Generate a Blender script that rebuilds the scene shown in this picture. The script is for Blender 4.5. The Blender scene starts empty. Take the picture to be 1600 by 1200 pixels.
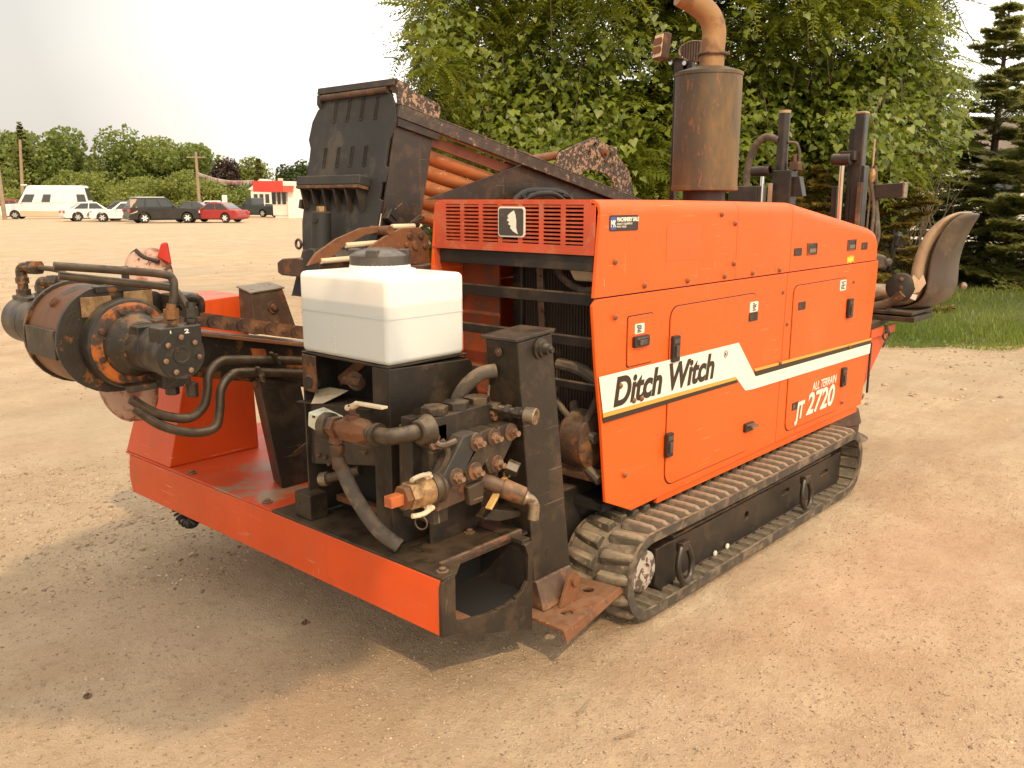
import bpy, bmesh, math, random
import numpy as np
from mathutils import Vector, Matrix
random.seed(7)
RNG = np.random.default_rng(11)
scene = bpy.context.scene
COL = scene.collection

# ------------------------------------------------------------------ camera, sky, sun, exposure
YAW = math.radians(41.8)            # heading of the view, measured from the machine's long axis (+X)
cam_data = bpy.data.cameras.new('camera')
cam_data.sensor_width = 36.0
cam_data.lens = 31.05
cam_data.clip_start = 0.05
cam_data.clip_end = 2000.0
cam = bpy.data.objects.new('camera', cam_data)
cam.location = (0, 0, 1.6)
cam.rotation_euler = (math.radians(90 - 11.8), 0, YAW - math.pi / 2)
COL.objects.link(cam)
scene.camera = cam

SUN = Vector((-0.67, -0.90, 1.0)).normalized()      # direction towards the sun
world = bpy.data.worlds.new('World')
scene.world = world
world.use_nodes = True
nt = world.node_tree
nt.nodes.clear()
w_out = nt.nodes.new('ShaderNodeOutputWorld')
w_bg = nt.nodes.new('ShaderNodeBackground')
w_sky = nt.nodes.new('ShaderNodeTexSky')
w_sky.sky_type = 'NISHITA'
w_sky.sun_disc = False
w_sky.sun_elevation = math.asin(SUN.z)
w_sky.sun_rotation = math.atan2(SUN.x, SUN.y)
w_sky.air_density = 1.6
w_sky.dust_density = 6.0
w_sky.ozone_density = 0.6
w_tc = nt.nodes.new('ShaderNodeTexCoord')
w_map = nt.nodes.new('ShaderNodeMapping')
w_map.inputs['Scale'].default_value = (1.0, 1.0, 3.0)
w_noise = nt.nodes.new('ShaderNodeTexNoise')
w_noise.inputs['Scale'].default_value = 0.9
w_noise.inputs['Detail'].default_value = 3.0
w_ramp = nt.nodes.new('ShaderNodeValToRGB')
w_ramp.color_ramp.elements[0].position = 0.20          # haze is a little greyer away from the sun's side
w_ramp.color_ramp.elements[0].color = (3.75, 3.48, 3.15, 1)
w_ramp.color_ramp.elements[1].position = 0.60
w_ramp.color_ramp.elements[1].color = (8.6, 8.1, 7.1, 1)
w_mix = nt.nodes.new('ShaderNodeMix')
w_mix.data_type = 'RGBA'
w_mix.inputs[0].default_value = 0.86
nt.links.new(w_tc.outputs['Generated'], w_map.inputs['Vector'])
nt.links.new(w_map.outputs['Vector'], w_noise.inputs['Vector'])
w_dot = nt.nodes.new('ShaderNodeVectorMath')
w_dot.operation = 'DOT_PRODUCT'
w_dot.inputs[1].default_value = (math.sin(YAW), -math.cos(YAW), 0.0)
nt.links.new(w_tc.outputs['Generated'], w_dot.inputs[0])
w_rng = nt.nodes.new('ShaderNodeMapRange')
w_rng.interpolation_type = 'SMOOTHSTEP'
w_rng.inputs['From Min'].default_value = -0.70
w_rng.inputs['From Max'].default_value = 0.35
nt.links.new(w_dot.outputs['Value'], w_rng.inputs['Value'])
w_add = nt.nodes.new('ShaderNodeMath')
w_add.operation = 'MULTIPLY_ADD'
w_add.inputs[1].default_value = 0.30
nt.links.new(w_noise.outputs['Fac'], w_add.inputs[0])
w_sub = nt.nodes.new('ShaderNodeMath')
w_sub.operation = 'SUBTRACT'
w_sub.inputs[1].default_value = 0.15
nt.links.new(w_rng.outputs[0], w_sub.inputs[0])
nt.links.new(w_sub.outputs[0], w_add.inputs[2])
nt.links.new(w_add.outputs[0], w_ramp.inputs['Fac'])
nt.links.new(w_sky.outputs['Color'], w_mix.inputs[6])
nt.links.new(w_ramp.outputs['Color'], w_mix.inputs[7])
nt.links.new(w_mix.outputs[2], w_bg.inputs['Color'])
w_bg.inputs['Strength'].default_value = 0.15
w_gain = 1.24
for e_ in w_ramp.color_ramp.elements:
    e_.color = tuple(c_ * w_gain for c_ in e_.color[:3]) + (1,)
nt.links.new(w_bg.outputs['Background'], w_out.inputs['Surface'])

sun_data = bpy.data.lights.new('sun', 'SUN')
sun_data.energy = 1.8
sun_data.angle = math.radians(0.6)
sun_data.color = (1.0, 0.73, 0.44)
sun = bpy.data.objects.new('sun', sun_data)
sun.rotation_euler = SUN.to_track_quat('Z', 'Y').to_euler()
sun.location = (0, -5, 30)
COL.objects.link(sun)

scene.view_settings.view_transform = 'Standard'
scene.view_settings.look = 'None'
scene.view_settings.exposure = 0.36
scene.view_settings.gamma = 1.0
scene.view_settings.use_curve_mapping = False
scene.cycles.max_bounces = 6
scene.cycles.transparent_max_bounces = 6

# ------------------------------------------------------------------ materials
def _nodes(name):
    m = bpy.data.materials.new(name)
    m.use_nodes = True
    n = m.node_tree
    n.nodes.clear()
    out = n.nodes.new('ShaderNodeOutputMaterial')
    b = n.nodes.new('ShaderNodeBsdfPrincipled')
    n.links.new(b.outputs[0], out.inputs['Surface'])
    return m, n, b, out

def _noise(n, vec, scale, detail=4.0, rough=0.55):
    t = n.nodes.new('ShaderNodeTexNoise')
    t.inputs['Scale'].default_value = scale
    t.inputs['Detail'].default_value = detail
    t.inputs['Roughness'].default_value = rough
    n.links.new(vec, t.inputs['Vector'])
    return t.outputs['Fac']

def _ramp(n, fac, a, b):
    r = n.nodes.new('ShaderNodeMapRange')
    r.interpolation_type = 'SMOOTHSTEP'
    r.inputs['From Min'].default_value = a
    r.inputs['From Max'].default_value = b
    n.links.new(fac, r.inputs['Value'])
    return r.outputs[0]

def _mix(n, fac, a, b):
    m = n.nodes.new('ShaderNodeMix')
    m.data_type = 'RGBA'
    for sock, v in ((m.inputs[0], fac), (m.inputs[6], a), (m.inputs[7], b)):
        if isinstance(v, (tuple, list)):
            sock.default_value = tuple(v) + ((1,) if len(v) == 3 else ())
        elif isinstance(v, (int, float)):
            sock.default_value = v
        else:
            n.links.new(v, sock)
    return m.outputs[2]

def _math(n, op, a, b=None):
    m = n.nodes.new('ShaderNodeMath')
    m.operation = op
    for i, v in enumerate((a, b)):
        if v is None:
            continue
        if isinstance(v, (int, float)):
            m.inputs[i].default_value = v
        else:
            n.links.new(v, m.inputs[i])
    return m.outputs[0]

def metal_paint(name, base, wear=None, wear_at=0.6, scale=9.0, fine=None, fine_at=0.66, fine_scale=60.0,
                rough=0.5, metallic=0.0, dust=0.0, dust_col=(0.42, 0.30, 0.18), bump=0.15, stretch=(1, 1, 1), soft=0.06, var=0.12, streak=None, scratch=None):
    """base colour, blotches of a second colour, fine chips of a third, settled dust on upward faces"""
    m, n, b, out = _nodes(name)
    tc = n.nodes.new('ShaderNodeTexCoord')
    mp = n.nodes.new('ShaderNodeMapping')
    mp.inputs['Scale'].default_value = stretch
    n.links.new(tc.outputs['Object'], mp.inputs['Vector'])
    v = mp.outputs['Vector']
    tone = _noise(n, v, scale * 0.45, 5)
    dark = tuple(c * (1 - var) for c in base)
    lite = tuple(min(1, c * (1 + var)) for c in base)
    c = _mix(n, _ramp(n, tone, 0.3, 0.7), dark, lite)
    if wear:
        w = _noise(n, v, scale, 8, 0.65)
        c = _mix(n, _ramp(n, w, wear_at - soft, wear_at + soft), c, wear)
    if fine:
        f = _noise(n, v, fine_scale, 5, 0.7)
        c = _mix(n, _ramp(n, f, fine_at - 0.03, fine_at + 0.03), c, fine)
    if dust > 0:
        g = n.nodes.new('ShaderNodeNewGeometry')
        s = n.nodes.new('ShaderNodeSeparateXYZ')
        n.links.new(g.outputs['Normal'], s.inputs[0])
        up = _ramp(n, s.outputs['Z'], 0.2, 0.95)
        dn = _ramp(n, _noise(n, v, scale * 1.7, 6, 0.6), 0.30, 0.62)
        c = _mix(n, _math(n, 'MULTIPLY', _math(n, 'MULTIPLY', up, dn), dust), c, dust_col)
        thin = _math(n, 'MULTIPLY', _ramp(n, _noise(n, v, scale * 0.8, 7, 0.65), 0.45, 0.75), dust * 0.35)
        c = _mix(n, thin, c, dust_col)
    for mark, sc_, lo, hi, amt in ((streak, (34, 34, 1.6), 0.56, 0.80, 0.30), (scratch, (5, 5, 210), 0.690, 0.705, 0.75), (scratch, (60, 60, 7), 0.715, 0.73, 0.6)):
        if mark:
            m2 = n.nodes.new('ShaderNodeMapping')
            m2.inputs['Scale'].default_value = sc_
            m2.inputs['Rotation'].default_value = (0, 0.12 if sc_[2] > 5 else 0.0, 0)
            n.links.new(tc.outputs['Object'], m2.inputs['Vector'])
            k_ = _ramp(n, _noise(n, m2.outputs['Vector'], 1.0, 3, 0.5), lo, hi)
            k_ = _math(n, 'MULTIPLY', k_, _ramp(n, _noise(n, tc.outputs['Object'], 2.3, 2, 0.5), 0.38, 0.60))
            c = _mix(n, _math(n, 'MULTIPLY', k_, amt), c, mark)
    n.links.new(c, b.inputs['Base Color'])
    rr = n.nodes.new('ShaderNodeMapRange')
    rr.inputs['To Min'].default_value = max(0.05, rough - 0.12)
    rr.inputs['To Max'].default_value = min(1, rough + 0.18)
    n.links.new(_noise(n, v, scale * 1.3, 4), rr.inputs['Value'])
    n.links.new(rr.outputs[0], b.inputs['Roughness'])
    b.inputs['Metallic'].default_value = metallic
    if bump > 0:
        bp = n.nodes.new('ShaderNodeBump')
        bp.inputs['Strength'].default_value = bump
        bp.inputs['Distance'].default_value = 0.004
        n.links.new(_noise(n, v, fine_scale, 6, 0.6), bp.inputs['Height'])
        n.links.new(bp.outputs['Normal'], b.inputs['Normal'])
    return m

def flat(name, col, rough=0.5, metallic=0.0, emit=None):
    m, n, b, out = _nodes(name)
    b.inputs['Base Color'].default_value = tuple(col) + (1,)
    b.inputs['Roughness'].default_value = rough
    b.inputs['Metallic'].default_value = metallic
    return m

def leaf_mat(name, dark, lite, trans=0.35, rough=0.5):
    m, n, b, out = _nodes(name)
    at = n.nodes.new('ShaderNodeAttribute')
    at.attribute_name = 'tint'
    c = _mix(n, at.outputs['Fac'], dark, lite)
    n.links.new(c, b.inputs['Base Color'])
    b.inputs['Roughness'].default_value = rough
    tr = n.nodes.new('ShaderNodeBsdfTranslucent')
    n.links.new(_mix(n, 0.5, c, tuple(x * 1.3 for x in lite)), tr.inputs['Color'])
    mx = n.nodes.new('ShaderNodeMixShader')
    mx.inputs[0].default_value = trans
    n.links.new(b.outputs[0], mx.inputs[1])
    n.links.new(tr.outputs[0], mx.inputs[2])
    n.links.new(mx.outputs[0], out.inputs['Surface'])
    return m

RUST = (0.24, 0.085, 0.030)
M_ORANGE = metal_paint('orange_panel_paint', (0.83, 0.108, 0.006), wear=(0.79, 0.125, 0.013), wear_at=0.64, scale=3.0, soft=0.14,
                       fine=(0.50, 0.15, 0.04), fine_at=0.72, fine_scale=45, rough=0.50, dust=0.06, streak=(0.52, 0.13, 0.03), scratch=(0.86, 0.36, 0.16), bump=0.03, var=0.03)
M_SKIRT = metal_paint('red_orange_skirt_paint', (0.68, 0.080, 0.010), wear=(0.56, 0.085, 0.018), wear_at=0.62, scale=6.0,
                      fine=(0.34, 0.10, 0.05), fine_at=0.69, fine_scale=30, rough=0.35, dust=0.3, streak=(0.30, 0.07, 0.03), scratch=(0.82, 0.42, 0.26), dust_col=(0.40, 0.20, 0.12), bump=0.06, var=0.08)
M_DECK = metal_paint('worn_orange_deck', (0.62, 0.075, 0.015), wear=(0.36, 0.22, 0.13), wear_at=0.56, scale=5.0,
                     fine=(0.10, 0.06, 0.04), fine_at=0.7, fine_scale=30, rough=0.45, bump=0.1)
M_GRILLE = metal_paint('faded_red_grille_paint', (0.55, 0.085, 0.032), wear=(0.50, 0.14, 0.07), wear_at=0.56, scale=14.0,
                       fine=(0.20, 0.06, 0.03), fine_at=0.71, fine_scale=70, rough=0.6, bump=0.06)
M_BLACK = metal_paint('black_steel', (0.018, 0.015, 0.012), wear=(0.042, 0.029, 0.019), wear_at=0.56, scale=7.0,
                      fine=(0.20, 0.12, 0.07), fine_at=0.73, fine_scale=55, rough=0.5, dust=0.5, bump=0.12, dust_col=(0.26, 0.17, 0.10))
M_BROWN = metal_paint('dusty_black_steel', (0.023, 0.017, 0.012), wear=(0.052, 0.034, 0.021), wear_at=0.54, scale=8.0,
                      fine=(0.32, 0.23, 0.15), fine_at=0.71, fine_scale=100, rough=0.40, dust=0.26, bump=0.25, streak=(0.13, 0.085, 0.05), scratch=(0.24, 0.17, 0.11), dust_col=(0.24, 0.16, 0.09))
M_SLATE = metal_paint('slate_black_steel', (0.026, 0.025, 0.023), wear=(0.06, 0.05, 0.038), wear_at=0.6, scale=6.0,
                      fine=(0.15, 0.10, 0.06), fine_at=0.72, fine_scale=40, rough=0.6, dust=0.2, bump=0.08)
M_RUST = metal_paint('rusty_steel', (0.175, 0.066, 0.024), wear=(0.10, 0.042, 0.022), wear_at=0.58, scale=12.0,
                     fine=(0.36, 0.19, 0.09), fine_at=0.66, fine_scale=60, rough=0.75, bump=0.35, dust=0.2)
M_RUSTD = metal_paint('dark_rusty_steel', (0.070, 0.036, 0.021), wear=(0.20, 0.078, 0.028), wear_at=0.57, scale=11.0,
                      fine=(0.34, 0.20, 0.10), fine_at=0.7, fine_scale=65, rough=0.65, bump=0.3, dust=0.4)
M_CHIP = metal_paint('chipped_black_plate', (0.045, 0.034, 0.026), wear=(0.36, 0.23, 0.14), wear_at=0.53, scale=58.0, soft=0.025,
                     fine=(0.50, 0.33, 0.18), fine_at=0.68, fine_scale=90, rough=0.6, bump=0.25)
M_CHIPRAIL = metal_paint('chipped_rail', (0.045, 0.036, 0.028), wear=(0.26, 0.18, 0.12), wear_at=0.60, scale=30.0, soft=0.03,
                         fine=(0.42, 0.30, 0.2), fine_at=0.70, fine_scale=80, rough=0.55, bump=0.25, dust=0.5)
M_PIPE = metal_paint('rusty_drill_pipe', (0.44, 0.155, 0.048), wear=(0.24, 0.085, 0.03), wear_at=0.56, scale=9.0, soft=0.1,
                     fine=(0.56, 0.32, 0.18), fine_at=0.68, fine_scale=45, rough=0.6, bump=0.2, stretch=(0.5, 1, 1), metallic=0.2)
M_RAILRED = metal_paint('dull_red_rail', (0.20, 0.075, 0.040), wear=(0.12, 0.05, 0.03), wear_at=0.55, scale=8, rough=0.6, bump=0.15)
M_GEAR = metal_paint('worn_drive_casting', (0.040, 0.031, 0.021), wear=(0.25, 0.100, 0.026), wear_at=0.575, scale=13.0, soft=0.035,
                     fine=(0.40, 0.21, 0.08), fine_at=0.675, fine_scale=70, rough=0.36, metallic=0.2, bump=0.4, dust=0.2)
M_GEARRIM = metal_paint('rusty_orange_rim', (0.21, 0.085, 0.030), wear=(0.07, 0.045, 0.028), wear_at=0.55, scale=6.0,
                        fine=(0.42, 0.19, 0.07), fine_at=0.70, fine_scale=40, rough=0.45, metallic=0.3, bump=0.2)
M_PRIMER = metal_paint('orange_primer_ring', (0.52, 0.14, 0.02), wear=(0.07, 0.045, 0.03), wear_at=0.47, scale=14.0,
                     fine=(0.66, 0.45, 0.28), fine_at=0.69, fine_scale=50, rough=0.5, bump=0.3)  # orange primer worn to dark patches
M_MOTOR = metal_paint('grey_black_motor', (0.032, 0.029, 0.024), wear=(0.10, 0.066, 0.038), wear_at=0.58, scale=12.0,
                      fine=(0.26, 0.17, 0.10), fine_at=0.73, fine_scale=60, rough=0.38, metallic=0.3, bump=0.12, dust=0.35)
M_STEEL = metal_paint('worn_steel', (0.30, 0.23, 0.16), wear=(0.16, 0.09, 0.05), wear_at=0.58, scale=40.0, rough=0.4, metallic=0.75, bump=0.1)
M_CHROME = flat('chrome_rod', (0.72, 0.70, 0.68), 0.12, 1.0)
M_BOLT = metal_paint('rusty_bolt', (0.34, 0.21, 0.13), wear=(0.16, 0.075, 0.04), wear_at=0.56, scale=50.0, rough=0.55, metallic=0.5, bump=0.15)
M_LINE = metal_paint('steel_hydraulic_line', (0.085, 0.060, 0.040), wear=(0.06, 0.045, 0.03), wear_at=0.56, scale=14.0,
                     fine=(0.30, 0.18, 0.10), fine_at=0.7, fine_scale=60, rough=0.4, metallic=0.45, bump=0.15, dust=0.5)
M_HOSE = metal_paint('dusty_rubber_hose', (0.085, 0.068, 0.052), wear=(0.16, 0.12, 0.085), wear_at=0.57, scale=14, rough=0.75, bump=0.1, dust=0.4)
M_RUBBER = metal_paint('dusty_track_rubber', (0.085, 0.069, 0.048), wear=(0.20, 0.155, 0.105), wear_at=0.55, scale=10.0, soft=0.1,
                       fine=(0.40, 0.31, 0.20), fine_at=0.64, fine_scale=45, rough=0.85, bump=0.4, dust=0.7, dust_col=(0.36, 0.275, 0.18))
M_RUBEDGE = metal_paint('dark_track_edge', (0.055, 0.044, 0.033), wear=(0.16, 0.12, 0.08), wear_at=0.55, scale=12.0, rough=0.75, bump=0.3, dust=0.6)
M_FRAME = metal_paint('satin_black_frame', (0.019, 0.016, 0.013), wear=(0.045, 0.031, 0.021), wear_at=0.60, scale=9.0,
                      fine=(0.13, 0.08, 0.05), fine_at=0.74, fine_scale=50, rough=0.36, bump=0.06, dust=0.40, dust_col=(0.24, 0.13, 0.07))
M_ALU = metal_paint('flaking_hub_paint', (0.44, 0.38, 0.32), wear=(0.10, 0.07, 0.05), wear_at=0.50, scale=24.0, soft=0.02, rough=0.6, bump=0.4)
M_BRASS = metal_paint('dirty_brass', (0.44, 0.27, 0.12), wear=(0.30, 0.17, 0.08), wear_at=0.52, scale=30.0, rough=0.5, metallic=0.5, bump=0.2)
M_ORPLUG = metal_paint('orange_plug', (0.62, 0.16, 0.04), wear=(0.42, 0.10, 0.04), wear_at=0.55, scale=30, rough=0.5, bump=0.1)
M_MINT = metal_paint('pale_mint_block', (0.62, 0.62, 0.47), wear=(0.48, 0.42, 0.28), wear_at=0.58, scale=26, rough=0.55, bump=0.1)
M_CREAM = metal_paint('cream_handle', (0.70, 0.56, 0.38), wear=(0.45, 0.28, 0.15), wear_at=0.62, scale=24, rough=0.5, bump=0.1)
M_YELHAND = metal_paint('yellow_handle', (0.60, 0.36, 0.12), wear=(0.35, 0.18, 0.08), wear_at=0.55, scale=30, rough=0.5)
M_LID = metal_paint('dusty_black_lid', (0.060, 0.052, 0.046), wear=(0.14, 0.10, 0.07), wear_at=0.60, scale=12, rough=0.3, bump=0.05, dust=0.45, dust_col=(0.30, 0.26, 0.22))
M_MUFF = metal_paint('heat_rusted_muffler', (0.075, 0.062, 0.044), wear=(0.26, 0.150, 0.045), wear_at=0.56, scale=2.6, soft=0.14,
                     fine=(0.22, 0.10, 0.05), fine_at=0.60, fine_scale=60, rough=0.5, metallic=0.3, bump=0.1, stretch=(1, 1, 0.28))
M_STACK = metal_paint('rusted_exhaust_pipe', (0.30, 0.165, 0.070), wear=(0.19, 0.095, 0.045), wear_at=0.55, scale=8, fine=(0.14, 0.07, 0.04), fine_at=0.68,
                      rough=0.6, metallic=0.2, bump=0.15)
M_TAN = metal_paint('sun_bleached_vinyl', (0.38, 0.27, 0.17), wear=(0.30, 0.20, 0.12), wear_at=0.55, scale=9, rough=0.6, bump=0.06)
M_SEAT = metal_paint('dusty_seat_shell', (0.060, 0.042, 0.030), wear=(0.10, 0.07, 0.045), wear_at=0.55, scale=7, fine=(0.30, 0.2, 0.13), fine_at=0.77,
                     rough=0.5, bump=0.1, dust=0.2)
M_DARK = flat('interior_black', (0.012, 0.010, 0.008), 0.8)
M_CORE = metal_paint('radiator_core', (0.065, 0.046, 0.032), wear=(0.10, 0.07, 0.045), wear_at=0.55, scale=16, rough=0.6, bump=0.3, stretch=(1, 1, 0.1))
M_INRED = metal_paint('dirty_inner_panel', (0.30, 0.070, 0.022), wear=(0.18, 0.075, 0.035), wear_at=0.50, scale=12, fine=(0.08, 0.04, 0.02), fine_at=0.66, rough=0.7, bump=0.2)
M_WHITE = metal_paint('decal_white', (0.82, 0.80, 0.68), rough=0.4, scale=6, bump=0.0, var=0.02)
M_INK = flat('decal_black', (0.030, 0.018, 0.012), 0.4)
M_GOLD = flat('decal_gold', (0.68, 0.36, 0.06), 0.4)
M_BLUE = flat('decal_blue', (0.04, 0.09, 0.35), 0.4)
M_YEL = flat('decal_yellow', (0.75, 0.62, 0.05), 0.4)
M_TYRE = flat('tyre_rubber', (0.03, 0.028, 0.026), 0.8)
M_RIM = flat('alloy_rim', (0.62, 0.60, 0.56), 0.35, 0.4)
M_GLASS = flat('dark_car_glass', (0.045, 0.05, 0.05), 0.08)
M_BARK = metal_paint('bark', (0.10, 0.07, 0.045), wear=(0.16, 0.12, 0.08), wear_at=0.55, scale=12, rough=0.9, bump=0.5, stretch=(1, 1, 0.3))
M_WOOD = metal_paint('weathered_pole', (0.30, 0.22, 0.14), rough=0.9, scale=4)
M_ROD = flat('black_plastic', (0.02, 0.018, 0.016), 0.45)

def tank_mat():
    m, n, b, out = _nodes('translucent_white_plastic')
    tc = n.nodes.new('ShaderNodeTexCoord')
    s = n.nodes.new('ShaderNodeSeparateXYZ')
    n.links.new(tc.outputs['Object'], s.inputs[0])
    n1 = _noise(n, tc.outputs['Object'], 6.0, 4)
    lvl = _math(n, 'ADD', s.outputs['Z'], _math(n, 'MULTIPLY', n1, 0.006))
    f = _ramp(n, lvl, 1.270, 1.284)
    c = _mix(n, f, (0.66, 0.68, 0.65), (0.90, 0.87, 0.80))     # blue-grey liquid showing through the wall
    d = _ramp(n, _noise(n, tc.outputs['Object'], 14.0, 6, 0.7), 0.58, 0.8)
    c = _mix(n, _math(n, 'MULTIPLY', d, 0.22), c, (0.62, 0.46, 0.32))
    n.links.new(c, b.inputs['Base Color'])
    b.inputs['Roughness'].default_value = 0.38
    b.inputs['Subsurface Weight'].default_value = 0.35
    b.inputs['Subsurface Radius'].default_value = (0.05, 0.04, 0.03)
    b.inputs['Subsurface Scale'].default_value = 0.6
    return m
M_TANK = tank_mat()

# ------------------------------------------------------------------ mesh helpers
def basis(axis):
    a = Vector(axis).normalized()
    t = Vector((0, 0, 1)) if abs(a.z) < 0.9 else Vector((1, 0, 0))
    u = a.cross(t).normalized()
    return a, u, a.cross(u).normalized()

class MB:
    def __init__(self):
        self.v, self.f = [], []
    def add(self, vs, fs):
        k = len(self.v)
        self.v += [tuple(p) for p in vs]
        self.f += [tuple(i + k for i in f) for f in fs]
        return self
    def hull8(self, p):            # 0-3 bottom loop, 4-7 top loop
        return self.add(p, [(3, 2, 1, 0), (4, 5, 6, 7), (0, 1, 5, 4), (1, 2, 6, 5), (2, 3, 7, 6), (3, 0, 4, 7)])
    def box(self, a, b):
        x0, y0, z0 = a; x1, y1, z1 = b
        return self.hull8([(x0, y0, z0), (x1, y0, z0), (x1, y1, z0), (x0, y1, z0), (x0, y0, z1), (x1, y0, z1), (x1, y1, z1), (x0, y1, z1)])
    def obox(self, c, ax, ay, az):  # centre and three half-axis vectors
        c, ax, ay, az = map(Vector, (c, ax, ay, az))
        return self.hull8([c - ax - ay - az, c + ax - ay - az, c + ax + ay - az, c - ax + ay - az,
                           c - ax - ay + az, c + ax - ay + az, c + ax + ay + az, c - ax + ay + az])
    def bar(self, p0, p1, w, h, up=(0, 0, 1)):
        p0, p1 = Vector(p0), Vector(p1)
        d = (p1 - p0)
        s = d.cross(Vector(up)).normalized()
        u = s.cross(d).normalized()
        return self.obox((p0 + p1) / 2, d / 2, s * w / 2, u * h / 2)
    def prism(self, poly, ax, a0, a1):   # poly in the two other axes; ax in 'xyz'
        def P(q, a):
            return {'x': (a, q[0], q[1]), 'y': (q[0], a, q[1]), 'z': (q[0], q[1], a)}[ax]
        n = len(poly)
        vs = [P(q, a0) for q in poly] + [P(q, a1) for q in poly]
        fs = [tuple(range(n))[::-1], tuple(range(n, 2 * n))] + [(i, (i + 1) % n, n + (i + 1) % n, n + i) for i in range(n)]
        return self.add(vs, fs)
    def lathe(self, p0, axis, prof, n=24, caps=True):    # prof: (distance along axis, radius)
        a, u, w = basis(axis)
        p0 = Vector(p0)
        vs, fs = [], []
        for t, r in prof:
            for i in range(n):
                an = 2 * math.pi * i / n
                vs.append(p0 + a * t + (u * math.cos(an) + w * math.sin(an)) * r)
        m = len(prof)
        for j in range(m - 1):
            for i in range(n):
                k = (i + 1) % n
                fs.append((j * n + i, j * n + k, (j + 1) * n + k, (j + 1) * n + i))
        if caps:
            fs.append(tuple(range(n))[::-1])
            fs.append(tuple(range((m - 1) * n, m * n)))
        return self.add(vs, fs)
    def cyl(self, p0, p1, r, r1=None, n=20):
        p0, p1 = Vector(p0), Vector(p1)
        L = (p1 - p0).length
        return self.lathe(p0, p1 - p0, [(0, r), (L, r if r1 is None else r1)], n)
    def hexn(self, p, axis, r, h):
        a = Vector(axis).normalized()
        return self.cyl(p, Vector(p) + a * h, r, n=6)
    def tube(self, pts, r, n=12, smooth=6, radii=None):
        P = [Vector(p) for p in pts]
        if smooth and len(P) > 2:
            Q, R = [], []
            rr = radii or [r] * len(P)
            for i in range(len(P) - 1):
                p0, p1, p2, p3 = P[max(i - 1, 0)], P[i], P[i + 1], P[min(i + 2, len(P) - 1)]
                for k in range(smooth):
                    t = k / smooth
                    Q.append(0.5 * ((2 * p1) + (p2 - p0) * t + (2 * p0 - 5 * p1 + 4 * p2 - p3) * t * t + (3 * p1 - p0 - 3 * p2 + p3) * t ** 3))
                    R.append(rr[i] * (1 - t) + rr[i + 1] * t)
            Q.append(P[-1]); R.append(rr[-1])
        else:
            Q, R = P, (radii or [r] * len(P))
        vs, fs = [], []
        t0 = (Q[1] - Q[0]).normalized()
        _, u, w = basis(t0)
        for i, q in enumerate(Q):
            t = (Q[min(i + 1, len(Q) - 1)] - Q[max(i - 1, 0)]).normalized()
            u = (u - t * u.dot(t)).normalized()
            w = t.cross(u)
            for k in range(n):
                an = 2 * math.pi * k / n
                vs.append(q + (u * math.cos(an) + w * math.sin(an)) * R[i])
        for j in range(len(Q) - 1):
            for i in range(n):
                k = (i + 1) % n
                fs.append((j * n + i, j * n + k, (j + 1) * n + k, (j + 1) * n + i))
        fs.append(tuple(range(n))[::-1])
        fs.append(tuple(range((len(Q) - 1) * n, len(Q) * n)))
        return self.add(vs, fs)
    def ring(self, c, axis, R, r, n=28, m=8, arc=2 * math.pi, start=0.0):
        a, u, w = basis(axis)
        c = Vector(c)
        full = arc > 6.28
        k = n if full else n + 1
        pts = [c + (u * math.cos(start + arc * i / n) + w * math.sin(start + arc * i / n)) * R for i in range(k)]
        if not full:
            return self.tube(pts, r, m, 0)
        vs, fs = [], []
        for i, p in enumerate(pts):
            o = (p - c).normalized()
            for j in range(m):
                an = 2 * math.pi * j / m
                vs.append(p + (o * math.cos(an) + a * math.sin(an)) * r)
        for i in range(n):
            for j in range(m):
                fs.append((i * m + j, i * m + (j + 1) % m, ((i + 1) % n) * m + (j + 1) % m, ((i + 1) % n) * m + j))
        return self.add(vs, fs)

WORLD_LOC = {}
def make_mesh(name, mb, off=(0, 0, 0), smooth=True, angle=35):
    me = bpy.data.meshes.new(name)
    ox, oy, oz = off
    me.from_pydata([(x - ox, y - oy, z - oz) for x, y, z in mb.v], [], mb.f)
    me.validate()
    bm = bmesh.new(); bm.from_mesh(me)
    bmesh.ops.recalc_face_normals(bm, faces=bm.faces)
    bm.to_mesh(me); bm.free()
    if smooth:
        me.shade_smooth()
        me.set_sharp_from_angle(angle=math.radians(angle))
    return me

def thing(name, label, cat, loc=(0, 0, 0), rotz=0.0, group=None):
    o = bpy.data.objects.new(name, None)
    o.empty_display_size = 0.2
    COL.objects.link(o)
    o.location = loc
    o.rotation_euler = (0, 0, rotz)
    o['label'] = label
    o['category'] = cat
    if group:
        o['group'] = group
    WORLD_LOC[o] = Vector(loc)
    return o

def tag(o, label=None, cat=None, group=None, kind=None):
    for k, v in (('label', label), ('category', cat), ('group', group), ('kind', kind)):
        if v:
            o[k] = v
    return o

def part(name, mb, mat, parent=None, bevel=0.0, smooth=True, label=None, seg=2, local=False):
    """one mesh object; coordinates are the place's own unless local"""
    off = (0, 0, 0) if (local or parent is None) else WORLD_LOC[parent]
    me = make_mesh(name, mb, off, smooth)
    me.materials.append(mat)
    o = bpy.data.objects.new(name, me)
    COL.objects.link(o)
    if parent:
        o.parent = parent
        WORLD_LOC[o] = WORLD_LOC.get(parent, Vector((0, 0, 0)))
    else:
        WORLD_LOC[o] = Vector((0, 0, 0))
    if bevel:
        b = o.modifiers.new('bevel', 'BEVEL')
        b.width = bevel; b.segments = seg; b.limit_method = 'ANGLE'; b.angle_limit = math.radians(40); b.harden_normals = smooth
    if label:
        o['label'] = label
    return o

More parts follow.
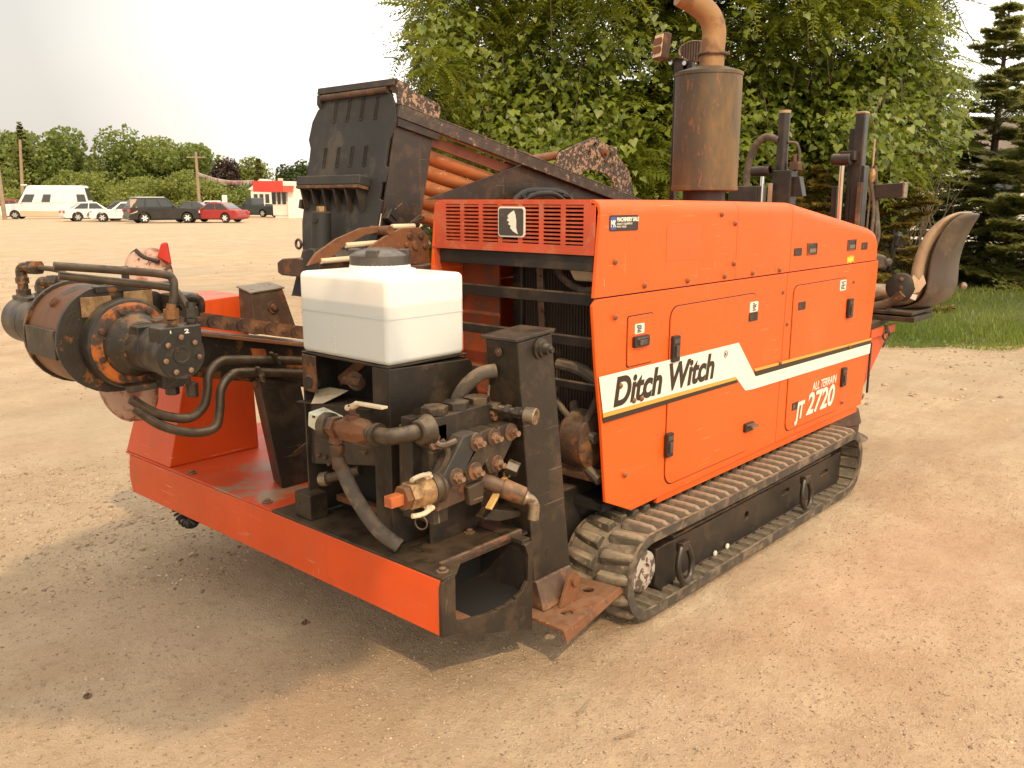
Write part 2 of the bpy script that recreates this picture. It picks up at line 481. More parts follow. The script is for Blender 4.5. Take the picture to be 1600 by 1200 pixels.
def inst(src, parent, mat4, name=None):
    """another object sharing src's mesh, at a place matrix"""
    o = bpy.data.objects.new(name or src.name.split('.')[0], src.data)
    COL.objects.link(o)
    o.parent = parent
    o.matrix_local = Matrix.Translation(-WORLD_LOC[parent]) @ mat4
    return o

def cut(o, mb):
    """real holes: subtract mb (coordinates of the place) from o"""
    me = make_mesh('cutter', mb, WORLD_LOC.get(o.parent, (0, 0, 0)) if o.parent else (0, 0, 0), False)
    c = bpy.data.objects.new('cutter', me)
    COL.objects.link(c)
    c.parent = o.parent
    bo = o.modifiers.new('cut', 'BOOLEAN')
    bo.operation = 'DIFFERENCE'; bo.solver = 'EXACT'; bo.object = c
    others = [m for m in o.modifiers if m.type == 'BEVEL']
    for m in others: m.show_viewport = False
    dg = bpy.context.evaluated_depsgraph_get(); dg.update()
    new = bpy.data.meshes.new_from_object(o.evaluated_get(dg), depsgraph=dg)
    o.modifiers.remove(bo)
    for m in others: m.show_viewport = True
    o.data = new
    new.shade_smooth(); new.set_sharp_from_angle(angle=math.radians(30))
    bpy.data.objects.remove(c)
    return o

def lettering(name, s, loc, size, mat, parent, shear=0.0, sx=1.0, bold=0.0, spacing=1.0, depth=0.0012, rot=(math.pi / 2, 0, 0), align='LEFT'):
    cu = bpy.data.curves.new(name, 'FONT')
    cu.body = s; cu.size = size; cu.shear = shear; cu.offset = bold; cu.extrude = depth
    cu.space_character = spacing; cu.align_x = align
    t = bpy.data.objects.new(name, cu)
    COL.objects.link(t)
    t.rotation_euler = rot
    t.scale = (sx, 1, 1)
    dg = bpy.context.evaluated_depsgraph_get(); dg.update()
    me = bpy.data.meshes.new_from_object(t.evaluated_get(dg), depsgraph=dg)
    bpy.data.objects.remove(t)
    me.materials.clear(); me.materials.append(mat)
    o = bpy.data.objects.new(name, me)
    COL.objects.link(o)
    o.parent = parent
    off = WORLD_LOC[parent] if parent else Vector((0, 0, 0))
    WORLD_LOC[o] = off
    o.rotation_euler = rot
    o.scale = (sx, 1, 1)
    o.location = Vector(loc) - off
    return o

def rrect(x0, z0, x1, z1, r, n=5):
    pts = []
    for cx, cz, a0 in ((x1 - r, z1 - r, 0), (x0 + r, z1 - r, 90), (x0 + r, z0 + r, 180), (x1 - r, z0 + r, 270)):
        for i in range(n + 1):
            a = math.radians(a0 + 90 * i / n)
            pts.append((cx + r * math.cos(a), cz + r * math.sin(a)))
    return pts

VF = Vector((math.cos(YAW), math.sin(YAW), 0))       # horizontal view heading
VR = Vector((math.sin(YAW), -math.cos(YAW), 0))      # to the right of it
def out(side, depth, z=0.0):
    """a point of the lot: metres to the right of the view axis and metres along it"""
    p = VF * depth + VR * side
    return Vector((p.x, p.y, z))

# ------------------------------------------------------------------ the drilling machine (X = its long axis, Y across, metres)
D = thing('drilling_machine', 'orange and black tracked drilling machine with white tank standing on the dirt lot', 'drilling machine', (3.2, 2.8, 0))
YS = 1.84                                       # plane of the side panels
def sidebox(x0, x1, z0, z1, out_, in_=0.0):      # slab on the side panel
    return MB().box((x0, YS - out_, z0), (x1, YS - in_, z1))

# ---- chassis and dark inside of the engine bay
part('chassis', MB().box((2.45, 2.02, 0.26), (5.05, 3.58, 0.50)), M_BLACK, D, 0.01)
part('bay_floor', MB().box((2.62, 1.88, 0.43), (5.10, 2.65, 0.46)), M_DARK, D)
part('firewall', MB().box((3.10, 1.88, 0.47), (3.13, 2.65, 1.55)), M_DARK, D)

# ---- hood: upper shell in three panels with rounded shoulders
def hood_section(z_top, z_low=1.262, r=0.045, y0=YS, y1=2.675, n=5):
    pts = [(y0, z_low), (y0, z_top - r - 0.012), (y0, z_top - r)]
    for i in range(1, n):
        a = math.radians(180 - 90 * i / n)
        pts.append((y0 + r + r * math.cos(a), z_top - r + r * math.sin(a)))
    pts += [(y0 + r, z_top), (y0 + r + 0.012, z_top), (y1 - r - 0.012, z_top), (y1 - r, z_top)]
    for i in range(1, n):
        a = math.radians(90 - 90 * i / n)
        pts.append((y1 - r + r * math.cos(a), z_top - r + r * math.sin(a)))
    return pts + [(y1, z_top - r), (y1, z_top - r - 0.012), (y1, z_low)]
def hood_shell(stations):
    mb = MB()
    secs = [[(x + (z - 1.262) * lean, y, z) for y, z in hood_section(zt)] for x, zt, lean in stations]
    n = len(secs[0])
    vs = [p for s in secs for p in s]
    fs = [(j * n + i, j * n + i + 1, (j + 1) * n + i + 1, (j + 1) * n + i) for j in range(len(secs) - 1) for i in range(n - 1)]
    return mb.add(vs, fs)
def solid(o, t):
    s = o.modifiers.new('thickness', 'SOLIDIFY'); s.thickness = t; s.offset = -1.0
    e = o.modifiers.new('crease', 'EDGE_SPLIT'); e.split_angle = math.radians(40)
    return o
hoods = []
for st in ([(2.487, 1.600, 0.10), (3.00, 1.598, 0), (3.506, 1.593, 0)],
           [(3.509, 1.593, 0), (4.046, 1.585, 0)],
           [(4.050, 1.585, 0), (4.60, 1.510, 0), (5.08, 1.445, 0), (5.15, 1.425, 0), (5.185, 1.385, 0)]):
    hoods.append(solid(part('hood_panel', hood_shell(st), M_ORANGE, D), 0.012))
part('hood_end_plate', MB().prism([(1.86, 1.27), (2.65, 1.27), (2.65, 1.34), (1.86, 1.34)], 'x', 5.155, 5.17), M_ORANGE, D)
part('seam_strip', MB().box((2.50, YS + 0.006, 1.245), (5.17, YS + 0.016, 1.275)), M_DARK, D)

# ---- lower side panels
front_panel = part('side_panel', MB().prism([(2.477, 1.236), (2.477, 1.225), (2.503, 1.012), (2.541, 0.80), (2.580, 0.489), (2.752, 0.412), (4.000, 0.425), (4.022, 1.256), (2.50, 1.256)],
                                            'y', YS - 0.004, YS + 0.010), M_ORANGE, D, 0.0025)
rear_panel = part('side_panel', MB().prism([(4.006, 0.425), (5.120, 0.425), (5.150, 0.60), (5.205, 1.10), (5.210, 1.256), (4.028, 1.256)],
                                           'y', YS - 0.004, YS + 0.010), M_ORANGE, D, 0.0025)
part('panel_backing', MB().prism([(2.60, 0.52), (2.78, 0.44), (5.08, 0.44), (5.15, 1.245), (2.52, 1.245)], 'y', YS + 0.014, YS + 0.020), M_DARK, D)
part('side_panel', MB().prism([(2.58, 0.489), (2.752, 0.412), (5.13, 0.42), (5.21, 1.256), (2.49, 1.256)], 'y', 2.661, 2.675), M_ORANGE, D, 0.0025, label='orange side panel on the far side')
part('tail_panel', MB().hull8([(5.10, 1.86, 0.43), (5.125, 1.86, 0.43), (5.125, 2.655, 0.43), (5.10, 2.655, 0.43),
                               (5.18, 1.86, 1.26), (5.20, 1.86, 1.26), (5.20, 2.655, 1.26), (5.18, 2.655, 1.26)]), M_ORANGE, D)
part('sill_strip', MB().box((2.95, 1.845, 0.385), (5.08, 1.862, 0.424)), M_ORANGE, D, 0.002)

def panel_door(name, pts, parent, depth=0.0035):
    cx = sum(p[0] for p in pts) / len(pts); cz = sum(p[1] for p in pts) / len(pts)
    grow = []
    for x, z in pts:
        d = Vector((x - cx, z - cz)); 
        grow.append((x + (0.0045 if d.x > 0 else -0.0045), z + (0.0045 if d.y > 0 else -0.0045)))
    g = part('door_gap', MB().prism(grow, 'y', YS - 0.0052, YS - 0.003), M_INK, D)
    d = part(name, MB().prism(pts, 'y', YS - 0.0090, YS - 0.003), M_ORANGE, D, 0.0015)
    g.parent = d
    return d
door1 = panel_door('access_door', rrect(2.985, 0.455, 3.722, 1.186, 0.055), D)
door2 = panel_door('access_door', rrect(4.100, 0.462, 4.765, 1.188, 0.045), D)
door3 = panel_door('service_flap', rrect(2.692, 0.990, 2.857, 1.176, 0.012), D)

def latch(x, z, w, h, parent, turned=False):
    b = part('latch', MB().prism(rrect(x - w / 2, z - h / 2, x + w / 2, z + h / 2, 0.006, 3), 'y', YS - 0.024, YS - 0.009), M_ROD, parent, 0.002)
    k = MB()
    if turned:
        k.bar((x - w * 0.1, YS - 0.030, z), (x + w * 0.55, YS - 0.036, z + 0.004), 0.020, 0.012)
    else:
        k.box((x - w * 0.22, YS - 0.031, z - h * 0.30), (x + w * 0.22, YS - 0.024, z + h * 0.12))
    k.box((x - w * 0.38, YS - 0.0255, z + h * 0.22), (x + w * 0.38, YS - 0.024, z + h * 0.38))
    part('latch_handle', k, M_STEEL if turned else M_LID, parent)
    return b
latch(3.014, 1.020, 0.052, 0.105, door1)
latch(2.993, 0.628, 0.048, 0.100, door1)
latch(3.685, 0.570, 0.085, 0.040, door1, True)
latch(4.805, 1.020, 0.060, 0.105, door2)
latch(4.790, 0.640, 0.060, 0.105, door2)
latch(2.767, 1.080, 0.098, 0.042, door3)

def sticker(x0, z0, x1, z1, mat, parent, y=0.0098, name='sticker'):
    return part(name, MB().prism(rrect(x0, z0, x1, z1, min(x1 - x0, z1 - z0) * 0.12, 2), 'y', YS - y - 0.0012, YS - y), mat, parent, smooth=False)
# warning plates: black plates with small raised window, white caption stickers
def plate(x, z, w, h, parent, y=0.009):
    sticker(x - w / 2, z - h / 2, x + w / 2, z + h / 2, M_INK, parent, y, 'warning_plate')
    sticker(x - w * 0.40, z - h * 0.28, x - w * 0.05, z + h * 0.28, M_RUSTD, parent, y + 0.0016, 'plate_window')
def caption(x, z, w, h, parent, y=0.009):
    sticker(x - w / 2, z - h / 2, x + w / 2, z + h / 2, M_WHITE, parent, y)
    mb = MB()
    rr = random.Random(int(x * 1000))
    for i in range(5):
        zz = z + h * (0.32 - 0.16 * i)
        a = rr.uniform(-0.38, -0.1); b = rr.uniform(0.05, 0.38)
        mb.box((x + w * a, YS - y - 0.0030, zz - h * 0.045), (x + w * b, YS - y - 0.0014, zz + h * 0.045))
    part('caption_lines', mb, M_INK, parent, smooth=False)
caption(3.683, 1.127, 0.078, 0.046, door1); plate(3.681, 1.082, 0.088, 0.040, door1)
caption(2.765, 1.127, 0.062, 0.038, door3)
plate(4.195, 1.086, 0.085, 0.040, door2); caption(4.700, 1.152, 0.080, 0.056, door2)
plate(4.197, 0.578, 0.082, 0.040, door2)
plate(4.128, 1.352, 0.090, 0.038, hoods[2], 0.0)
plate(4.985, 1.348, 0.090, 0.040, hoods[2], 0.0)
for hx in (4.288, 4.797):                                   # recessed pull handles
    mb = MB()
    mb.box((hx - 0.058, YS - 0.005, 1.332), (hx + 0.058, YS + 0.0, 1.339)); mb.box((hx - 0.058, YS - 0.005, 1.383), (hx + 0.058, YS, 1.390))
    mb.box((hx - 0.058, YS - 0.005, 1.339), (hx - 0.050, YS, 1.383)); mb.box((hx + 0.050, YS - 0.005, 1.339), (hx + 0.058, YS, 1.383))
    hd = part('pull_handle', mb, M_RUSTD, D)
    part('painted_recess', MB().box((hx - 0.05, YS - 0.0022, 1.339), (hx + 0.05, YS - 0.0006, 1.383)), M_INK, hd)  # raised black slab, its colour standing for the shaded hollow
    part('recess_back', MB().box((hx - 0.032, YS - 0.0042, 1.343), (hx + 0.044, YS - 0.0024, 1.362)), M_STEEL, hd)
yel = MB()
yel.prism([(4.750, 1.285), (4.760, 1.300), (4.775, 1.290), (4.785, 1.305), (4.800, 1.292), (4.812, 1.306), (4.825, 1.292), (4.845, 1.300), (4.838, 1.284),
           (4.845, 1.268), (4.820, 1.276), (4.802, 1.262), (4.780, 1.274), (4.758, 1.264)], 'y', YS - 0.0016, YS - 0.0002)
part('yellow_sticker', yel, M_YEL, hoods[2], smooth=False)
# faded rectangle left by an old sign on the hood
M_GHOST = metal_paint('unfaded_orange_paint', (0.84, 0.112, 0.012), rough=0.36, scale=4, bump=0.0, var=0.03)
part('old_sign_patch', MB().box((2.945, YS - 0.0012, 1.365), (3.195, YS - 0.0002, 1.505)), M_GHOST, hoods[0], smooth=False)
# dealer sticker: dark blue-black with white lettering
stk = sticker(2.568, 1.490, 2.748, 1.546, M_INK, hoods[0], 0.0004, 'dealer_sticker')
sticker(2.572, 1.496, 2.604, 1.540, M_BLUE, hoods[0], 0.002, 'sticker_emblem')
lettering('sticker_text', 'MK', (2.573, YS - 0.0040, 1.505), 0.034, M_WHITE, hoods[0], sx=0.62, bold=0.0008, depth=0.0004)
lettering('sticker_text', 'MACHINERY SALE', (2.610, YS - 0.0030, 1.524), 0.020, M_WHITE, hoods[0], sx=0.86, bold=0.0008, depth=0.0004)
lettering('sticker_text', 'QUALITY EQUIPMENT', (2.610, YS - 0.0030, 1.512), 0.010, M_WHITE, hoods[0], depth=0.0004)
lettering('sticker_text', 'PARTS  SALES', (2.610, YS - 0.0030, 1.502), 0.010, M_WHITE, hoods[0], depth=0.0004)
# screws
scr = None
for i, (x, z) in enumerate([(2.605, 1.383), (2.799, 1.285), (3.107, 1.283), (3.409, 1.281), (3.486, 1.330), (3.480, 1.500), (3.665, 1.279), (3.934, 1.277), (3.36, 1.54),
                            (2.601, 1.186), (2.689, 0.573), (4.047, 1.011), (4.852, 1.160), (4.803, 0.494), (2.644, 0.927), (2.735, 0.856), (2.787, 0.855), (4.85, 0.80), (3.98, 1.17), (3.98, 0.83)]):
    if scr is None:
        scr = part('screw', MB().lathe((x, YS - 0.0035, z), (0, -1, 0), [(0, 0.0115), (0.004, 0.0105), (0.009, 0.005)], 10), M_RUST, D)
        x00, z00 = x, z
    else:
        inst(scr, D, Matrix.Translation(WORLD_LOC[D]) @ Matrix.Translation((x - x00, -0.009 if z < 1.0 or x < 2.61 else 0, z - z00)), 'screw')

# ---- stripe decals
YD = YS - 0.0102
def decal(name, poly, mat, lift=0.0):
    return part(name, MB().prism(poly, 'y', YD - 0.0010 - lift, YD - lift), mat, D, smooth=False)
decal('white_stripe', [(2.512, 0.979), (3.553, 0.979), (3.735, 0.799), (5.178, 0.779), (5.172, 0.722), (3.722, 0.742), (3.640, 0.748), (3.541, 0.827), (2.541, 0.841)], M_WHITE)
decal('gold_stripe', [(2.541, 0.840), (3.541, 0.826), (3.552, 0.812), (2.543, 0.824)], M_GOLD)
decal('dark_stripe', [(2.543, 0.823), (3.552, 0.811), (3.568, 0.797), (2.545, 0.803)], M_INK)
decal('gold_stripe', [(3.717, 0.838), (5.183, 0.812), (5.182, 0.800), (3.729, 0.824)], M_GOLD)
decal('dark_stripe', [(3.729, 0.823), (5.182, 0.799), (5.180, 0.780), (3.734, 0.800)], M_INK)
lettering('brand_lettering', 'Ditch Witch', (2.598, YD - 0.0026, 0.856), 0.150, M_INK, D, shear=0.20, sx=0.975, bold=0.0044, depth=0.0008, spacing=1.0)
lettering('registered_mark', 'R', (3.430, YD - 0.0026, 0.935), 0.022, M_INK, D, depth=0.0006)
part('mark_ring', MB().ring((3.437, YD - 0.0022, 0.943), (0, 1, 0), 0.015, 0.0014, 18, 4), M_INK, D)
lettering('model_lettering', 'ALL TERRAIN', (4.385, YD - 0.0026, 0.626), 0.062, M_WHITE, D, shear=0.22, sx=0.84, bold=0.0003, depth=0.0008)
lettering('model_lettering', 'JT', (4.205, YD - 0.0026, 0.508), 0.118, M_WHITE, D, shear=0.22, sx=0.80, bold=0.0045, depth=0.0008)
lettering('model_lettering', '2720', (4.325, YD - 0.0026, 0.508), 0.155, M_WHITE, D, shear=0.22, sx=1.12, bold=0.0035, depth=0.0008)

# ---- grille at the near end of the hood
XG = 2.505
gf = MB()
gy0, gy1, gz0, gz1 = 1.856, 2.660, 1.418, 1.600
cols = [2.606 - 0.1015 * i for i in range(8)]          # column edges
gf.box((XG, gy0, gz0), (XG + 0.006, gy1, 1.440)); gf.box((XG, gy0 + 0.02, 1.582), (XG + 0.006, gy1 - 0.02, 1.597))
gf.box((XG, gy0, 1.440), (XG + 0.006, cols[7] + 0.009, 1.582)); gf.box((XG, cols[0] - 0.009, 1.440), (XG + 0.006, gy1, 1.582))
for c in cols[1:7]:
    gf.box((XG, c - 0.010, 1.440), (XG + 0.006, c + 0.010, 1.582))
grille = part('grille', gf, M_GRILLE, D)
part('grille_lip', MB().box((XG - 0.004, gy0, 1.408), (XG + 0.03, gy1, 1.4185)), M_GRILLE, D)
slat = None
for ci in range(7):
    y_mid = (cols[ci] + cols[ci + 1]) / 2
    for k in range(10):
        z = 1.4405 + 0.01415 * (k + 0.55)
        if ci == 3 and 0 < k < 9:
            continue
        if slat is None:
            slat = part('slat', MB().box((XG + 0.001, y_mid - 0.042, z - 0.0034), (XG + 0.007, y_mid + 0.042, z + 0.0034)), M_GRILLE, grille)
            y00, z00s = y_mid, z
        else:
            inst(slat, grille, Matrix.Translation(WORLD_LOC[D]) @ Matrix.Translation((0, y_mid - y00, z - z00s)), 'slat')
bz = rrect(-2.305, 1.462, -2.172, 1.574, 0.014)
part('badge', MB().prism([(-y, z) for y, z in bz], 'x', XG - 0.006, XG - 0.0005), M_WHITE, grille)
bz = rrect(-2.299, 1.468, -2.178, 1.568, 0.010)
part('badge_field', MB().prism([(-y, z) for y, z in bz], 'x', XG - 0.009, XG - 0.006), M_LID, grille, smooth=False)
cres = []                                     # crescent with a ragged inner edge, as the emblem shows
for i in range(13):
    a = math.radians(72 + 17.5 * i * 0.98)
    cres.append((2.232 - 0.044 * math.cos(a) * 0.72, 1.518 + 0.044 * math.sin(a)))
inner = [(2.226, 1.481), (2.232, 1.492), (2.240, 1.496), (2.235, 1.503), (2.247, 1.507), (2.241, 1.516), (2.250, 1.522), (2.243, 1.527), (2.246, 1.537), (2.237, 1.541), (2.233, 1.551)]
part('badge_emblem', MB().prism([(2.222, 1.560), (2.214, 1.543), (2.210, 1.520), (2.211, 1.498), (2.203, 1.474), (2.225, 1.483), (2.241, 1.497), (2.236, 1.503), (2.251, 1.510), (2.244, 1.516), (2.257, 1.525), (2.249, 1.530), (2.253, 1.541), (2.240, 1.551)], 'x', XG - 0.0105, XG - 0.0092), M_WHITE, grille, smooth=False)

# ---- front opening: posts, radiator, cross bars
part('door_post', MB().hull8([(2.575, 2.672, 0.60), (2.60, 2.672, 0.60), (2.60, 2.694, 0.60), (2.575, 2.694, 0.60),
                              (2.500, 2.652, 1.417), (2.53, 2.652, 1.417), (2.53, 2.676, 1.417), (2.500, 2.676, 1.417)]), M_GRILLE, D, 0.002)
part('top_hat_rail', MB().box((2.52, 1.87, 1.350), (2.545, 2.648, 1.405)), M_BLACK, D, 0.003)
rad = part('radiator', MB().box((2.76, 1.88, 0.56), (2.84, 2.395, 1.40)), M_CORE, D, 0.003)
fin = None
for i in range(34):
    y = 1.892 + i * 0.0148
    if fin is None:
        fin = part('fin', MB().box((2.752, y - 0.0022, 0.58), (2.76, y + 0.0022, 1.38)), M_CORE, rad); yf = y
    else:
        inst(fin, rad, Matrix.Translation(WORLD_LOC[D]) @ Matrix.Translation((0, y - yf, 0)), 'fin')
part('radiator_tank', MB().box((2.74, 2.395, 0.56), (2.86, 2.45, 1.40)), M_BROWN, D, 0.01)
part('inner_panel', MB().box((2.66, 2.45, 0.50), (2.67, 2.655, 1.42)), M_INRED, D, 0.002)
part('shroud_strip', MB().hull8([(2.735, 2.262, 1.0), (2.745, 2.262, 1.0), (2.745, 2.292, 1.0), (2.735, 2.292, 1.0),
                                 (2.735, 2.285, 1.40), (2.745, 2.285, 1.40), (2.745, 2.320, 1.40), (2.735, 2.320, 1.40)]), M_STEEL, D)
part('radiator_cap_rod', MB().tube([(2.74, 1.985, 1.17), (2.735, 1.99, 1.10), (2.735, 2.0, 0.86)], 0.006, 8, 3), M_STEEL, D)
for z0, z1 in ((1.222, 1.268), (1.068, 1.108), (0.905, 0.937)):
    part('cross_bar', MB().hull8([(2.560, 1.880, z0), (2.585, 1.880, z0), (2.585, 2.655, z0), (2.560, 2.655, z0),
                                  (2.560, 1.880, z1 - 0.006), (2.568, 1.880, z1), (2.568, 2.655, z1), (2.560, 2.655, z1 - 0.006)]), M_BLACK, D, 0.002)
jug = part('reservoir', MB().hull8([(2.62, 1.925, 1.302), (2.72, 1.925, 1.302), (2.72, 2.035, 1.302), (2.62, 2.035, 1.302),
                                    (2.60, 1.945, 1.352), (2.72, 1.945, 1.352), (2.72, 2.052, 1.356), (2.60, 2.052, 1.356)]), M_CREAM, D, 0.012, seg=3)
part('radiator_hose', MB().tube([(2.70, 2.20, 1.36), (2.67, 2.12, 1.30), (2.66, 2.02, 1.265), (2.66, 1.92, 1.28)], 0.014, 10), M_HOSE, D)
for pts, r in (([(2.72, 2.10, 0.80), (2.62, 2.00, 0.74), (2.60, 1.90, 0.72)], 0.022), ([(2.62, 2.14, 0.86), (2.60, 1.98, 0.76), (2.60, 1.89, 0.90)], 0.013),
               ([(2.62, 2.10, 0.98), (2.61, 1.98, 0.97), (2.60, 1.885, 0.93)], 0.024), ([(2.64, 2.15, 0.62), (2.62, 1.98, 0.60), (2.60, 1.88, 0.56)], 0.020)):
    part('bay_hose', MB().tube(pts, r, 10), M_HOSE, D)
part('bay_drum', MB().lathe((2.66, 2.06, 0.69), (0, -1, 0), [(0, 0.10), (0.02, 0.115), (0.12, 0.115), (0.14, 0.08)], 24), M_RUSTD, D)
part('bay_beam', MB().box((2.60, 1.88, 0.545), (2.64, 2.68, 0.59)), M_RUSTD, D, 0.004)

# ---- muffler, stack, work lights
MX, MY = 3.84, 2.20
muf = MB().lathe((MX, MY, 1.640), (0, 0, 1), [(0, 0.150), (0.004, 0.157), (0.022, 0.157), (0.024, 0.154), (0.520, 0.154), (0.522, 0.158), (0.536, 0.158), (0.540, 0.150),
                                               (0.560, 0.085), (0.565, 0.06)], 40)
mo = part('muffler', muf, M_MUFF, D)
part('muffler_base', MB().cyl((MX, MY, 1.585), (MX, MY, 1.645), 0.10), M_BLACK, D)
part('exhaust_stack', MB().tube([(MX + 0.02, MY, 2.19), (MX + 0.022, MY, 2.28), (MX + 0.030, MY, 2.36), (MX + 0.008, MY + 0.012, 2.425), (MX - 0.045, MY + 0.05, 2.478), (MX - 0.12, MY + 0.10, 2.515)],
                                0.052, 20, 8, [0.058, 0.056, 0.055, 0.054, 0.053, 0.050]), M_STACK, D)
part('exhaust_clamp', MB().ring((MX + 0.022, MY, 2.262), (0, 0, 1), 0.064, 0.007).box((MX + 0.085, MY - 0.03, 2.247), (MX + 0.098, MY + 0.02, 2.282))
     .cyl((MX + 0.09, MY - 0.05, 2.270), (MX + 0.09, MY + 0.03, 2.270), 0.008, n=8), M_RUSTD, D)
part('light_pole', MB().box((4.035, 2.488, 1.56), (4.060, 2.513, 2.30)), M_FRAME, D, 0.002)
lb = part('light_bracket', MB().box((4.03, 2.40, 2.275), (4.06, 2.545, 2.292)).cyl((4.02, 2.44, 2.245), (4.05, 2.44, 2.245), 0.012, n=8).box((4.02, 2.40, 2.22), (4.05, 2.50, 2.275)), M_FRAME, D)
def lamp(c, d, w, h, ribbed):
    d = Vector(d).normalized(); s = d.cross(Vector((0, 0, 1))).normalized(); u = s.cross(d)
    c = Vector(c)
    if ribbed:
        mb = MB().lathe(c, d, [(-0.035, w * 0.3), (-0.03, w * 0.46), (0.0, w * 0.5), (0.012, w * 0.5)], 28)
        mb.v = [tuple(c + (Vector(p) - c) - u * (Vector(p) - c).dot(u) * (1 - h / w)) for p in mb.v]
        o = part('work_light', mb, M_ROD, D)
        r = MB()
        for i in range(-5, 6):
            x = i * w * 0.085
            hh = h * 0.5 * math.sqrt(max(0.05, 1 - (2 * x / w) ** 2))
            r.obox(c + d * 0.016 + s * x, s * 0.0035, u * hh, d * 0.004)
        part('lamp_ribs', r, M_RUSTD, o)
        part('lamp_rim', MB().add(*[(lambda m: ([tuple(c + (Vector(p) - c) - u * (Vector(p) - c).dot(u) * (1 - h / w)) for p in m.v], m.f))(MB().ring(c + d * 0.012, d, w * 0.5, 0.006))][0]), M_STEEL, o)
    else:
        o = part('work_light', MB().obox(c, s * w / 2, u * h / 2, d * 0.022), M_RUSTD, D, 0.006)
        part('lamp_glass', MB().obox(c + d * 0.024, s * w * 0.42, u * h * 0.43, d * 0.003), M_CREAM, o)
        r = MB()
        for i in range(1, 4):
            for j in range(1, 3):
                r.cyl(c + d * 0.026 + s * w * (i / 4 - 0.5) + u * h * (j / 3 - 0.5), c + d * 0.031 + s * w * (i / 4 - 0.5) + u * h * (j / 3 - 0.5), 0.018, n=12)
        part('lamp_reflector', r, M_RUST, o)
    return o
lamp((3.97, 2.545, 2.345), (-0.75, 0.35, 0.10), 0.085, 0.125, False)
lamp((4.05, 2.405, 2.318), (-0.86, -0.42, 0.05), 0.150, 0.095, True)
for p in ((4.015, 2.515, 2.272), (4.015, 2.435, 2.262)):
    part('bolt', MB().hexn(p, (-1, 0, 0), 0.012, 0.012), M_CHROME, D)

# ---- near track
TY0, TY1 = 1.70, 2.00
R0 = 0.165                                   # belt surface radius
ZC = R0 + 0.028
XF, XB = 2.52 + R0 + 0.028, 4.85 - R0 - 0.028
Ls = XB - XF
PER = 2 * Ls + 2 * math.pi * R0
def track_at(s, r=R0):
    """point and outward angle along the belt; s in metres from the rear end of the bottom run, going forward"""
    s = s % PER
    if s < Ls: return XB - s, ZC - r, -math.pi / 2
    s -= Ls
    if s < math.pi * R0:
        a = -math.pi / 2 - s / R0
        return XF + r * math.cos(a), ZC + r * math.sin(a), a
    s -= math.pi * R0
    if s < Ls:
        sag = -0.010 * math.sin(math.pi * s / Ls)
        return XF + s, ZC + r + sag, math.pi / 2
    s -= Ls
    a = math.pi / 2 - s / R0
    return XB + r * math.cos(a), ZC + r * math.sin(a), a
def belt(y0, y1, ro, ri, n=150):
    mb = MB()
    vs, fs = [], []
    for i in range(n):
        s = PER * i / n
        xo, zo, _ = track_at(s, ro); xi, zi, _ = track_at(s, ri)
        vs += [(xo, y0, zo), (xo, y1, zo), (xi, y1, zi), (xi, y0, zi)]
    for i in range(n):
        j = (i + 1) % n
        for k in range(4):
            l = (k + 1) % 4
            fs.append((i * 4 + k, j * 4 + k, j * 4 + l, i * 4 + l))
    return mb.add(vs, fs)
tb = part('track_belt', belt(TY0 + 0.010, TY1 - 0.010, R0, R0 - 0.020), M_RUBBER, D)
part('track_edge', belt(TY0, TY0 + 0.012, R0 + 0.008, R0 - 0.030), M_RUBEDGE, tb)
part('track_edge', belt(TY1 - 0.012, TY1, R0 + 0.008, R0 - 0.030), M_RUBEDGE, tb)
def lug_mesh(sgn):   # local: x along the belt, y across, z outward
    mb = MB()
    y0, y1, y2 = 0.014 * sgn, 0.085 * sgn, 0.148 * sgn
    h = 0.028
    def ring_at(y, x0, x1, x2, x3, top):
        return [(x0, y, -0.004), (x1, y, top), (x2, y, top), (x3, y, -0.004)]
    secs = [ring_at(y0, -0.034, -0.020, 0.014, 0.028, h), ring_at(y1, -0.022, -0.009, 0.020, 0.034, h), ring_at(y2 - 0.02 * sgn, -0.012, 0.002, 0.024, 0.038, h * 0.9), ring_at(y2, -0.006, 0.006, 0.022, 0.034, h * 0.35)]
    vs = [p for s in secs for p in s]
    fs = [(0, 1, 2, 3), (15, 14, 13, 12)]
    for j in range(3):
        for i in range(4):
            k = (i + 1) % 4
            fs.append((j * 4 + i, j * 4 + k, (j + 1) * 4 + k, (j + 1) * 4 + i))
    return mb.add(vs, fs)
NL = 60
lug_src = {}
for i in range(NL):
    for sgn in (-1, 1):
        s = PER * (i + (0.5 if sgn > 0 else 0)) / NL
        x, z, a = track_at(s)
        jit = random.uniform(-0.002, 0.002)
        m = Matrix.Translation((x, (TY0 + TY1) / 2, z + 0)) @ Matrix.Rotation(math.pi / 2 - a, 4, 'Y') @ Matrix.Translation((jit, 0, 0))
        if sgn not in lug_src:
            o = part('track_lug', lug_mesh(sgn), M_RUBBER, None, 0.004, local=True, seg=1)
            o.parent = tb
            o.matrix_local = Matrix.Translation(-WORLD_LOC[D]) @ m
            lug_src[sgn] = o
        else:
            o = inst(lug_src[sgn], tb, m, 'track_lug')
            b = o.modifiers.new('bevel', 'BEVEL'); b.width = 0.004; b.segments = 1; b.limit_method = 'ANGLE'
rib = None
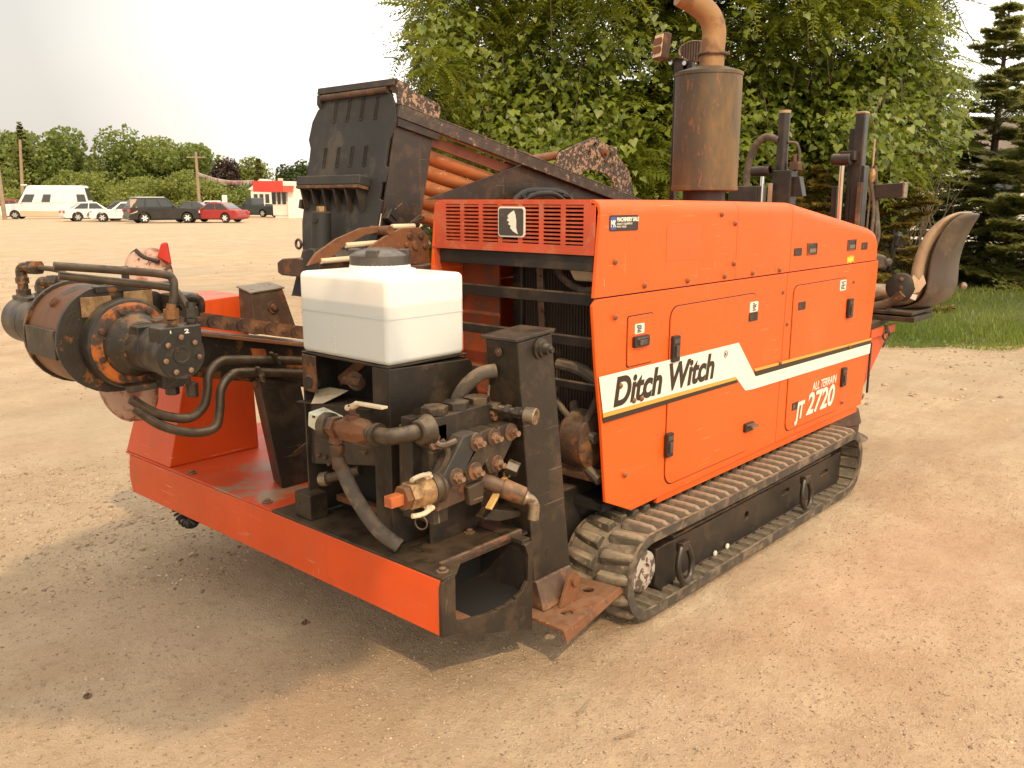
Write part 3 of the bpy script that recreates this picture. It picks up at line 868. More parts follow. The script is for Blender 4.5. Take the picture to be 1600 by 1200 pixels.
for i in range(NL):
    x, z, a = track_at(PER * (i + 0.3) / NL, R0 - 0.020)
    m = Matrix.Translation((x, (TY0 + TY1) / 2, z)) @ Matrix.Rotation(math.pi / 2 - a, 4, 'Y')
    if rib is None:
        rib = part('track_rib', MB().hull8([(-0.024, -0.135, -0.016), (0.024, -0.135, -0.016), (0.024, 0.135, -0.016), (-0.024, 0.135, -0.016),
                                            (-0.030, -0.140, 0.002), (0.030, -0.140, 0.002), (0.030, 0.140, 0.002), (-0.030, 0.140, 0.002)]), M_RUBBER, None, local=True)
        rib.parent = tb; rib.matrix_local = Matrix.Translation(-WORLD_LOC[D]) @ m
    else:
        inst(rib, tb, m, 'track_rib')
far = belt(3.62, 3.92, R0, R0 - 0.03)
for i in range(NL):
    x, z, a = track_at(PER * i / NL)
    far.obox((x + 0.012 * math.cos(a), 3.77, z + 0.012 * math.sin(a)), Vector((math.sin(a), 0, -math.cos(a))) * 0.024, (0, 0.14, 0), Vector((math.cos(a), 0, math.sin(a))) * 0.014)
part('far_track', far, M_RUBBER, D, label='dusty rubber track on the far side')
# front idler hub and rear sprocket
hub = part('drive_hub', MB().lathe((XF + 0.005, 1.90, ZC), (0, -1, 0), [(0, 0.135), (0.08, 0.135), (0.085, 0.095), (0.115, 0.095), (0.120, 0.088), (0.150, 0.082), (0.158, 0.07), (0.158, 0.035), (0.150, 0.033), (0.150, 0.0)], 36), M_ALU, D)
for k in range(10):
    hm = MB()
    a = 2 * math.pi * k / 10
    hm.hexn((XF + 0.005 + 0.108 * math.cos(a), 1.822, ZC + 0.108 * math.sin(a)), (0, -1, 0), 0.010, 0.012)
    part('hub_bolt', hm, M_RUSTD, hub)
sp = MB()
for k in range(14):
    a = 2 * math.pi * k / 14
    sp.obox((XF + 0.005 + 0.128 * math.cos(a), 1.86, ZC + 0.128 * math.sin(a)), (0.016 * math.cos(a), 0, 0.016 * math.sin(a)), (0, 0.03, 0), (-0.012 * math.sin(a), 0, 0.012 * math.cos(a)))
part('sprocket_teeth', sp, M_RUSTD, hub)
part('idler_wheel', MB().cyl((XB - 0.01, 1.80, ZC), (XB - 0.01, 1.92, ZC), 0.132, n=32), M_FRAME, D)
# track frame: long box beam with end block, slots, towing rings, rollers
fb = part('track_frame', MB().box((2.985, 1.778, 0.068), (4.72, 1.93, 0.236)), M_FRAME, D, 0.006)
cut(fb, MB().cyl((3.62, 1.70, 0.165), (3.62, 1.82, 0.165), 0.020, n=16).box((3.98, 1.70, 0.168), (4.07, 1.80, 0.190)).box((4.45, 1.70, 0.158), (4.55, 1.80, 0.178)))
blk = part('frame_end_block', MB().prism([(2.83, 0.09), (2.83, 0.245), (2.985, 0.245), (2.985, 0.045), (2.88, 0.045)], 'y', 1.764, 1.93), M_FRAME, D, 0.006)
part('orange_wear_shoe', MB().box((2.90, 1.77, 0.030), (2.99, 1.90, 0.0445)), M_ORPLUG, D, 0.003)
part('frame_flange', MB().box((2.99, 1.772, 0.055), (4.72, 1.93, 0.067)), M_FRAME, D, 0.002)
part('frame_top_plate', MB().box((2.99, 1.785, 0.237), (4.60, 1.95, 0.246)), M_RUSTD, D, 0.002)
for x in (3.02, 3.34, 3.70, 4.02, 4.36):
    part('carrier_bracket', MB().box((x, 1.82, 0.246), (x + 0.05, 1.90, 0.325)), M_FRAME, D, 0.004)
for i in range(6):
    part('track_roller', MB().lathe((3.05 + 0.29 * i, 1.795, 0.080), (0, 1, 0), [(0, 0.03), (0.003, 0.046), (0.12, 0.046), (0.123, 0.03)], 20), M_FRAME, D)
for x in (2.955, 4.115):
    r = part('towing_ring', MB().tube([(x + 0.028, 1.712, 0.225), (x + 0.052, 1.706, 0.16), (x + 0.035, 1.70, 0.105), (x, 1.698, 0.088), (x - 0.035, 1.70, 0.105), (x - 0.052, 1.706, 0.16), (x - 0.028, 1.712, 0.225), (x, 1.714, 0.245), (x + 0.028, 1.712, 0.225)],
                                      0.0125, 10, 5), M_FRAME, D)
    part('ring_lug', MB().box((x - 0.028, 1.702, 0.215), (x + 0.028, 1.735, 0.255)), M_FRAME, r, 0.004)
for x in (3.32, 3.43):
    part('bolt', MB().lathe((x, 1.7715, 0.075), (0, -1, 0), [(0, 0.013), (0.006, 0.013), (0.010, 0.006)], 12), M_MINT, D)

# ---- near-end platform and orange skirt
sk = part('skirt', MB().prism([(0.300, 1.708), (0.296, 1.700), (0.470, 1.700), (0.485, 1.706), (0.487, 1.72), (0.478, 1.72), (0.470, 1.712), (0.300, 1.714)][::1] and
          [(1.812, 0.298), (3.80, 0.306), (3.825, 0.33), (3.838, 0.38), (3.828, 0.45), (3.80, 0.479), (1.812, 0.480)], 'x', 1.698, 1.712), M_SKIRT, D, 0.003)
part('skirt_end', MB().hull8([(1.70, 3.80, 0.306), (1.76, 3.862, 0.315), (1.76, 3.874, 0.315), (1.70, 3.826, 0.306),
                              (1.70, 3.80, 0.479), (1.76, 3.862, 0.479), (1.76, 3.874, 0.479), (1.70, 3.826, 0.479)]), M_SKIRT, D, 0.003)
part('deck', MB().box((1.700, 2.70, 0.4805), (2.40, 3.86, 0.4895)), M_DECK, D, 0.002)
part('deck', MB().prism([(1.700, 1.80), (1.76, 1.80), (1.84, 1.86), (2.16, 1.86), (2.30, 2.02), (2.50, 2.02), (2.50, 2.698), (1.700, 2.698)], 'z', 0.4805, 0.4895), M_BROWN, D, 0.002, label='dusty dark deck plate')
part('deck_lip', MB().bar((1.76, 1.872, 0.486), (2.14, 1.872, 0.488), 0.014, 0.030), M_RUSTD, D, 0.003)
part('deck_beam', MB().box((1.80, 2.05, 0.40), (2.45, 2.12, 0.4795)), M_DARK, D)
part('deck_beam', MB().box((1.80, 3.40, 0.34), (2.45, 3.50, 0.4795)), M_BLACK, D)
part('box_back', MB().box((1.76, 2.02, 0.310), (2.093, 2.032, 0.4795)), M_DARK, D)  # wall coloured black for the shade inside the end box
part('box_floor', MB().box((1.714, 1.812, 0.300), (1.84, 2.01, 0.309)), M_RUST, D)
part('box_floor', MB().box((1.842, 1.812, 0.298), (2.093, 2.01, 0.306)), M_DARK, D, label='inner floor of the end box blackened for its shade')  # black colour stands for the shade under the deck
cp = part('end_plate', MB().prism([(1.694, 0.300), (1.694, 0.455), (1.700, 0.474), (1.716, 0.484), (1.752, 0.484), (1.752, 0.345), (1.762, 0.328), (1.80, 0.318),
                                   (1.90, 0.305), (1.985, 0.302), (2.06, 0.322), (2.088, 0.352), (2.092, 0.440), (2.078, 0.474), (2.070, 0.484), (2.116, 0.484), (2.112, 0.168), (1.90, 0.236), (1.76, 0.286)],
                                  'y', 1.797, 1.811), M_BROWN, D, 0.0025)
cut(cp, MB().box((1.93, 1.79, 0.300), (1.938, 1.82, 0.318)).box((1.975, 1.79, 0.300), (1.983, 1.82, 0.318)).box((2.02, 1.79, 0.304), (2.028, 1.82, 0.325)))
rim = MB()
rim.box((2.078, 1.811, 0.478), (2.116, 2.30, 0.494))
part('top_rail', rim, M_BROWN, D, 0.002)
part('inner_side_sheet', MB().box((2.094, 1.812, 0.18), (2.104, 2.30, 0.4775)), M_BLACK, D)
for (x, y) in ((1.735, 1.835), (1.735, 2.78), (1.728, 3.325), (2.02, 2.00)):
    b = part('deck_bolt', MB().lathe((x, y, 0.4895), (0, 0, 1), [(0, 0.020), (0.004, 0.020), (0.005, 0.012), (0.013, 0.011), (0.015, 0.004)], 14), M_RUSTD, D)
cc = MB()
pts = []
for i in range(150):
    t = i / 149
    a = 2 * math.pi * 11 * t
    bend = math.pi * t
    c0 = Vector((1.76, 3.46 - 0.10 * math.cos(bend) * 0.8, 0.292 - 0.060 * math.sin(bend)))
    rad_dir = Vector((0, -math.cos(bend), -math.sin(bend)))
    pts.append(c0 + rad_dir * 0.020 * math.cos(a) + Vector((1, 0, 0)) * 0.020 * math.sin(a))
part('coiled_cable', MB().tube(pts, 0.0055, 6, 0), M_ROD, D)

# ---- orange pedestal at the far corner
ped = part('pedestal', MB().hull8([(1.703, 3.462, 0.4905), (2.135, 3.462, 0.4905), (2.135, 3.858, 0.4905), (1.703, 3.858, 0.4905),
                                   (1.885, 3.462, 1.180), (2.115, 3.462, 1.190), (2.115, 3.76, 1.190), (1.885, 3.76, 1.180)]), M_SKIRT, D, 0.004)
sb = part('side_box', MB().hull8([(2.03, 3.27, 1.04), (2.24, 3.27, 1.04), (2.24, 3.38, 1.04), (2.03, 3.38, 1.04),
                                  (2.03, 3.28, 1.212), (2.185, 3.28, 1.222), (2.185, 3.38, 1.240), (2.03, 3.38, 1.232)]), M_RUSTD, D, 0.004)
part('side_box_lid', MB().hull8([(2.025, 3.275, 1.2135), (2.19, 3.275, 1.2235), (2.19, 3.385, 1.2415), (2.025, 3.385, 1.2335),
                                      (2.025, 3.275, 1.219), (2.19, 3.275, 1.229), (2.19, 3.385, 1.247), (2.025, 3.385, 1.239)]), M_STEEL, D)
part('bolt', MB().lathe((2.125, 3.275, 1.15), (0, -1, 0), [(0, 0.026), (0.008, 0.026), (0.008, 0.014), (0.018, 0.013)], 18), M_RUSTD, D)

# ---- boom frame: u along the boom (falling towards the far end), v square to it
BT = math.radians(12.5)
BC, BS = math.cos(BT), math.sin(BT)
def B(u, y, v):
    return Vector((2.36 + u * BC + v * BS, y, 1.40 - u * BS + v * BC))
def bbox(mb, u0, u1, y0, y1, v0, v1):
    return mb.hull8([B(u0, y0, v0), B(u1, y0, v0), B(u1, y1, v0), B(u0, y1, v0), B(u0, y0, v1), B(u1, y0, v1), B(u1, y1, v1), B(u0, y1, v1)])
def bprism(mb, poly, y0, y1):      # poly of (u, v)
    n = len(poly)
    vs = [B(u, y0, v) for u, v in poly] + [B(u, y1, v) for u, v in poly]
    return mb.add(vs, [tuple(range(n))[::-1], tuple(range(n, 2 * n))] + [(i, (i + 1) % n, n + (i + 1) % n, n + i) for i in range(n)])
def bu(X, Z):
    return ((X - 2.36) * BC - (Z - 1.40) * BS, (X - 2.36) * BS + (Z - 1.40) * BC)

# pipe box end: front plate with ragged right edge, side plate, top plate
edge = [(0.002, 2.852), (0.08, 2.848), (0.082, 2.862), (0.20, 2.855), (0.205, 2.872), (0.27, 2.868), (0.275, 2.852), (0.335, 2.846), (0.34, 2.862), (0.45, 2.860), (0.50, 2.838),
        (0.535, 2.836), (0.58, 2.85), (0.60, 2.862), (0.655, 2.90), (0.66, 3.33), (0.615, 3.345), (0.60, 3.375), (0.55, 3.405), (0.47, 3.415), (0.43, 3.392), (0.30, 3.388), (0.22, 3.40), (0.20, 3.385), (0.10, 3.38), (0.02, 3.36), (-0.02, 3.35), (-0.02, 2.87)]
n = len(edge)
mb = MB().add([B(-0.012, y, v) for v, y in edge] + [B(0.0, y, v) for v, y in edge],
              [tuple(range(n))[::-1], tuple(range(n, 2 * n))] + [(i, (i + 1) % n, n + (i + 1) % n, n + i) for i in range(n)])
face = part('rack_end_plate', mb, M_SLATE, D, 0.0015)
for i in range(4):
    for vv, hh in ((0.585, 0.044), (0.385, 0.040)):
        y = 2.968 + 0.092 * i + (0 if vv > 0.4 else 0.03)
        sl = MB()
        for (a, b) in (((y - 0.009), (y - 0.006)), ((y + 0.006), (y + 0.009))):
            bbox(sl, -0.016, -0.0125, a, b, vv - hh, vv + hh)
        bbox(sl, -0.0165, -0.0125, y - 0.009, y + 0.009, vv - hh - 0.004, vv - hh)
        bbox(sl, -0.0165, -0.0125, y - 0.009, y + 0.009, vv + hh, vv + hh + 0.004)
        part('slot_weld', sl, M_BLACK, face)
ct = MB()
for i in range(4):
    for vv, hh in ((0.585, 0.038), (0.385, 0.035)):
        y = 2.968 + 0.092 * i + (0 if vv > 0.4 else 0.03)
        bbox(ct, -0.03, 0.03, y - 0.0055, y + 0.0055, vv - hh, vv + hh)
cut(face, ct)
part('rack_inner_plate', bbox(MB(), 0.02, 0.03, 2.90, 3.36, 0.0, 0.60), M_DARK, D)
part('rack_top_cap', bbox(MB(), -0.035, 0.05, 2.85, 3.365, 0.662, 0.690), M_BROWN, D, 0.003)
part('rack_top_roll', MB().tube([B(-0.02, 2.90, 0.652), B(-0.02, 3.35, 0.648)], 0.014, 12, 0), M_RUSTD, D)
part('rack_cap_ear', bprism(MB(), [(-0.035, 0.66), (-0.03, 0.62), (-0.005, 0.595), (0.04, 0.60), (0.05, 0.66)], 3.34, 3.365), M_BLACK, D, 0.003)
part('rack_side_plate', bprism(MB(), [(0.0, -0.02), (0.205, -0.02), (0.212, 0.54), (0.215, 0.595), (0.0, 0.595)], 2.846, 2.856), M_BROWN, D, 0.0015)
topp = part('rack_gusset', bprism(MB(), [(0.0, 0.598), (0.228, 0.598), (0.232, 0.635), (0.225, 0.652), (0.21, 0.662), (0.06, 0.668), (-0.03, 0.690), (-0.015, 0.64)], 2.842, 2.856), M_CHIP, D, 0.002)
cut(topp, MB().tube([B(0.205, 2.80, 0.635), B(0.205, 2.90, 0.635)], 0.010, 14, 0))
part('rack_rail', bprism(MB(), [(-0.005, 0.538), (2.10, 0.550), (2.10, 0.598), (-0.005, 0.590)], 2.826, 2.8415), M_CHIPRAIL, D, 0.003)
part('rack_rail_flange', bprism(MB(), [(-0.005, 0.5905), (2.10, 0.5985), (2.10, 0.606), (-0.005, 0.598)], 2.826, 2.875), M_CHIPRAIL, D, 0.002)
part('rack_under_lip', bprism(MB(), [(0.0, 0.505), (0.235, 0.508), (0.235, 0.537), (0.0, 0.537)], 2.83, 2.8455), M_BLACK, D, 0.002)
part('rack_inner_rail', bprism(MB(), [(0.237, 0.487), (2.0, 0.490), (2.0, 0.537), (0.237, 0.533)], 2.880, 2.894), M_RAILRED, D, 0.002)
part('rack_corner_plate', bprism(MB(), [bu(*q) for q in ((2.64, 1.60), (3.374, 1.790), (3.70, 1.72), (4.0, 1.60))], 2.858, 2.868), M_BROWN, D, 0.002)
part('hose_bundle', MB().tube([(3.14, 2.80, 1.59), (3.22, 2.80, 1.632), (3.36, 2.80, 1.640), (3.50, 2.80, 1.630), (3.58, 2.80, 1.59)], 0.018, 10)
     .tube([(3.18, 2.78, 1.59), (3.26, 2.77, 1.622), (3.40, 2.77, 1.626), (3.50, 2.78, 1.59)], 0.013, 10), M_ROD, D)
bristle = MB()
for i in range(60):
    x = random.uniform(3.16, 3.56); z = 1.630 - abs(x - 3.36) * 0.12
    bristle.cyl((x, 2.775, z), (x + random.uniform(-0.03, 0.03), 2.775 + random.uniform(-0.02, 0.02), z + random.uniform(0.005, 0.022)), 0.0022, 0.001, 4)
part('hose_wrap', bristle, M_ROD, D)
# stop bracket on the side plate
part('pin_bracket', MB().obox(B(0.055, 2.828, 0.125), Vector((0.045, 0, -0.035)), (0, 0.018, 0), Vector((0.014, 0, 0.020))), M_BROWN, D, 0.004)
part('pin_bracket_core', MB().obox(B(0.030, 2.808, 0.150), Vector((0.018, 0, -0.014)), (0, 0.004, 0), Vector((0.008, 0, 0.011))), M_DARK, D)
wl = MB()
for a, b in (((0.02, 0.14), (0.09, 0.21)), ((0.10, 0.10), (0.22, 0.20)), ((0.13, 0.09), (0.22, 0.165))):
    wl.bar(B(a[0], 2.8445, a[1]), B(b[0], 2.8445, b[1]), 0.003, 0.005, (0, 1, 0))
part('weld_scars', wl, M_STEEL, D)
part('slide_catch', MB().bar(B(0.145, 2.838, 0.130), B(0.215, 2.838, 0.175), 0.016, 0.016), M_BROWN, D, 0.002)
# ledge with gussets under it
lg = part('end_ledge', bbox(MB(), -0.075, -0.013, 2.935, 3.375, 0.252, 0.292), M_SLATE, D, 0.005)
part('ledge_lip', bbox(MB(), -0.073, -0.02, 2.935, 3.375, 0.238, 0.2515), M_RUSTD, D, 0.002)
for i in range(6):
    y = 2.955 + 0.078 * i
    g = MB()
    a0 = [(-0.066, 0.237), (-0.013, 0.237), (-0.013, 0.155), (-0.024, 0.150)]
    vs = [B(u, y, v) for u, v in a0] + [B(u, y + 0.008, v) for u, v in a0]
    g.add(vs, [(3, 2, 1, 0), (4, 5, 6, 7), (0, 1, 5, 4), (1, 2, 6, 5), (2, 3, 7, 6), (3, 0, 4, 7)])
    part('ledge_gusset', g, M_BLACK, D)
part('side_tab', bbox(MB(), -0.03, 0.03, 3.381, 3.40, 0.16, 0.20), M_BLACK, D, 0.003)
part('side_hook', MB().ring((2.34, 3.372, 1.405), (1, 0, 0), 0.020, 0.006, 16, 6), M_BLACK, D)
# lower apron, vertical roller, lower block
part('rack_apron', MB().hull8([(2.28, 2.88, 1.18), (2.30, 2.88, 1.18), (2.30, 3.36, 1.18), (2.28, 3.36, 1.18),
                               B(-0.012, 2.88, -0.021), B(0.01, 2.88, -0.021), B(0.01, 3.35, -0.021), B(-0.012, 3.35, -0.021)]), M_SLATE, D, 0.003)
rl = part('vertical_roller', MB().lathe((2.30, 3.150, 1.395), (0.05, 0, 1), [(0, 0.042), (0.150, 0.041), (0.155, 0.030)], 20), M_SLATE, D)
part('roller_nut', MB().hexn((2.308, 3.15, 1.550), (0.05, 0, 1), 0.020, 0.022), M_BRASS, rl)
part('painted_roller_hole', MB().cyl((2.268, 3.135, 1.515), (2.262, 3.133, 1.515), 0.011, n=14), M_INK, rl)  # black disc on the surface painted for the hole's shade
part('lower_block', MB().prism([(2.90, 1.30), (3.14, 1.30), (3.155, 1.385), (3.10, 1.400), (3.07, 1.400), (3.058, 1.380), (3.044, 1.400), (2.95, 1.398), (2.905, 1.37)], 'x', 2.20, 2.28), M_SLATE, D, 0.005)
part('foot_block', MB().prism([(3.15, 1.275), (3.34, 1.275), (3.368, 1.285), (3.368, 1.33), (3.33, 1.348), (3.22, 1.356), (3.15, 1.35)], 'x', 2.22, 2.29), M_RUSTD, D, 0.006)
# rusty linkage in front of the box
la = part('link_arm', MB().prism([(1.98, 1.355), (2.02, 1.40), (2.12, 1.452), (2.24, 1.490), (2.40, 1.497), (2.40, 1.478), (2.26, 1.462), (2.16, 1.425), (2.08, 1.375)], 'y', 2.80, 2.815), M_RUST, D, 0.002)
la2 = part('link_plate', MB().prism([(2.16, 1.34), (2.22, 1.41), (2.31, 1.455), (2.40, 1.487), (2.50, 1.487), (2.545, 1.45), (2.55, 1.34)], 'y', 2.742, 2.757), M_RUST, D, 0.002)
for x, z, r in ((2.44, 1.455, 0.014), (2.50, 1.455, 0.014), (2.47, 1.415, 0.018), (2.42, 1.42, 0.010), (2.52, 1.41, 0.010)):
    part('link_bolt', MB().lathe((x, 2.742, z), (0, -1, 0), [(0, r), (0.008, r), (0.010, r * 0.6)], 12), M_RUSTD, la2)
part('link_pin', MB().cyl((2.34, 2.74, 1.478), (2.34, 2.86, 1.478), 0.018, n=16), M_RUST, D)
for (p, q) in (((2.04, 2.80, 1.37), (2.26, 2.80, 1.375)), ((2.16, 2.80, 1.425), (2.34, 2.80, 1.430)), ((2.38, 2.78, 1.492), (2.50, 2.78, 1.492))):
    part('link_rod', MB().cyl(p, q, 0.011, n=10), M_CREAM, D)
part('link_body', MB().box((2.06, 2.82, 1.26), (2.58, 2.845, 1.37)), M_RUSTD, D, 0.004)
part('lower_beam', MB().box((2.30, 2.72, 1.20), (2.60, 2.80, 1.335)), M_RUSTD, D, 0.004)

# speckled plate with holes, link and lug above the rail
hp = part('pivot_plate', MB().prism([(3.660, 1.68), (3.645, 1.79), (3.66, 1.835), (3.80, 1.882), (3.965, 1.930), (4.13, 1.878), (4.165, 1.885), (4.18, 1.868), (4.165, 1.850), (4.29, 1.762), (4.37, 1.60), (4.19, 1.60),
                                     (4.14, 1.700), (4.06, 1.742), (3.90, 1.762), (3.80, 1.700)], 'y', 2.945, 2.960), M_CHIP, D, 0.0025)
hh = MB()
for x, z in ((3.965, 1.885), (3.915, 1.845), (3.985, 1.815), (4.055, 1.795), (4.125, 1.780), (4.105, 1.838)):
    hh.cyl((x, 2.90, z), (x, 3.0, z), 0.0155, n=14)
cut(hp, hh)
part('pivot_bolt', MB().lathe((4.045, 2.945, 1.850), (0, -1, 0), [(0, 0.024), (0.010, 0.024), (0.010, 0.016), (0.028, 0.015)], 16), M_RUST, hp)
part('pivot_lug', MB().prism([(3.28, 1.77), (3.40, 1.835), (3.47, 1.835), (3.56, 1.80), (3.56, 1.74), (3.40, 1.74)], 'y', 3.0, 3.012), M_RUST, D, 0.002)
part('pivot_strut', MB().cyl((3.50, 3.02, 1.795), (3.70, 3.00, 1.825), 0.022, n=14), M_RUST, D)
part('pivot_tail', MB().prism([(4.18, 1.60), (4.37, 1.60), (4.46, 1.50), (4.20, 1.50)], 'y', 2.95, 2.962), M_BLACK, D)

# boom beam: from the drive end back under the rack, and down to the far end
part('boom_beam', bprism(MB(), [bu(1.34, 1.085), bu(1.45, 1.165), bu(2.36, 0.972), bu(4.9, 0.41), bu(4.9, 0.22), bu(2.36, 0.78), bu(1.55, 0.975), bu(1.36, 1.00)], 2.965, 3.205), M_GEAR, D, 0.004)
part('boom_top_flange', bprism(MB(), [bu(1.42, 1.172), bu(4.9, 0.42), bu(4.9, 0.408), bu(1.42, 1.160)], 2.93, 3.24), M_RUSTD, D, 0.002)
part('boom_angle_rail', bprism(MB(), [bu(1.52, 1.150), bu(2.60, 0.918), bu(2.60, 0.905), bu(1.52, 1.137)], 2.905, 2.93), M_RUST, D, 0.002)
part('orange_tab', bprism(MB(), [bu(1.815, 1.045), bu(1.875, 1.035), bu(1.880, 1.012), bu(1.865, 0.998), bu(1.820, 1.010)], 2.955, 2.964), M_ORPLUG, D, 0.001)
part('boom_stiffener', bprism(MB(), [bu(1.80, 0.925), bu(2.0, 0.885), bu(2.0, 0.862), bu(1.80, 0.90)], 2.92, 2.935), M_RUST, D, 0.003)
part('boom_leg', MB().hull8([(1.86, 2.87, 0.4905), (2.05, 2.87, 0.4905), (2.05, 2.99, 0.4905), (1.90, 2.99, 0.4905),
                             (1.80, 2.90, 0.94), (1.99, 2.90, 0.89), (1.99, 3.02, 0.89), (1.84, 3.02, 0.94)]), M_BROWN, D, 0.005)
part('boom_leg_web', MB().bar((1.90, 2.888, 0.60), (2.16, 2.86, 0.72), 0.012, 0.02), M_RUSTD, D)
# chain
def ch_pt(u, v=0.0):
    X = 1.56 + u * BC
    return Vector((X, 3.0, 1.186 - u * BS + v))
k0 = None
lnk = MB()
prof = []
for sgn in (-1, 1):
    for i in range(9):
        a = math.radians(-90 + 22.5 * i) if sgn > 0 else math.radians(90 + 22.5 * i)
        prof.append((sgn * 0.030 + 0.026 * math.cos(a), 0.026 * math.sin(a)))
def link_mesh(w):
    m = MB()
    for s in (-1, 1):
        m.prism(prof, 'y', s * w - 0.003, s * w + 0.003)
    for x in (-0.030, 0.030):
        m.cyl((x, -w - 0.007, 0), (x, w + 0.007, 0), 0.0095, n=10)
        m.cyl((x, -w + 0.004, 0), (x, w - 0.004, 0), 0.012, n=10)
    return m
lsrc = {}
for i in range(20):
    k = i % 2
    p = ch_pt(0.030 + i * 0.0605)
    m = Matrix.Translation(p) @ Matrix.Rotation(BT, 4, 'Y')
    if k not in lsrc:
        o = part('chain_link', link_mesh(0.020 if k else 0.027), M_RUST if k else M_RUSTD, None, local=True)
        o.parent = D; o.matrix_local = Matrix.Translation(-WORLD_LOC[D]) @ m
        lsrc[k] = o
    else:
        inst(lsrc[k], D, m, 'chain_link')

# drive end: rounded side plates, rim, planetary hubs, motors
AX, AZ = 1.285, 1.145
def dplate(y0, y1, R=0.180):
    pts = []
    for i in range(17):
        a = math.radians(90 + 180 * i / 16)
        pts.append((AX + R * math.cos(a), AZ + R * math.sin(a)))
    pts += [(1.45, 0.958), (1.52, 0.985), (1.54, 1.24), (1.45, 1.290)]
    return MB().prism(pts, 'y', y0, y1)
dp = part('drive_side_plate', dplate(2.935, 2.952), M_GEAR, D, 0.002)
part('drive_side_plate', dplate(3.200, 3.217), M_GEAR, D, 0.002, label='far rounded side plate')
part('drive_rim', MB().lathe((AX, 2.953, AZ), (0, 1, 0), [(0, 0.168), (0.02, 0.170), (0.226, 0.170), (0.246, 0.168)], 40), M_GEARRIM, D)
part('rim_plate', MB().obox((AX - 0.172, 3.075, AZ - 0.005), (0.006, 0, 0), (0, 0.118, 0), (0, 0, 0.048)), M_MOTOR, D, 0.002)
part('rim_bolt', MB().lathe((AX - 0.118, 3.07, AZ + 0.118), (-0.7, 0, 0.7), [(0, 0.018), (0.012, 0.017), (0.014, 0.010)], 12), M_RUST, D)
mb = MB().box((1.19, 2.928, 1.225), (1.29, 2.9345, 1.290))
mb.box((1.33, 2.926, 1.245), (1.43, 2.9345, 1.300))
part('plate_pads', mb, M_BRASS, dp, 0.002)
part('top_bar', MB().box((1.24, 2.925, 1.300), (1.52, 2.96, 1.322)), M_GEAR, D, 0.003)
HX, HZ = 1.325, 1.130
part('hub_flange', MB().lathe((HX, 2.934, HZ), (0, -1, 0), [(0, 0.150), (0.040, 0.150), (0.052, 0.146), (0.056, 0.138)], 44), M_MOTOR, D)
part('primer_ring', MB().lathe((HX, 2.878, HZ), (0, -1, 0), [(0, 0.138), (0.018, 0.130), (0.022, 0.100)], 44), M_PRIMER, D)
hb = part('hub_cover', MB().lathe((HX, 2.857, HZ), (0, -1, 0), [(0, 0.108), (0.03, 0.100), (0.045, 0.086), (0.075, 0.080), (0.08, 0.07)], 36), M_GEAR, D)
for k in range(8):
    mb = MB()
    a = 2 * math.pi * (k + 0.4) / 8
    mb.lathe((HX + 0.119 * math.cos(a), 2.860, HZ + 0.119 * math.sin(a)), (0, -1, 0), [(0, 0.011), (0.010, 0.011), (0.012, 0.005)], 10)
    part('hub_bolt', mb, M_RUSTD, hb)
    mb = MB()
    mb.lathe((HX + 0.064 * math.cos(a + .4), 2.778, HZ + 0.064 * math.sin(a + .4)), (0, -1, 0), [(0, 0.010), (0.012, 0.010), (0.013, 0.004)], 10)
    part('hub_bolt', mb, M_RUSTD, hb)
part('hub_guard', MB().prism([(1.36, 1.212), (1.44, 1.222), (1.50, 1.196), (1.52, 1.18), (1.44, 1.190), (1.36, 1.195)], 'y', 2.78, 2.93), M_RUSTD, D, 0.003)
mt = part('drive_motor', MB().lathe((HX, 2.778, HZ), (0, -1, 0), [(0, 0.056), (0.006, 0.074), (0.085, 0.074), (0.087, 0.071), (0.090, 0.074), (0.150, 0.074), (0.152, 0.071), (0.155, 0.078), (0.222, 0.078), (0.226, 0.075)], 36), M_MOTOR, D)
part('port_block', MB().box((HX - 0.066, 2.5528, HZ + 0.030), (HX + 0.072, 2.625, HZ + 0.088)), M_MOTOR, mt, 0.005)
part('port_block', MB().box((HX - 0.055, 2.72, HZ + 0.030), (HX + 0.050, 2.775, HZ + 0.076)), M_MOTOR, mt, 0.005)
part('motor_end_disc', MB().lathe((HX, 2.553, HZ), (0, -1, 0), [(0, 0.029), (0.004, 0.028), (0.004, 0.022), (0.002, 0.020), (0.002, 0.004)], 28), M_GEAR, mt)
for k in range(7):
    a = math.radians(90 + 360 / 7 * k)
    c = (HX + 0.056 * math.cos(a), 2.5525, HZ + 0.056 * math.sin(a))
    part('painted_bolt_recess', MB().lathe(c, (0, -1, 0), [(0, 0.0145), (0.0012, 0.0145)], 18), M_INK, mt)  # raised black disc under each bolt, coloured as the recess's shade
    part('motor_bolt', MB().lathe((c[0], 2.5515, c[2]), (0, -1, 0), [(0, 0.0085), (0.006, 0.0085), (0.0075, 0.005)], 10), M_BOLT, mt)
lettering('port_mark', '2', (HX + 0.014, 2.5520, HZ + 0.066), 0.018, M_WHITE, mt, sx=1.6, bold=0.0008, depth=0.0006)
lettering('port_mark', '1', (HX - 0.036, 2.5520, HZ + 0.070), 0.012, M_WHITE, mt, sx=1.6, bold=0.0006, depth=0.0006)
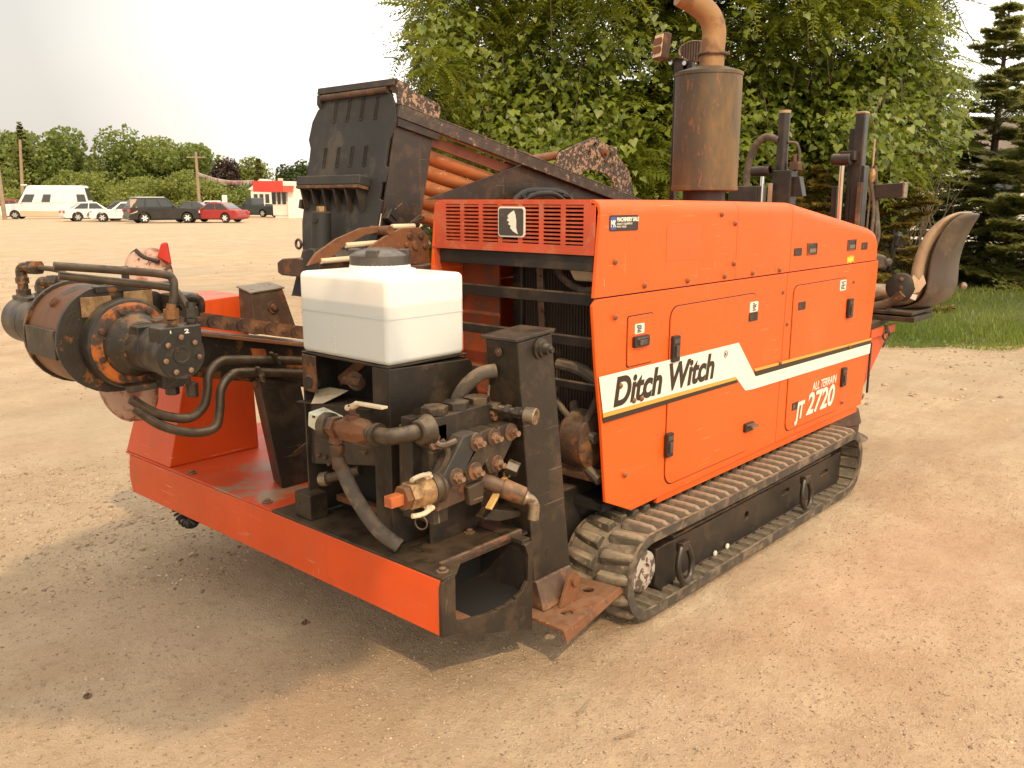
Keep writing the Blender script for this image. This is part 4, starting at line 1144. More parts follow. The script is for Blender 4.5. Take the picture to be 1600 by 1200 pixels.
# left motor behind
lm_ = part('drive_motor', MB().lathe((AX - 0.01, 3.217, AZ + 0.005), (0, 1, 0), [(0, 0.12), (0.08, 0.11), (0.085, 0.082), (0.20, 0.080), (0.205, 0.088), (0.30, 0.088), (0.304, 0.082), (0.308, 0.088), (0.44, 0.088), (0.47, 0.070), (0.475, 0.03)], 32), M_MOTOR, D)
part('port_block', MB().box((AX - 0.05, 3.50, AZ + 0.050), (AX + 0.05, 3.66, AZ + 0.100)), M_MOTOR, lm_, 0.005)
for y, hgt in ((3.62, 0.105), (3.44, 0.062)):
    x = AX - 0.02
    z = AZ + 0.100
    e = part('elbow_fitting', MB().hexn((x, y, z), (0, 0, 1), 0.026, 0.022).cyl((x, y, z + 0.01), (x, y, z + hgt * 0.75), 0.019, n=12).hexn((x, y, z + hgt * 0.42), (0, 0, 1), 0.024, 0.022)
         .tube([(x, y, z + hgt * 0.6), (x, y, z + hgt * 0.86), (x + 0.004, y - 0.012, z + hgt * 0.98), (x + 0.02, y - 0.045, z + hgt)], 0.020, 10)
         .hexn((x + 0.018, y - 0.04, z + hgt), (0.3, -0.95, 0), 0.027, 0.05), M_GEAR, D)
    part('pressure_line', MB().tube([(x + 0.03, y - 0.08, z + hgt), (x + 0.06, y - 0.16, z - 0.004 + hgt), (x + 0.075, y - 0.21, z - 0.02 + hgt), (x + 0.08, y - 0.235, z + 0.01)], 0.010, 10), M_LINE, D)
# two long open lines and their fittings on the near motor
part('steel_line', MB().tube([(1.055, 2.76, 1.408), (1.22, 2.72, 1.388), (1.312, 2.615, 1.376), (1.338, 2.600, 1.360), (1.334, 2.590, 1.32), (1.322, 2.590, 1.258)], 0.0125, 12, 5), M_LINE, D)
part('steel_line', MB().tube([(1.072, 2.775, 1.378), (1.22, 2.74, 1.352), (1.330, 2.650, 1.335), (1.356, 2.630, 1.322), (1.372, 2.610, 1.29), (1.385, 2.595, 1.255)], 0.0125, 12, 5), M_LINE, D)
for (x, y) in ((1.320, 2.590), (1.384, 2.590)):
    part('port_fitting', MB().cyl((x, y, HZ + 0.083), (x, y, HZ + 0.096), 0.014, n=12).hexn((x, y, HZ + 0.094), (0, 0, 1), 0.021, 0.012)
         .hexn((x, y, HZ + 0.110), (0, 0, 1), 0.023, 0.030).cyl((x, y, HZ + 0.138), (x + 0.004, y, HZ + 0.155), 0.015, n=12), M_GEAR, D)
part('clamp_post', MB().cyl((1.33, 2.90, 1.32), (1.33, 2.90, 1.385), 0.012, n=10), M_GEAR, D)
part('head_valve', MB().box((1.455, 2.82, 1.205), (1.545, 2.925, 1.285)), M_GEAR, D, 0.006)
part('valve_fitting', MB().tube([(1.48, 2.815, 1.262), (1.50, 2.79, 1.278), (1.53, 2.79, 1.262), (1.535, 2.80, 1.225)], 0.013, 10).hexn((1.48, 2.82, 1.25), (0, -1, 0.2), 0.019, 0.02), M_MOTOR, D)
part('lower_fittings', MB().box((1.36, 2.76, 0.985), (1.46, 2.86, 1.035)).hexn((1.41, 2.80, 0.955), (0, 0, 1), 0.024, 0.035).hexn((1.47, 2.78, 0.94), (0, 0, 1), 0.022, 0.05)
     .bar((1.28, 2.86, 0.985), (1.46, 2.80, 1.00), 0.05, 0.022), M_GEAR, D, 0.003)
# pair of bent lines under the boom
part('boom_line', MB().tube([(2.02, 2.90, 0.975), (1.72, 2.90, 1.020), (1.64, 2.89, 1.022), (1.59, 2.88, 0.985), (1.575, 2.87, 0.93), (1.555, 2.87, 0.875), (1.50, 2.88, 0.842), (1.40, 2.90, 0.872), (1.32, 2.92, 0.935)],
                            0.017, 12, 6), M_LINE, D)
part('boom_line', MB().tube([(2.02, 2.885, 0.925), (1.74, 2.885, 0.972), (1.67, 2.875, 0.968), (1.625, 2.865, 0.925), (1.610, 2.855, 0.86), (1.585, 2.855, 0.795), (1.50, 2.865, 0.792), (1.40, 2.89, 0.835), (1.33, 2.92, 0.905)],
                            0.017, 12, 6), M_LINE, D)
part('line_clamp', MB().bar((1.845, 2.872, 1.035), (1.88, 2.872, 0.985), 0.010, 0.024, (0, 1, 0)), M_LINE, D, 0.002)
part('line_clamp', MB().bar((1.775, 2.858, 0.99), (1.80, 2.858, 0.93), 0.010, 0.026, (0, 1, 0)), M_LINE, D, 0.002)
for p in ((1.862, 2.866, 1.022), (1.788, 2.852, 0.962)):
    part('bolt', MB().hexn(p, (0, -1, 0), 0.008, 0.010), M_STEEL, D)

# ---- white tank on its bracket
tk = part('water_tank', MB().box((1.762, 2.092, 1.087), (2.102, 2.552, 1.364)), M_TANK, D, 0.020, seg=4)
part('tank_seam', MB().prism(rrect(1.7607, 2.0907, 2.1033, 2.5533, 0.021, 6), 'z', 1.2325, 1.2355), M_TANK, tk)
part('filler_neck', MB().lathe((1.93, 2.32, 1.362), (0, 0, 1), [(0, 0.122), (0.010, 0.120), (0.014, 0.104), (0.030, 0.100)], 40), M_TANK, tk)
ld = part('tank_lid', MB().lathe((1.93, 2.32, 1.384), (0, 0, 1), [(0, 0.090), (0.002, 0.101), (0.034, 0.101), (0.038, 0.098), (0.048, 0.080), (0.056, 0.050), (0.060, 0.018)], 44), M_LID, tk)
for k in range(4):
    a = math.radians(35 + 90 * k)
    c = Vector((1.93 + 0.086 * math.cos(a), 2.32 + 0.086 * math.sin(a), 1.428))
    part('lid_grip', MB().obox(c, (0.018 * math.cos(a), 0.018 * math.sin(a), 0), (-0.020 * math.sin(a), 0.020 * math.cos(a), 0), (0, 0, 0.011)), M_LID, ld, 0.004)
lab = ['D', 'S', 'L', 'M', 'O']
mk = MB()
for i in range(16):
    z = 1.262 - i * 0.0105
    y = 2.362 + random.uniform(-0.003, 0.003)
    mk.bar((1.7613, y, z), (1.7613, y - random.uniform(0.004, 0.012), z + random.uniform(-0.004, 0.004)), 0.0014, 0.0018, (1, 0, 0))
part('moulded_gauge_marks', mk, M_WHITE, tk)

# bracket under the tank: -Y plate, corner return, top shelf, box behind
part('bracket_plate', MB().prism([(1.762, 0.4905), (2.12, 0.4905), (2.13, 0.62), (2.08, 0.70), (2.10, 0.90), (2.135, 1.045), (2.125, 1.066), (1.762, 1.080)], 'y', 2.092, 2.100), M_BROWN, D, 0.003)
part('bracket_return', MB().box((1.762, 2.1005, 0.4905), (1.770, 2.175, 1.078)), M_BROWN, D, 0.003)
part('bracket_shelf', MB().box((1.765, 2.101, 1.079), (2.12, 2.56, 1.086)), M_BLACK, D, 0.002)
part('bracket_far_plate', MB().box((1.764, 2.548, 0.4905), (2.10, 2.556, 1.078)), M_BLACK, D, 0.002)
part('bracket_far_return', MB().box((1.758, 2.470, 0.95), (1.7635, 2.547, 1.078)), M_RUSTD, D, 0.002)
part('bracket_hook', MB().prism([(2.10, 0.90), (2.17, 0.90), (2.175, 0.935), (2.135, 1.045), (2.11, 1.03)], 'y', 2.102, 2.108), M_BLACK, D, 0.002)
part('shelf_block', MB().box((1.90, 2.11, 0.49), (2.12, 2.54, 1.07)), M_DARK, D)  # plain black block filling the space under the shelf
vb = part('valve_box', MB().hull8([(1.778, 2.176, 0.745), (1.89, 2.176, 0.745), (1.89, 2.56, 0.675), (1.778, 2.56, 0.675),
                                   (1.778, 2.176, 0.935), (1.89, 2.176, 0.935), (1.89, 2.56, 0.905), (1.778, 2.56, 0.905)]), M_BROWN, D, 0.004)
part('valve_box_lid', MB().hull8([(1.740, 2.176, 0.936), (1.892, 2.176, 0.936), (1.892, 2.565, 0.906), (1.740, 2.565, 0.906),
                                  (1.740, 2.176, 0.941), (1.892, 2.176, 0.941), (1.892, 2.565, 0.911), (1.740, 2.565, 0.911)]), M_BROWN, D, 0.001)
for (y, z) in ((2.50, 0.72), (2.46, 0.72), (2.44, 0.70), (2.24, 0.78), (2.52, 0.86)):
    part('bolt', MB().hexn((1.778, y, z), (-1, 0, 0), 0.008, 0.008), M_RUSTD, vb)
part('torn_label', MB().add([(1.715, 2.445, 0.925), (1.735, 2.405, 0.928), (1.80, 2.375, 0.957), (1.845, 2.405, 0.955), (1.865, 2.46, 0.945), (1.85, 2.52, 0.950), (1.80, 2.535, 0.945), (1.76, 2.49, 0.932)],
                            [(0, 1, 2, 3, 4, 5, 6, 7)]), M_CREAM, D)
part('shackle', MB().ring((1.83, 2.345, 0.998), (1, 0.3, 0.2), 0.026, 0.010, 20, 8).cyl((1.82, 2.30, 1.0), (1.83, 2.40, 0.995), 0.016, n=12), M_RUSTD, D)
part('round_knob', MB().lathe((1.80, 2.52, 0.985), (-1, -0.3, 0), [(0, 0.012), (0.02, 0.028), (0.035, 0.030), (0.05, 0.02)], 18), M_BLACK, D)
part('inner_rust_arm', MB().bar((1.89, 2.50, 0.97), (1.90, 2.36, 1.065), 0.03, 0.035), M_RUST, D, 0.003)
part('stand_foot', MB().box((1.725, 2.492, 0.4905), (1.80, 2.585, 0.582)), M_BROWN, D, 0.004)
part('painted_foot_hole', MB().cyl((1.7245, 2.56, 0.54), (1.7235, 2.56, 0.54), 0.007, n=12), M_INK, D)  # shade of a hole drawn as a thin black disc
part('stand_bolt_bar', MB().tube([(1.75, 2.425, 0.655), (1.80, 2.30, 0.70)], 0.017, 12, 0), M_LINE, D)
part('stand_bolt', MB().lathe((1.750, 2.425, 0.655), (-0.3, 0.93, -0.2), [(-0.008, 0.024), (0.008, 0.026), (0.022, 0.024), (0.026, 0.012)], 16), M_STEEL, D)
part('low_angle', MB().bar((1.86, 2.50, 0.545), (1.84, 2.24, 0.56), 0.03, 0.022), M_RUST, D)
part('frame_upright', MB().box((1.756, 1.985, 0.615), (1.80, 2.035, 0.94)), M_BROWN, D, 0.003)
part('frame_upright', MB().box((1.785, 1.925, 0.60), (1.85, 1.945, 0.92)), M_BROWN, D, 0.003)
part('drain_pipe', MB().cyl((1.80, 2.06, 0.62), (1.80, 2.055, 0.90), 0.026, n=14), M_RUSTD, D)

# ---- valve train on the front
def brk(*a, **k): return part(*a, **k)
vm = part('mint_valve', MB().hull8([(1.655, 2.285, 0.848), (1.705, 2.285, 0.848), (1.705, 2.385, 0.868), (1.655, 2.385, 0.868),
                                    (1.655, 2.270, 0.905), (1.72, 2.270, 0.910), (1.72, 2.378, 0.925), (1.655, 2.378, 0.918)]), M_MINT, D, 0.005)
for y in (2.305, 2.345):
    part('painted_valve_hole', MB().cyl((1.6545, y, 0.904 + 0.006 * (y > 2.32)), (1.6535, y, 0.904), 0.006, n=12), M_INK, vm)  # holes are black discs, their shade given by colour
part('collar', MB().lathe((1.672, 2.292, 0.882), (0.05, -1, 0.05), [(-0.02, 0.034), (-0.015, 0.044), (0.012, 0.044), (0.016, 0.036)], 20), M_LINE, D)
part('hex_union', MB().hexn((1.672, 2.272, 0.884), (0.05, -1, 0.05), 0.036, 0.03), M_RUSTD, D)
bv = part('ball_valve', MB().lathe((1.674, 2.245, 0.885), (0.02, -1, 0.06), [(0, 0.024), (0.02, 0.030), (0.045, 0.043), (0.12, 0.043), (0.142, 0.034), (0.16, 0.026)], 8), M_RUST, D, 0.002)
part('valve_stem', MB().hexn((1.672, 2.165, 0.925), (0, 0, 1), 0.022, 0.014).cyl((1.672, 2.165, 0.935), (1.672, 2.165, 0.965), 0.011, n=10).hexn((1.672, 2.165, 0.962), (0, 0, 1), 0.014, 0.010), M_RUST, bv)
part('valve_handle', MB().tube([(1.670, 2.19, 0.958), (1.67, 2.165, 0.965), (1.668, 2.135, 0.980)], 0.011, 8, 4).bar((1.668, 2.14, 0.982), (1.665, 2.00, 0.989), 0.026, 0.008), M_CREAM, bv, 0.002)
part('threaded_nipple', MB().lathe((1.674, 2.09, 0.894), (0.02, -1, 0.02), [(0, 0.024), (0.01, 0.026), (0.013, 0.023), (0.02, 0.026), (0.023, 0.023), (0.03, 0.026), (0.033, 0.023), (0.045, 0.026)], 18), M_LINE, D)
part('elbow', MB().tube([(1.675, 2.055, 0.895), (1.675, 2.01, 0.896), (1.690, 1.975, 0.902), (1.76, 1.950, 0.905)], 0.026, 16, 6), M_LINE, D)
part('elbow_collar', MB().lathe((1.675, 2.05, 0.895), (0, 1, 0), [(-0.008, 0.036), (0.008, 0.036)], 20), M_LINE, D)
part('elbow_flange', MB().lathe((1.745, 1.948, 0.905), (1, -0.1, 0), [(0, 0.034), (0.005, 0.040), (0.02, 0.042), (0.04, 0.052), (0.045, 0.052)], 24), M_LINE, D)
part('union_nut', MB().hexn((1.675, 2.255, 0.855), (0, 0, -1), 0.026, 0.022), M_RUST, D)
part('drain_nipple', MB().lathe((1.675, 2.255, 0.845), (0, 0, -1), [(0, 0.018), (0.02, 0.018), (0.022, 0.024), (0.05, 0.022), (0.055, 0.018), (0.08, 0.020), (0.10, 0.018)], 14).tube([(1.675, 2.255, 0.78), (1.678, 2.235, 0.735)], 0.022, 12, 0), M_RUSTD, D)
part('drain_hose', MB().tube([(1.678, 2.238, 0.745), (1.69, 2.20, 0.67), (1.705, 2.15, 0.60), (1.72, 2.10, 0.55), (1.75, 2.05, 0.51)], 0.024, 14), M_HOSE, D)

# manifold with three caps
mf = part('manifold', MB().hull8([(1.790, 1.925, 0.862), (2.075, 1.925, 0.872), (2.075, 2.00, 0.872), (1.790, 2.00, 0.862),
                                  (1.790, 1.925, 0.944), (2.075, 1.925, 0.950), (2.075, 2.00, 0.950), (1.790, 2.00, 0.944)]), M_BROWN, D, 0.004)
part('manifold_flange', MB().box((1.780, 1.918, 0.850), (2.085, 2.005, 0.861)), M_RUSTD, mf, 0.002)
for x in (1.835, 1.93, 2.025):
    part('hex_cap', MB().hexn((x, 1.965, 0.946), (0, 0, 1), 0.044, 0.024).lathe((x, 1.965, 0.970), (0, 0, 1), [(0, 0.036), (0.002, 0.034)], 20), M_MOTOR, mf, 0.002)
for x in (1.86, 1.95):
    part('slot_mark', MB().box((x, 1.9235, 0.905), (x + 0.022, 1.925, 0.909)), M_INK, mf)
for x, z in ((1.80, 0.885), (2.055, 0.915), (2.06, 0.90)):
    part('bolt', MB().hexn((x, 1.925, z), (0, -1, 0), 0.011, 0.012), M_RUSTD, mf)
# right-hand quick coupler
part('coupler_stem', MB().tube([(2.055, 1.935, 0.937), (2.065, 1.90, 0.932), (2.08, 1.86, 0.926), (2.095, 1.80, 0.920)], 0.013, 10).hexn((2.06, 1.92, 0.935), (0.3, -0.9, -0.1), 0.019, 0.018)
     .hexn((2.072, 1.88, 0.929), (0.3, -0.9, -0.1), 0.020, 0.016).hexn((2.083, 1.85, 0.925), (0.25, -0.95, -0.1), 0.019, 0.02), M_MOTOR, D)
part('quick_coupler', MB().lathe((2.090, 1.815, 0.920), (0.30, -0.94, -0.06), [(0, 0.020), (0.004, 0.027), (0.038, 0.029), (0.042, 0.026), (0.040, 0.018), (0.030, 0.016), (0.031, 0.0)], 24), M_STEEL, D)
# three valve bodies below: slanted slabs with bolted ears
for i, (xt, xb) in enumerate(((1.925, 1.833), (2.005, 1.918), (2.088, 2.019))):
    sl_ = part('valve_body', MB().prism([(xb - 0.052, 0.775), (xb - 0.030, 0.730), (xb + 0.008, 0.733), (xb + 0.034, 0.760), (xt + 0.034, 0.850), (xt + 0.022, 0.878), (xt - 0.01, 0.885), (xt - 0.055, 0.882)], 'y', 1.872, 1.935), M_SLATE if i == 0 else M_BROWN, D, 0.006)
    for (x, z) in ((xt, 0.853), (xb, 0.760)):
        part('bolt_boss', MB().lathe((x, 1.880, z), (0, -1, 0), [(0, 0.030), (0.012, 0.029), (0.014, 0.022)], 20), M_RUSTD, sl_)
        part('body_bolt', MB().hexn((x, 1.866, z), (0, -1, 0), 0.018, 0.012).cyl((x, 1.856, z), (x, 1.836, z), 0.0095, n=12), M_BOLT, sl_)
part('side_plug', MB().hexn((2.055, 1.86, 0.748), (0.5, -0.8, -0.35), 0.026, 0.040), M_MOTOR, D, 0.002)
part('lower_manifold', MB().hull8([(1.78, 1.90, 0.652), (2.06, 1.90, 0.668), (2.06, 1.98, 0.668), (1.78, 1.98, 0.652),
                                   (1.78, 1.90, 0.735), (2.06, 1.90, 0.742), (2.06, 1.98, 0.742), (1.78, 1.98, 0.735)]), M_RUSTD, D, 0.006)
part('manifold_lug', MB().hull8([(1.90, 1.875, 0.645), (1.96, 1.875, 0.645), (1.96, 1.90, 0.645), (1.90, 1.90, 0.645), (1.89, 1.875, 0.71), (1.97, 1.875, 0.72), (1.97, 1.90, 0.72), (1.89, 1.90, 0.71)]), M_BROWN, D, 0.006)
part('steel_slab', MB().prism([(1.790, 0.860), (1.830, 0.860), (1.82, 0.60), (1.790, 0.60)], 'y', 1.946, 2.04), M_BLACK, D, 0.003)
part('backing_sheet', MB().prism([(1.86, 0.4905), (2.10, 0.4905), (2.10, 0.86), (1.86, 0.86)], 'y', 2.02, 2.03), M_BROWN, D, 0.002)
part('loose_hose', MB().tube([(1.80, 1.90, 0.88), (1.815, 1.885, 0.84), (1.80, 1.89, 0.80), (1.785, 1.90, 0.775)], 0.010, 8).tube([(1.775, 1.895, 0.875), (1.79, 1.88, 0.868), (1.84, 1.88, 0.872)], 0.010, 8), M_LINE, D)
part('ear_bolt', MB().hexn((1.788, 1.925, 0.868), (-0.2, -1, 0), 0.018, 0.018).cyl((1.788, 1.912, 0.868), (1.785, 1.885, 0.866), 0.010, n=10), M_BOLT, D)
# cam-lock coupling pointing at the camera side
ca = Vector((-0.975, 0.06, -0.02))
c0 = Vector((1.780, 1.90, 0.735))
part('coupling_nipple', MB().lathe(c0 - ca * 0.01, ca, [(0, 0.046), (0.008, 0.050), (0.012, 0.050), (0.016, 0.044), (0.030, 0.044), (0.034, 0.050), (0.044, 0.050)], 28), M_LINE, D)
cm = part('camlock_body', MB().lathe(c0 + ca * 0.030, ca, [(0, 0.038), (0.004, 0.045), (0.050, 0.045), (0.055, 0.040), (0.060, 0.040)], 28), M_BRASS, D)
part('camlock_hex', MB().hexn(c0 + ca * 0.088, ca, 0.044, 0.032), M_BRASS, cm, 0.003)
part('camlock_nut', MB().hexn(c0 + ca * 0.122, ca, 0.038, 0.022), M_RUST, cm, 0.002)
part('orange_plug', MB().obox(c0 + ca * 0.168, ca * 0.025, (0, 0.017, 0), (0, 0, 0.017)), M_ORPLUG, cm, 0.003)
part('cam_arm', MB().tube([c0 + ca * 0.045 + Vector((0, -0.01, 0.048)), c0 + ca * 0.075 + Vector((0, -0.02, 0.060)), c0 + ca * 0.105 + Vector((0, -0.01, 0.052)), c0 + ca * 0.095 + Vector((0, 0.005, 0.038))], 0.007, 8), M_CREAM, cm)
part('cam_arm', MB().tube([c0 + ca * 0.035 + Vector((0, -0.02, -0.050)), c0 + ca * 0.075 + Vector((0, -0.02, -0.062)), c0 + ca * 0.115 + Vector((0, -0.015, -0.060))], 0.008, 8), M_CREAM, cm)
for k in (-1, 1):
    part('cam_ear', MB().obox(c0 + ca * 0.048 + Vector((0, -0.012, 0.050 * k)), ca * 0.010, (0, 0.006, 0), (0, 0, 0.010)).cyl(c0 + ca * 0.048 + Vector((0, -0.03, 0.052 * k)), c0 + ca * 0.048 + Vector((0, 0.006, 0.052 * k)), 0.005, n=8), M_CREAM, cm)
part('cam_ring', MB().ring(c0 + ca * 0.085 + Vector((0, -0.02, -0.088)), (1, 0.3, 0), 0.021, 0.0028, 20, 6), M_LINE, cm)
# low outlet pipe with yellow lever on the right
part('outlet_pipe', MB().tube([(1.98, 1.90, 0.71), (2.01, 1.86, 0.690), (2.065, 1.80, 0.655)], 0.026, 14, 0).lathe((2.018, 1.848, 0.685), (0.60, -0.70, -0.38), [(0, 0.030), (0.01, 0.033), (0.075, 0.031), (0.08, 0.026)], 18), M_RUSTD, D)
part('outlet_elbow', MB().tube([(2.062, 1.800, 0.655), (2.085, 1.782, 0.640), (2.093, 1.775, 0.615), (2.088, 1.775, 0.575)], 0.019, 14, 5).lathe((2.066, 1.798, 0.652), (0.6, -0.65, -0.35), [(0, 0.026), (0.012, 0.026)], 14), M_STEEL, D)
part('yellow_lever', MB().bar((2.045, 1.860, 0.705), (1.955, 1.850, 0.628), 0.010, 0.026, (0, 1, 0)).hexn((2.045, 1.87, 0.70), (0, -1, 0), 0.012, 0.016), M_YELHAND, D, 0.003)
part('stem_ring', MB().ring((2.06, 1.865, 0.716), (1, 0.5, 0), 0.010, 0.004, 14, 6), M_BRASS, D)
part('scoop', MB().prism([(1.98, 0.575), (2.02, 0.60), (2.16, 0.555), (2.165, 0.535), (2.05, 0.548)], 'y', 1.89, 1.94), M_BROWN, D, 0.004)
part('hanging_hook', MB().tube([(2.13, 1.90, 0.335), (2.18, 1.90, 0.328), (2.205, 1.90, 0.345)], 0.009, 8), M_STEEL, D)

# ---- leaning post with rusty foot
post = part('stabiliser_post', MB().hull8([(2.188, 1.852, 0.300), (2.388, 1.852, 0.300), (2.388, 2.000, 0.300), (2.188, 2.000, 0.300),
                                           (2.098, 1.852, 1.150), (2.272, 1.852, 1.162), (2.272, 1.995, 1.162), (2.098, 1.995, 1.150)]), M_BROWN, D, 0.005)
part('post_top_cap', MB().hull8([(2.085, 1.846, 1.152), (2.280, 1.846, 1.166), (2.280, 2.005, 1.166), (2.085, 2.005, 1.152),
                                 (2.085, 1.846, 1.162), (2.285, 1.846, 1.178), (2.285, 2.005, 1.176), (2.085, 2.005, 1.162)]), M_BROWN, post, 0.002)
part('post_pin', MB().lathe((2.208, 1.851, 1.118), (0.1, -1, 0), [(0, 0.036), (0.006, 0.036), (0.008, 0.028), (0.020, 0.028), (0.022, 0.020), (0.040, 0.019), (0.042, 0.010), (0.052, 0.009)], 24), M_MOTOR, post)
part('post_bolt', MB().lathe((2.094, 1.93, 1.112), (-1, 0, 0), [(0, 0.014), (0.004, 0.014), (0.004, 0.007), (0.008, 0.006)], 14), M_RUSTD, post)
part('painted_post_hole', MB().cyl((2.262, 1.8515, 0.385), (2.262, 1.8505, 0.385), 0.014, n=16), M_INK, post)  # black disc in place of a cut hole, shade by colour
part('post_hose', MB().tube([(2.105, 1.955, 1.045), (2.06, 1.985, 1.035), (2.03, 2.03, 0.985), (2.02, 2.06, 0.92), (2.02, 2.07, 0.84)], 0.024, 14), M_HOSE, D)
part('post_wire', MB().tube([(2.08, 1.96, 1.00), (2.07, 1.955, 0.95), (2.085, 1.95, 0.88)], 0.004, 6), M_HOSE, D)
part('post_base', MB().hull8([(2.18, 1.80, 0.205), (2.36, 1.80, 0.205), (2.36, 1.97, 0.205), (2.18, 1.97, 0.205),
                              (2.19, 1.845, 0.299), (2.385, 1.845, 0.299), (2.385, 1.995, 0.299), (2.19, 1.995, 0.299)]), M_RUSTD, D, 0.004)
ft = part('stabiliser_foot', MB().prism([(2.125, 1.672), (2.525, 1.725), (2.500, 1.900), (2.13, 1.960)], 'z', 0.190, 0.203), M_RUST, D, 0.003)
cut(ft, MB().cyl((2.235, 1.745, 0.1), (2.235, 1.745, 0.3), 0.022, n=16).cyl((2.43, 1.80, 0.1), (2.43, 1.80, 0.3), 0.022, n=16))
part('foot_lip', MB().hull8([(2.127, 1.655, 0.158), (2.540, 1.716, 0.180), (2.538, 1.724, 0.180), (2.127, 1.664, 0.158),
                             (2.125, 1.668, 0.200), (2.528, 1.722, 0.203), (2.526, 1.732, 0.203), (2.125, 1.680, 0.200)]), M_RUST, ft, 0.003)
part('foot_gusset', MB().prism([(2.24, 0.203), (2.285, 0.300), (2.315, 0.318), (2.345, 0.295), (2.36, 0.203)], 'y', 1.775, 1.790), M_RUST, ft, 0.003)
part('foot_pin', MB().lathe((2.315, 1.775, 0.285), (0, -1, 0), [(0, 0.020), (0.012, 0.020), (0.014, 0.012)], 16), M_RUST, ft)

# ---- things at the far end: masts, cylinders, hoses, seat, platform
def mast(x, y, z0, z1, w, lean=0.0, lab=None):
    return MB().hull8([(x - w, y - w, z0), (x + w, y - w, z0), (x + w, y + w, z0), (x - w, y + w, z0),
                       (x - w + lean, y - w, z1), (x + w + lean, y - w, z1), (x + w + lean, y + w, z1), (x - w + lean, y + w, z1)])
m1 = part('mast_post', MB().cyl((5.42, 2.56, 1.0), (5.42, 2.56, 2.138), 0.036, n=18), M_FRAME, D)
part('mast_cap', MB().cyl((5.42, 2.56, 2.128), (5.42, 2.56, 2.145), 0.038, n=18), M_TAN, m1)
part('mast_body', MB().box((5.37, 2.47, 1.2), (5.47, 2.60, 1.78)), M_FRAME, D, 0.008)
part('cylinder_rod', MB().cyl((5.36, 2.655, 1.20), (5.36, 2.655, 1.75), 0.014, n=14), M_CHROME, D)
part('cylinder_eye', MB().cyl((5.34, 2.72, 1.775), (5.34, 2.60, 1.775), 0.032, n=18).box((5.33, 2.60, 1.76), (5.38, 2.64, 1.815)), M_FRAME, D, 0.003)
part('mast_angle', MB().box((5.33, 2.575, 1.2), (5.345, 2.60, 1.70)), M_TAN, D, 0.002)
part('mast_bracket', MB().hull8([(5.40, 2.40, 1.62), (5.46, 2.40, 1.62), (5.46, 2.47, 1.62), (5.40, 2.47, 1.62), (5.40, 2.43, 1.74), (5.46, 2.43, 1.74), (5.46, 2.47, 1.74), (5.40, 2.47, 1.74)]), M_FRAME, D, 0.003)
part('mast_fitting', MB().box((5.40, 2.44, 1.78), (5.46, 2.50, 1.83)).cyl((5.42, 2.475, 1.83), (5.42, 2.475, 1.875), 0.014, n=10), M_RUSTD, D, 0.003)
part('mast_hose', MB().tube([(5.40, 2.58, 1.965), (5.42, 2.68, 1.99), (5.44, 2.76, 1.93), (5.46, 2.81, 1.82), (5.46, 2.82, 1.60)], 0.022, 12), M_HOSE, D)
part('mast_hose', MB().tube([(5.41, 2.52, 1.95), (5.42, 2.47, 1.94), (5.43, 2.45, 1.88), (5.43, 2.452, 1.82)], 0.009, 10), M_HOSE, D)
part('rear_box', MB().box((5.30, 2.66, 1.20), (5.44, 2.86, 1.685)), M_FRAME, D, 0.008)
m2 = part('mast_post', MB().box((5.47, 2.075, 1.0), (5.54, 2.135, 2.108)), M_FRAME, D, 0.010)
part('mast_cap', MB().box((5.468, 2.073, 2.100), (5.542, 2.137, 2.115)), M_TAN, m2, 0.008)
part('mast_plate', MB().box((5.50, 2.138, 1.4), (5.53, 2.175, 2.02)), M_FRAME, D, 0.004)
part('mast_body', MB().box((5.48, 2.06, 1.0), (5.56, 2.16, 1.80)), M_FRAME, D, 0.005)
part('cylinder_rod', MB().cyl((5.45, 2.175, 1.20), (5.42, 2.172, 1.80), 0.017, n=14), M_CHROME, D)
part('cylinder_eye', MB().cyl((5.42, 2.235, 1.835), (5.42, 2.12, 1.835), 0.036, n=18).box((5.41, 2.10, 1.83), (5.47, 2.19, 1.885)), M_FRAME, D, 0.004)
part('mast_angle', MB().box((5.44, 2.055, 1.1), (5.465, 2.08, 1.70)), M_RUSTD, D, 0.002)
part('mast_plate', MB().box((5.44, 2.205, 1.1), (5.52, 2.235, 1.68)), M_FRAME, D, 0.003)
part('thin_rod', MB().tube([(5.50, 2.03, 1.10), (5.50, 2.02, 1.60), (5.49, 2.015, 1.95)], 0.006, 8, 3), M_TAN, D)
part('cross_arm', MB().bar((5.50, 1.99, 1.645), (5.52, 1.83, 1.655), 0.05, 0.085), M_FRAME, D, 0.005)
part('arm_clamp', MB().box((5.495, 1.822, 1.61), (5.555, 1.836, 1.70)).box((5.495, 1.850, 1.608), (5.56, 1.858, 1.702)), M_STEEL, D, 0.002)
for i, pts in enumerate([[(5.49, 2.00, 1.80), (5.50, 1.98, 1.60), (5.48, 1.96, 1.45), (5.46, 1.95, 1.30)], [(5.47, 2.01, 1.70), (5.48, 1.985, 1.55), (5.45, 1.975, 1.40), (5.44, 1.97, 1.28)],
                         [(5.50, 1.99, 1.62), (5.50, 1.965, 1.50), (5.47, 1.94, 1.38), (5.46, 1.955, 1.30)]]):
    part('control_hose', MB().tube(pts, 0.011, 8), M_HOSE, D)
part('brass_fitting', MB().lathe((5.47, 2.005, 1.70), (0, 0, 1), [(0, 0.010), (0.02, 0.017), (0.06, 0.017), (0.08, 0.009)], 12), M_BRASS, D)
part('console', MB().hull8([(5.24, 2.00, 1.18), (5.50, 1.93, 1.18), (5.50, 2.12, 1.18), (5.24, 2.12, 1.18),
                            (5.24, 2.00, 1.375), (5.46, 1.97, 1.36), (5.46, 2.12, 1.36), (5.24, 2.12, 1.385)]), M_LID, D, 0.015)
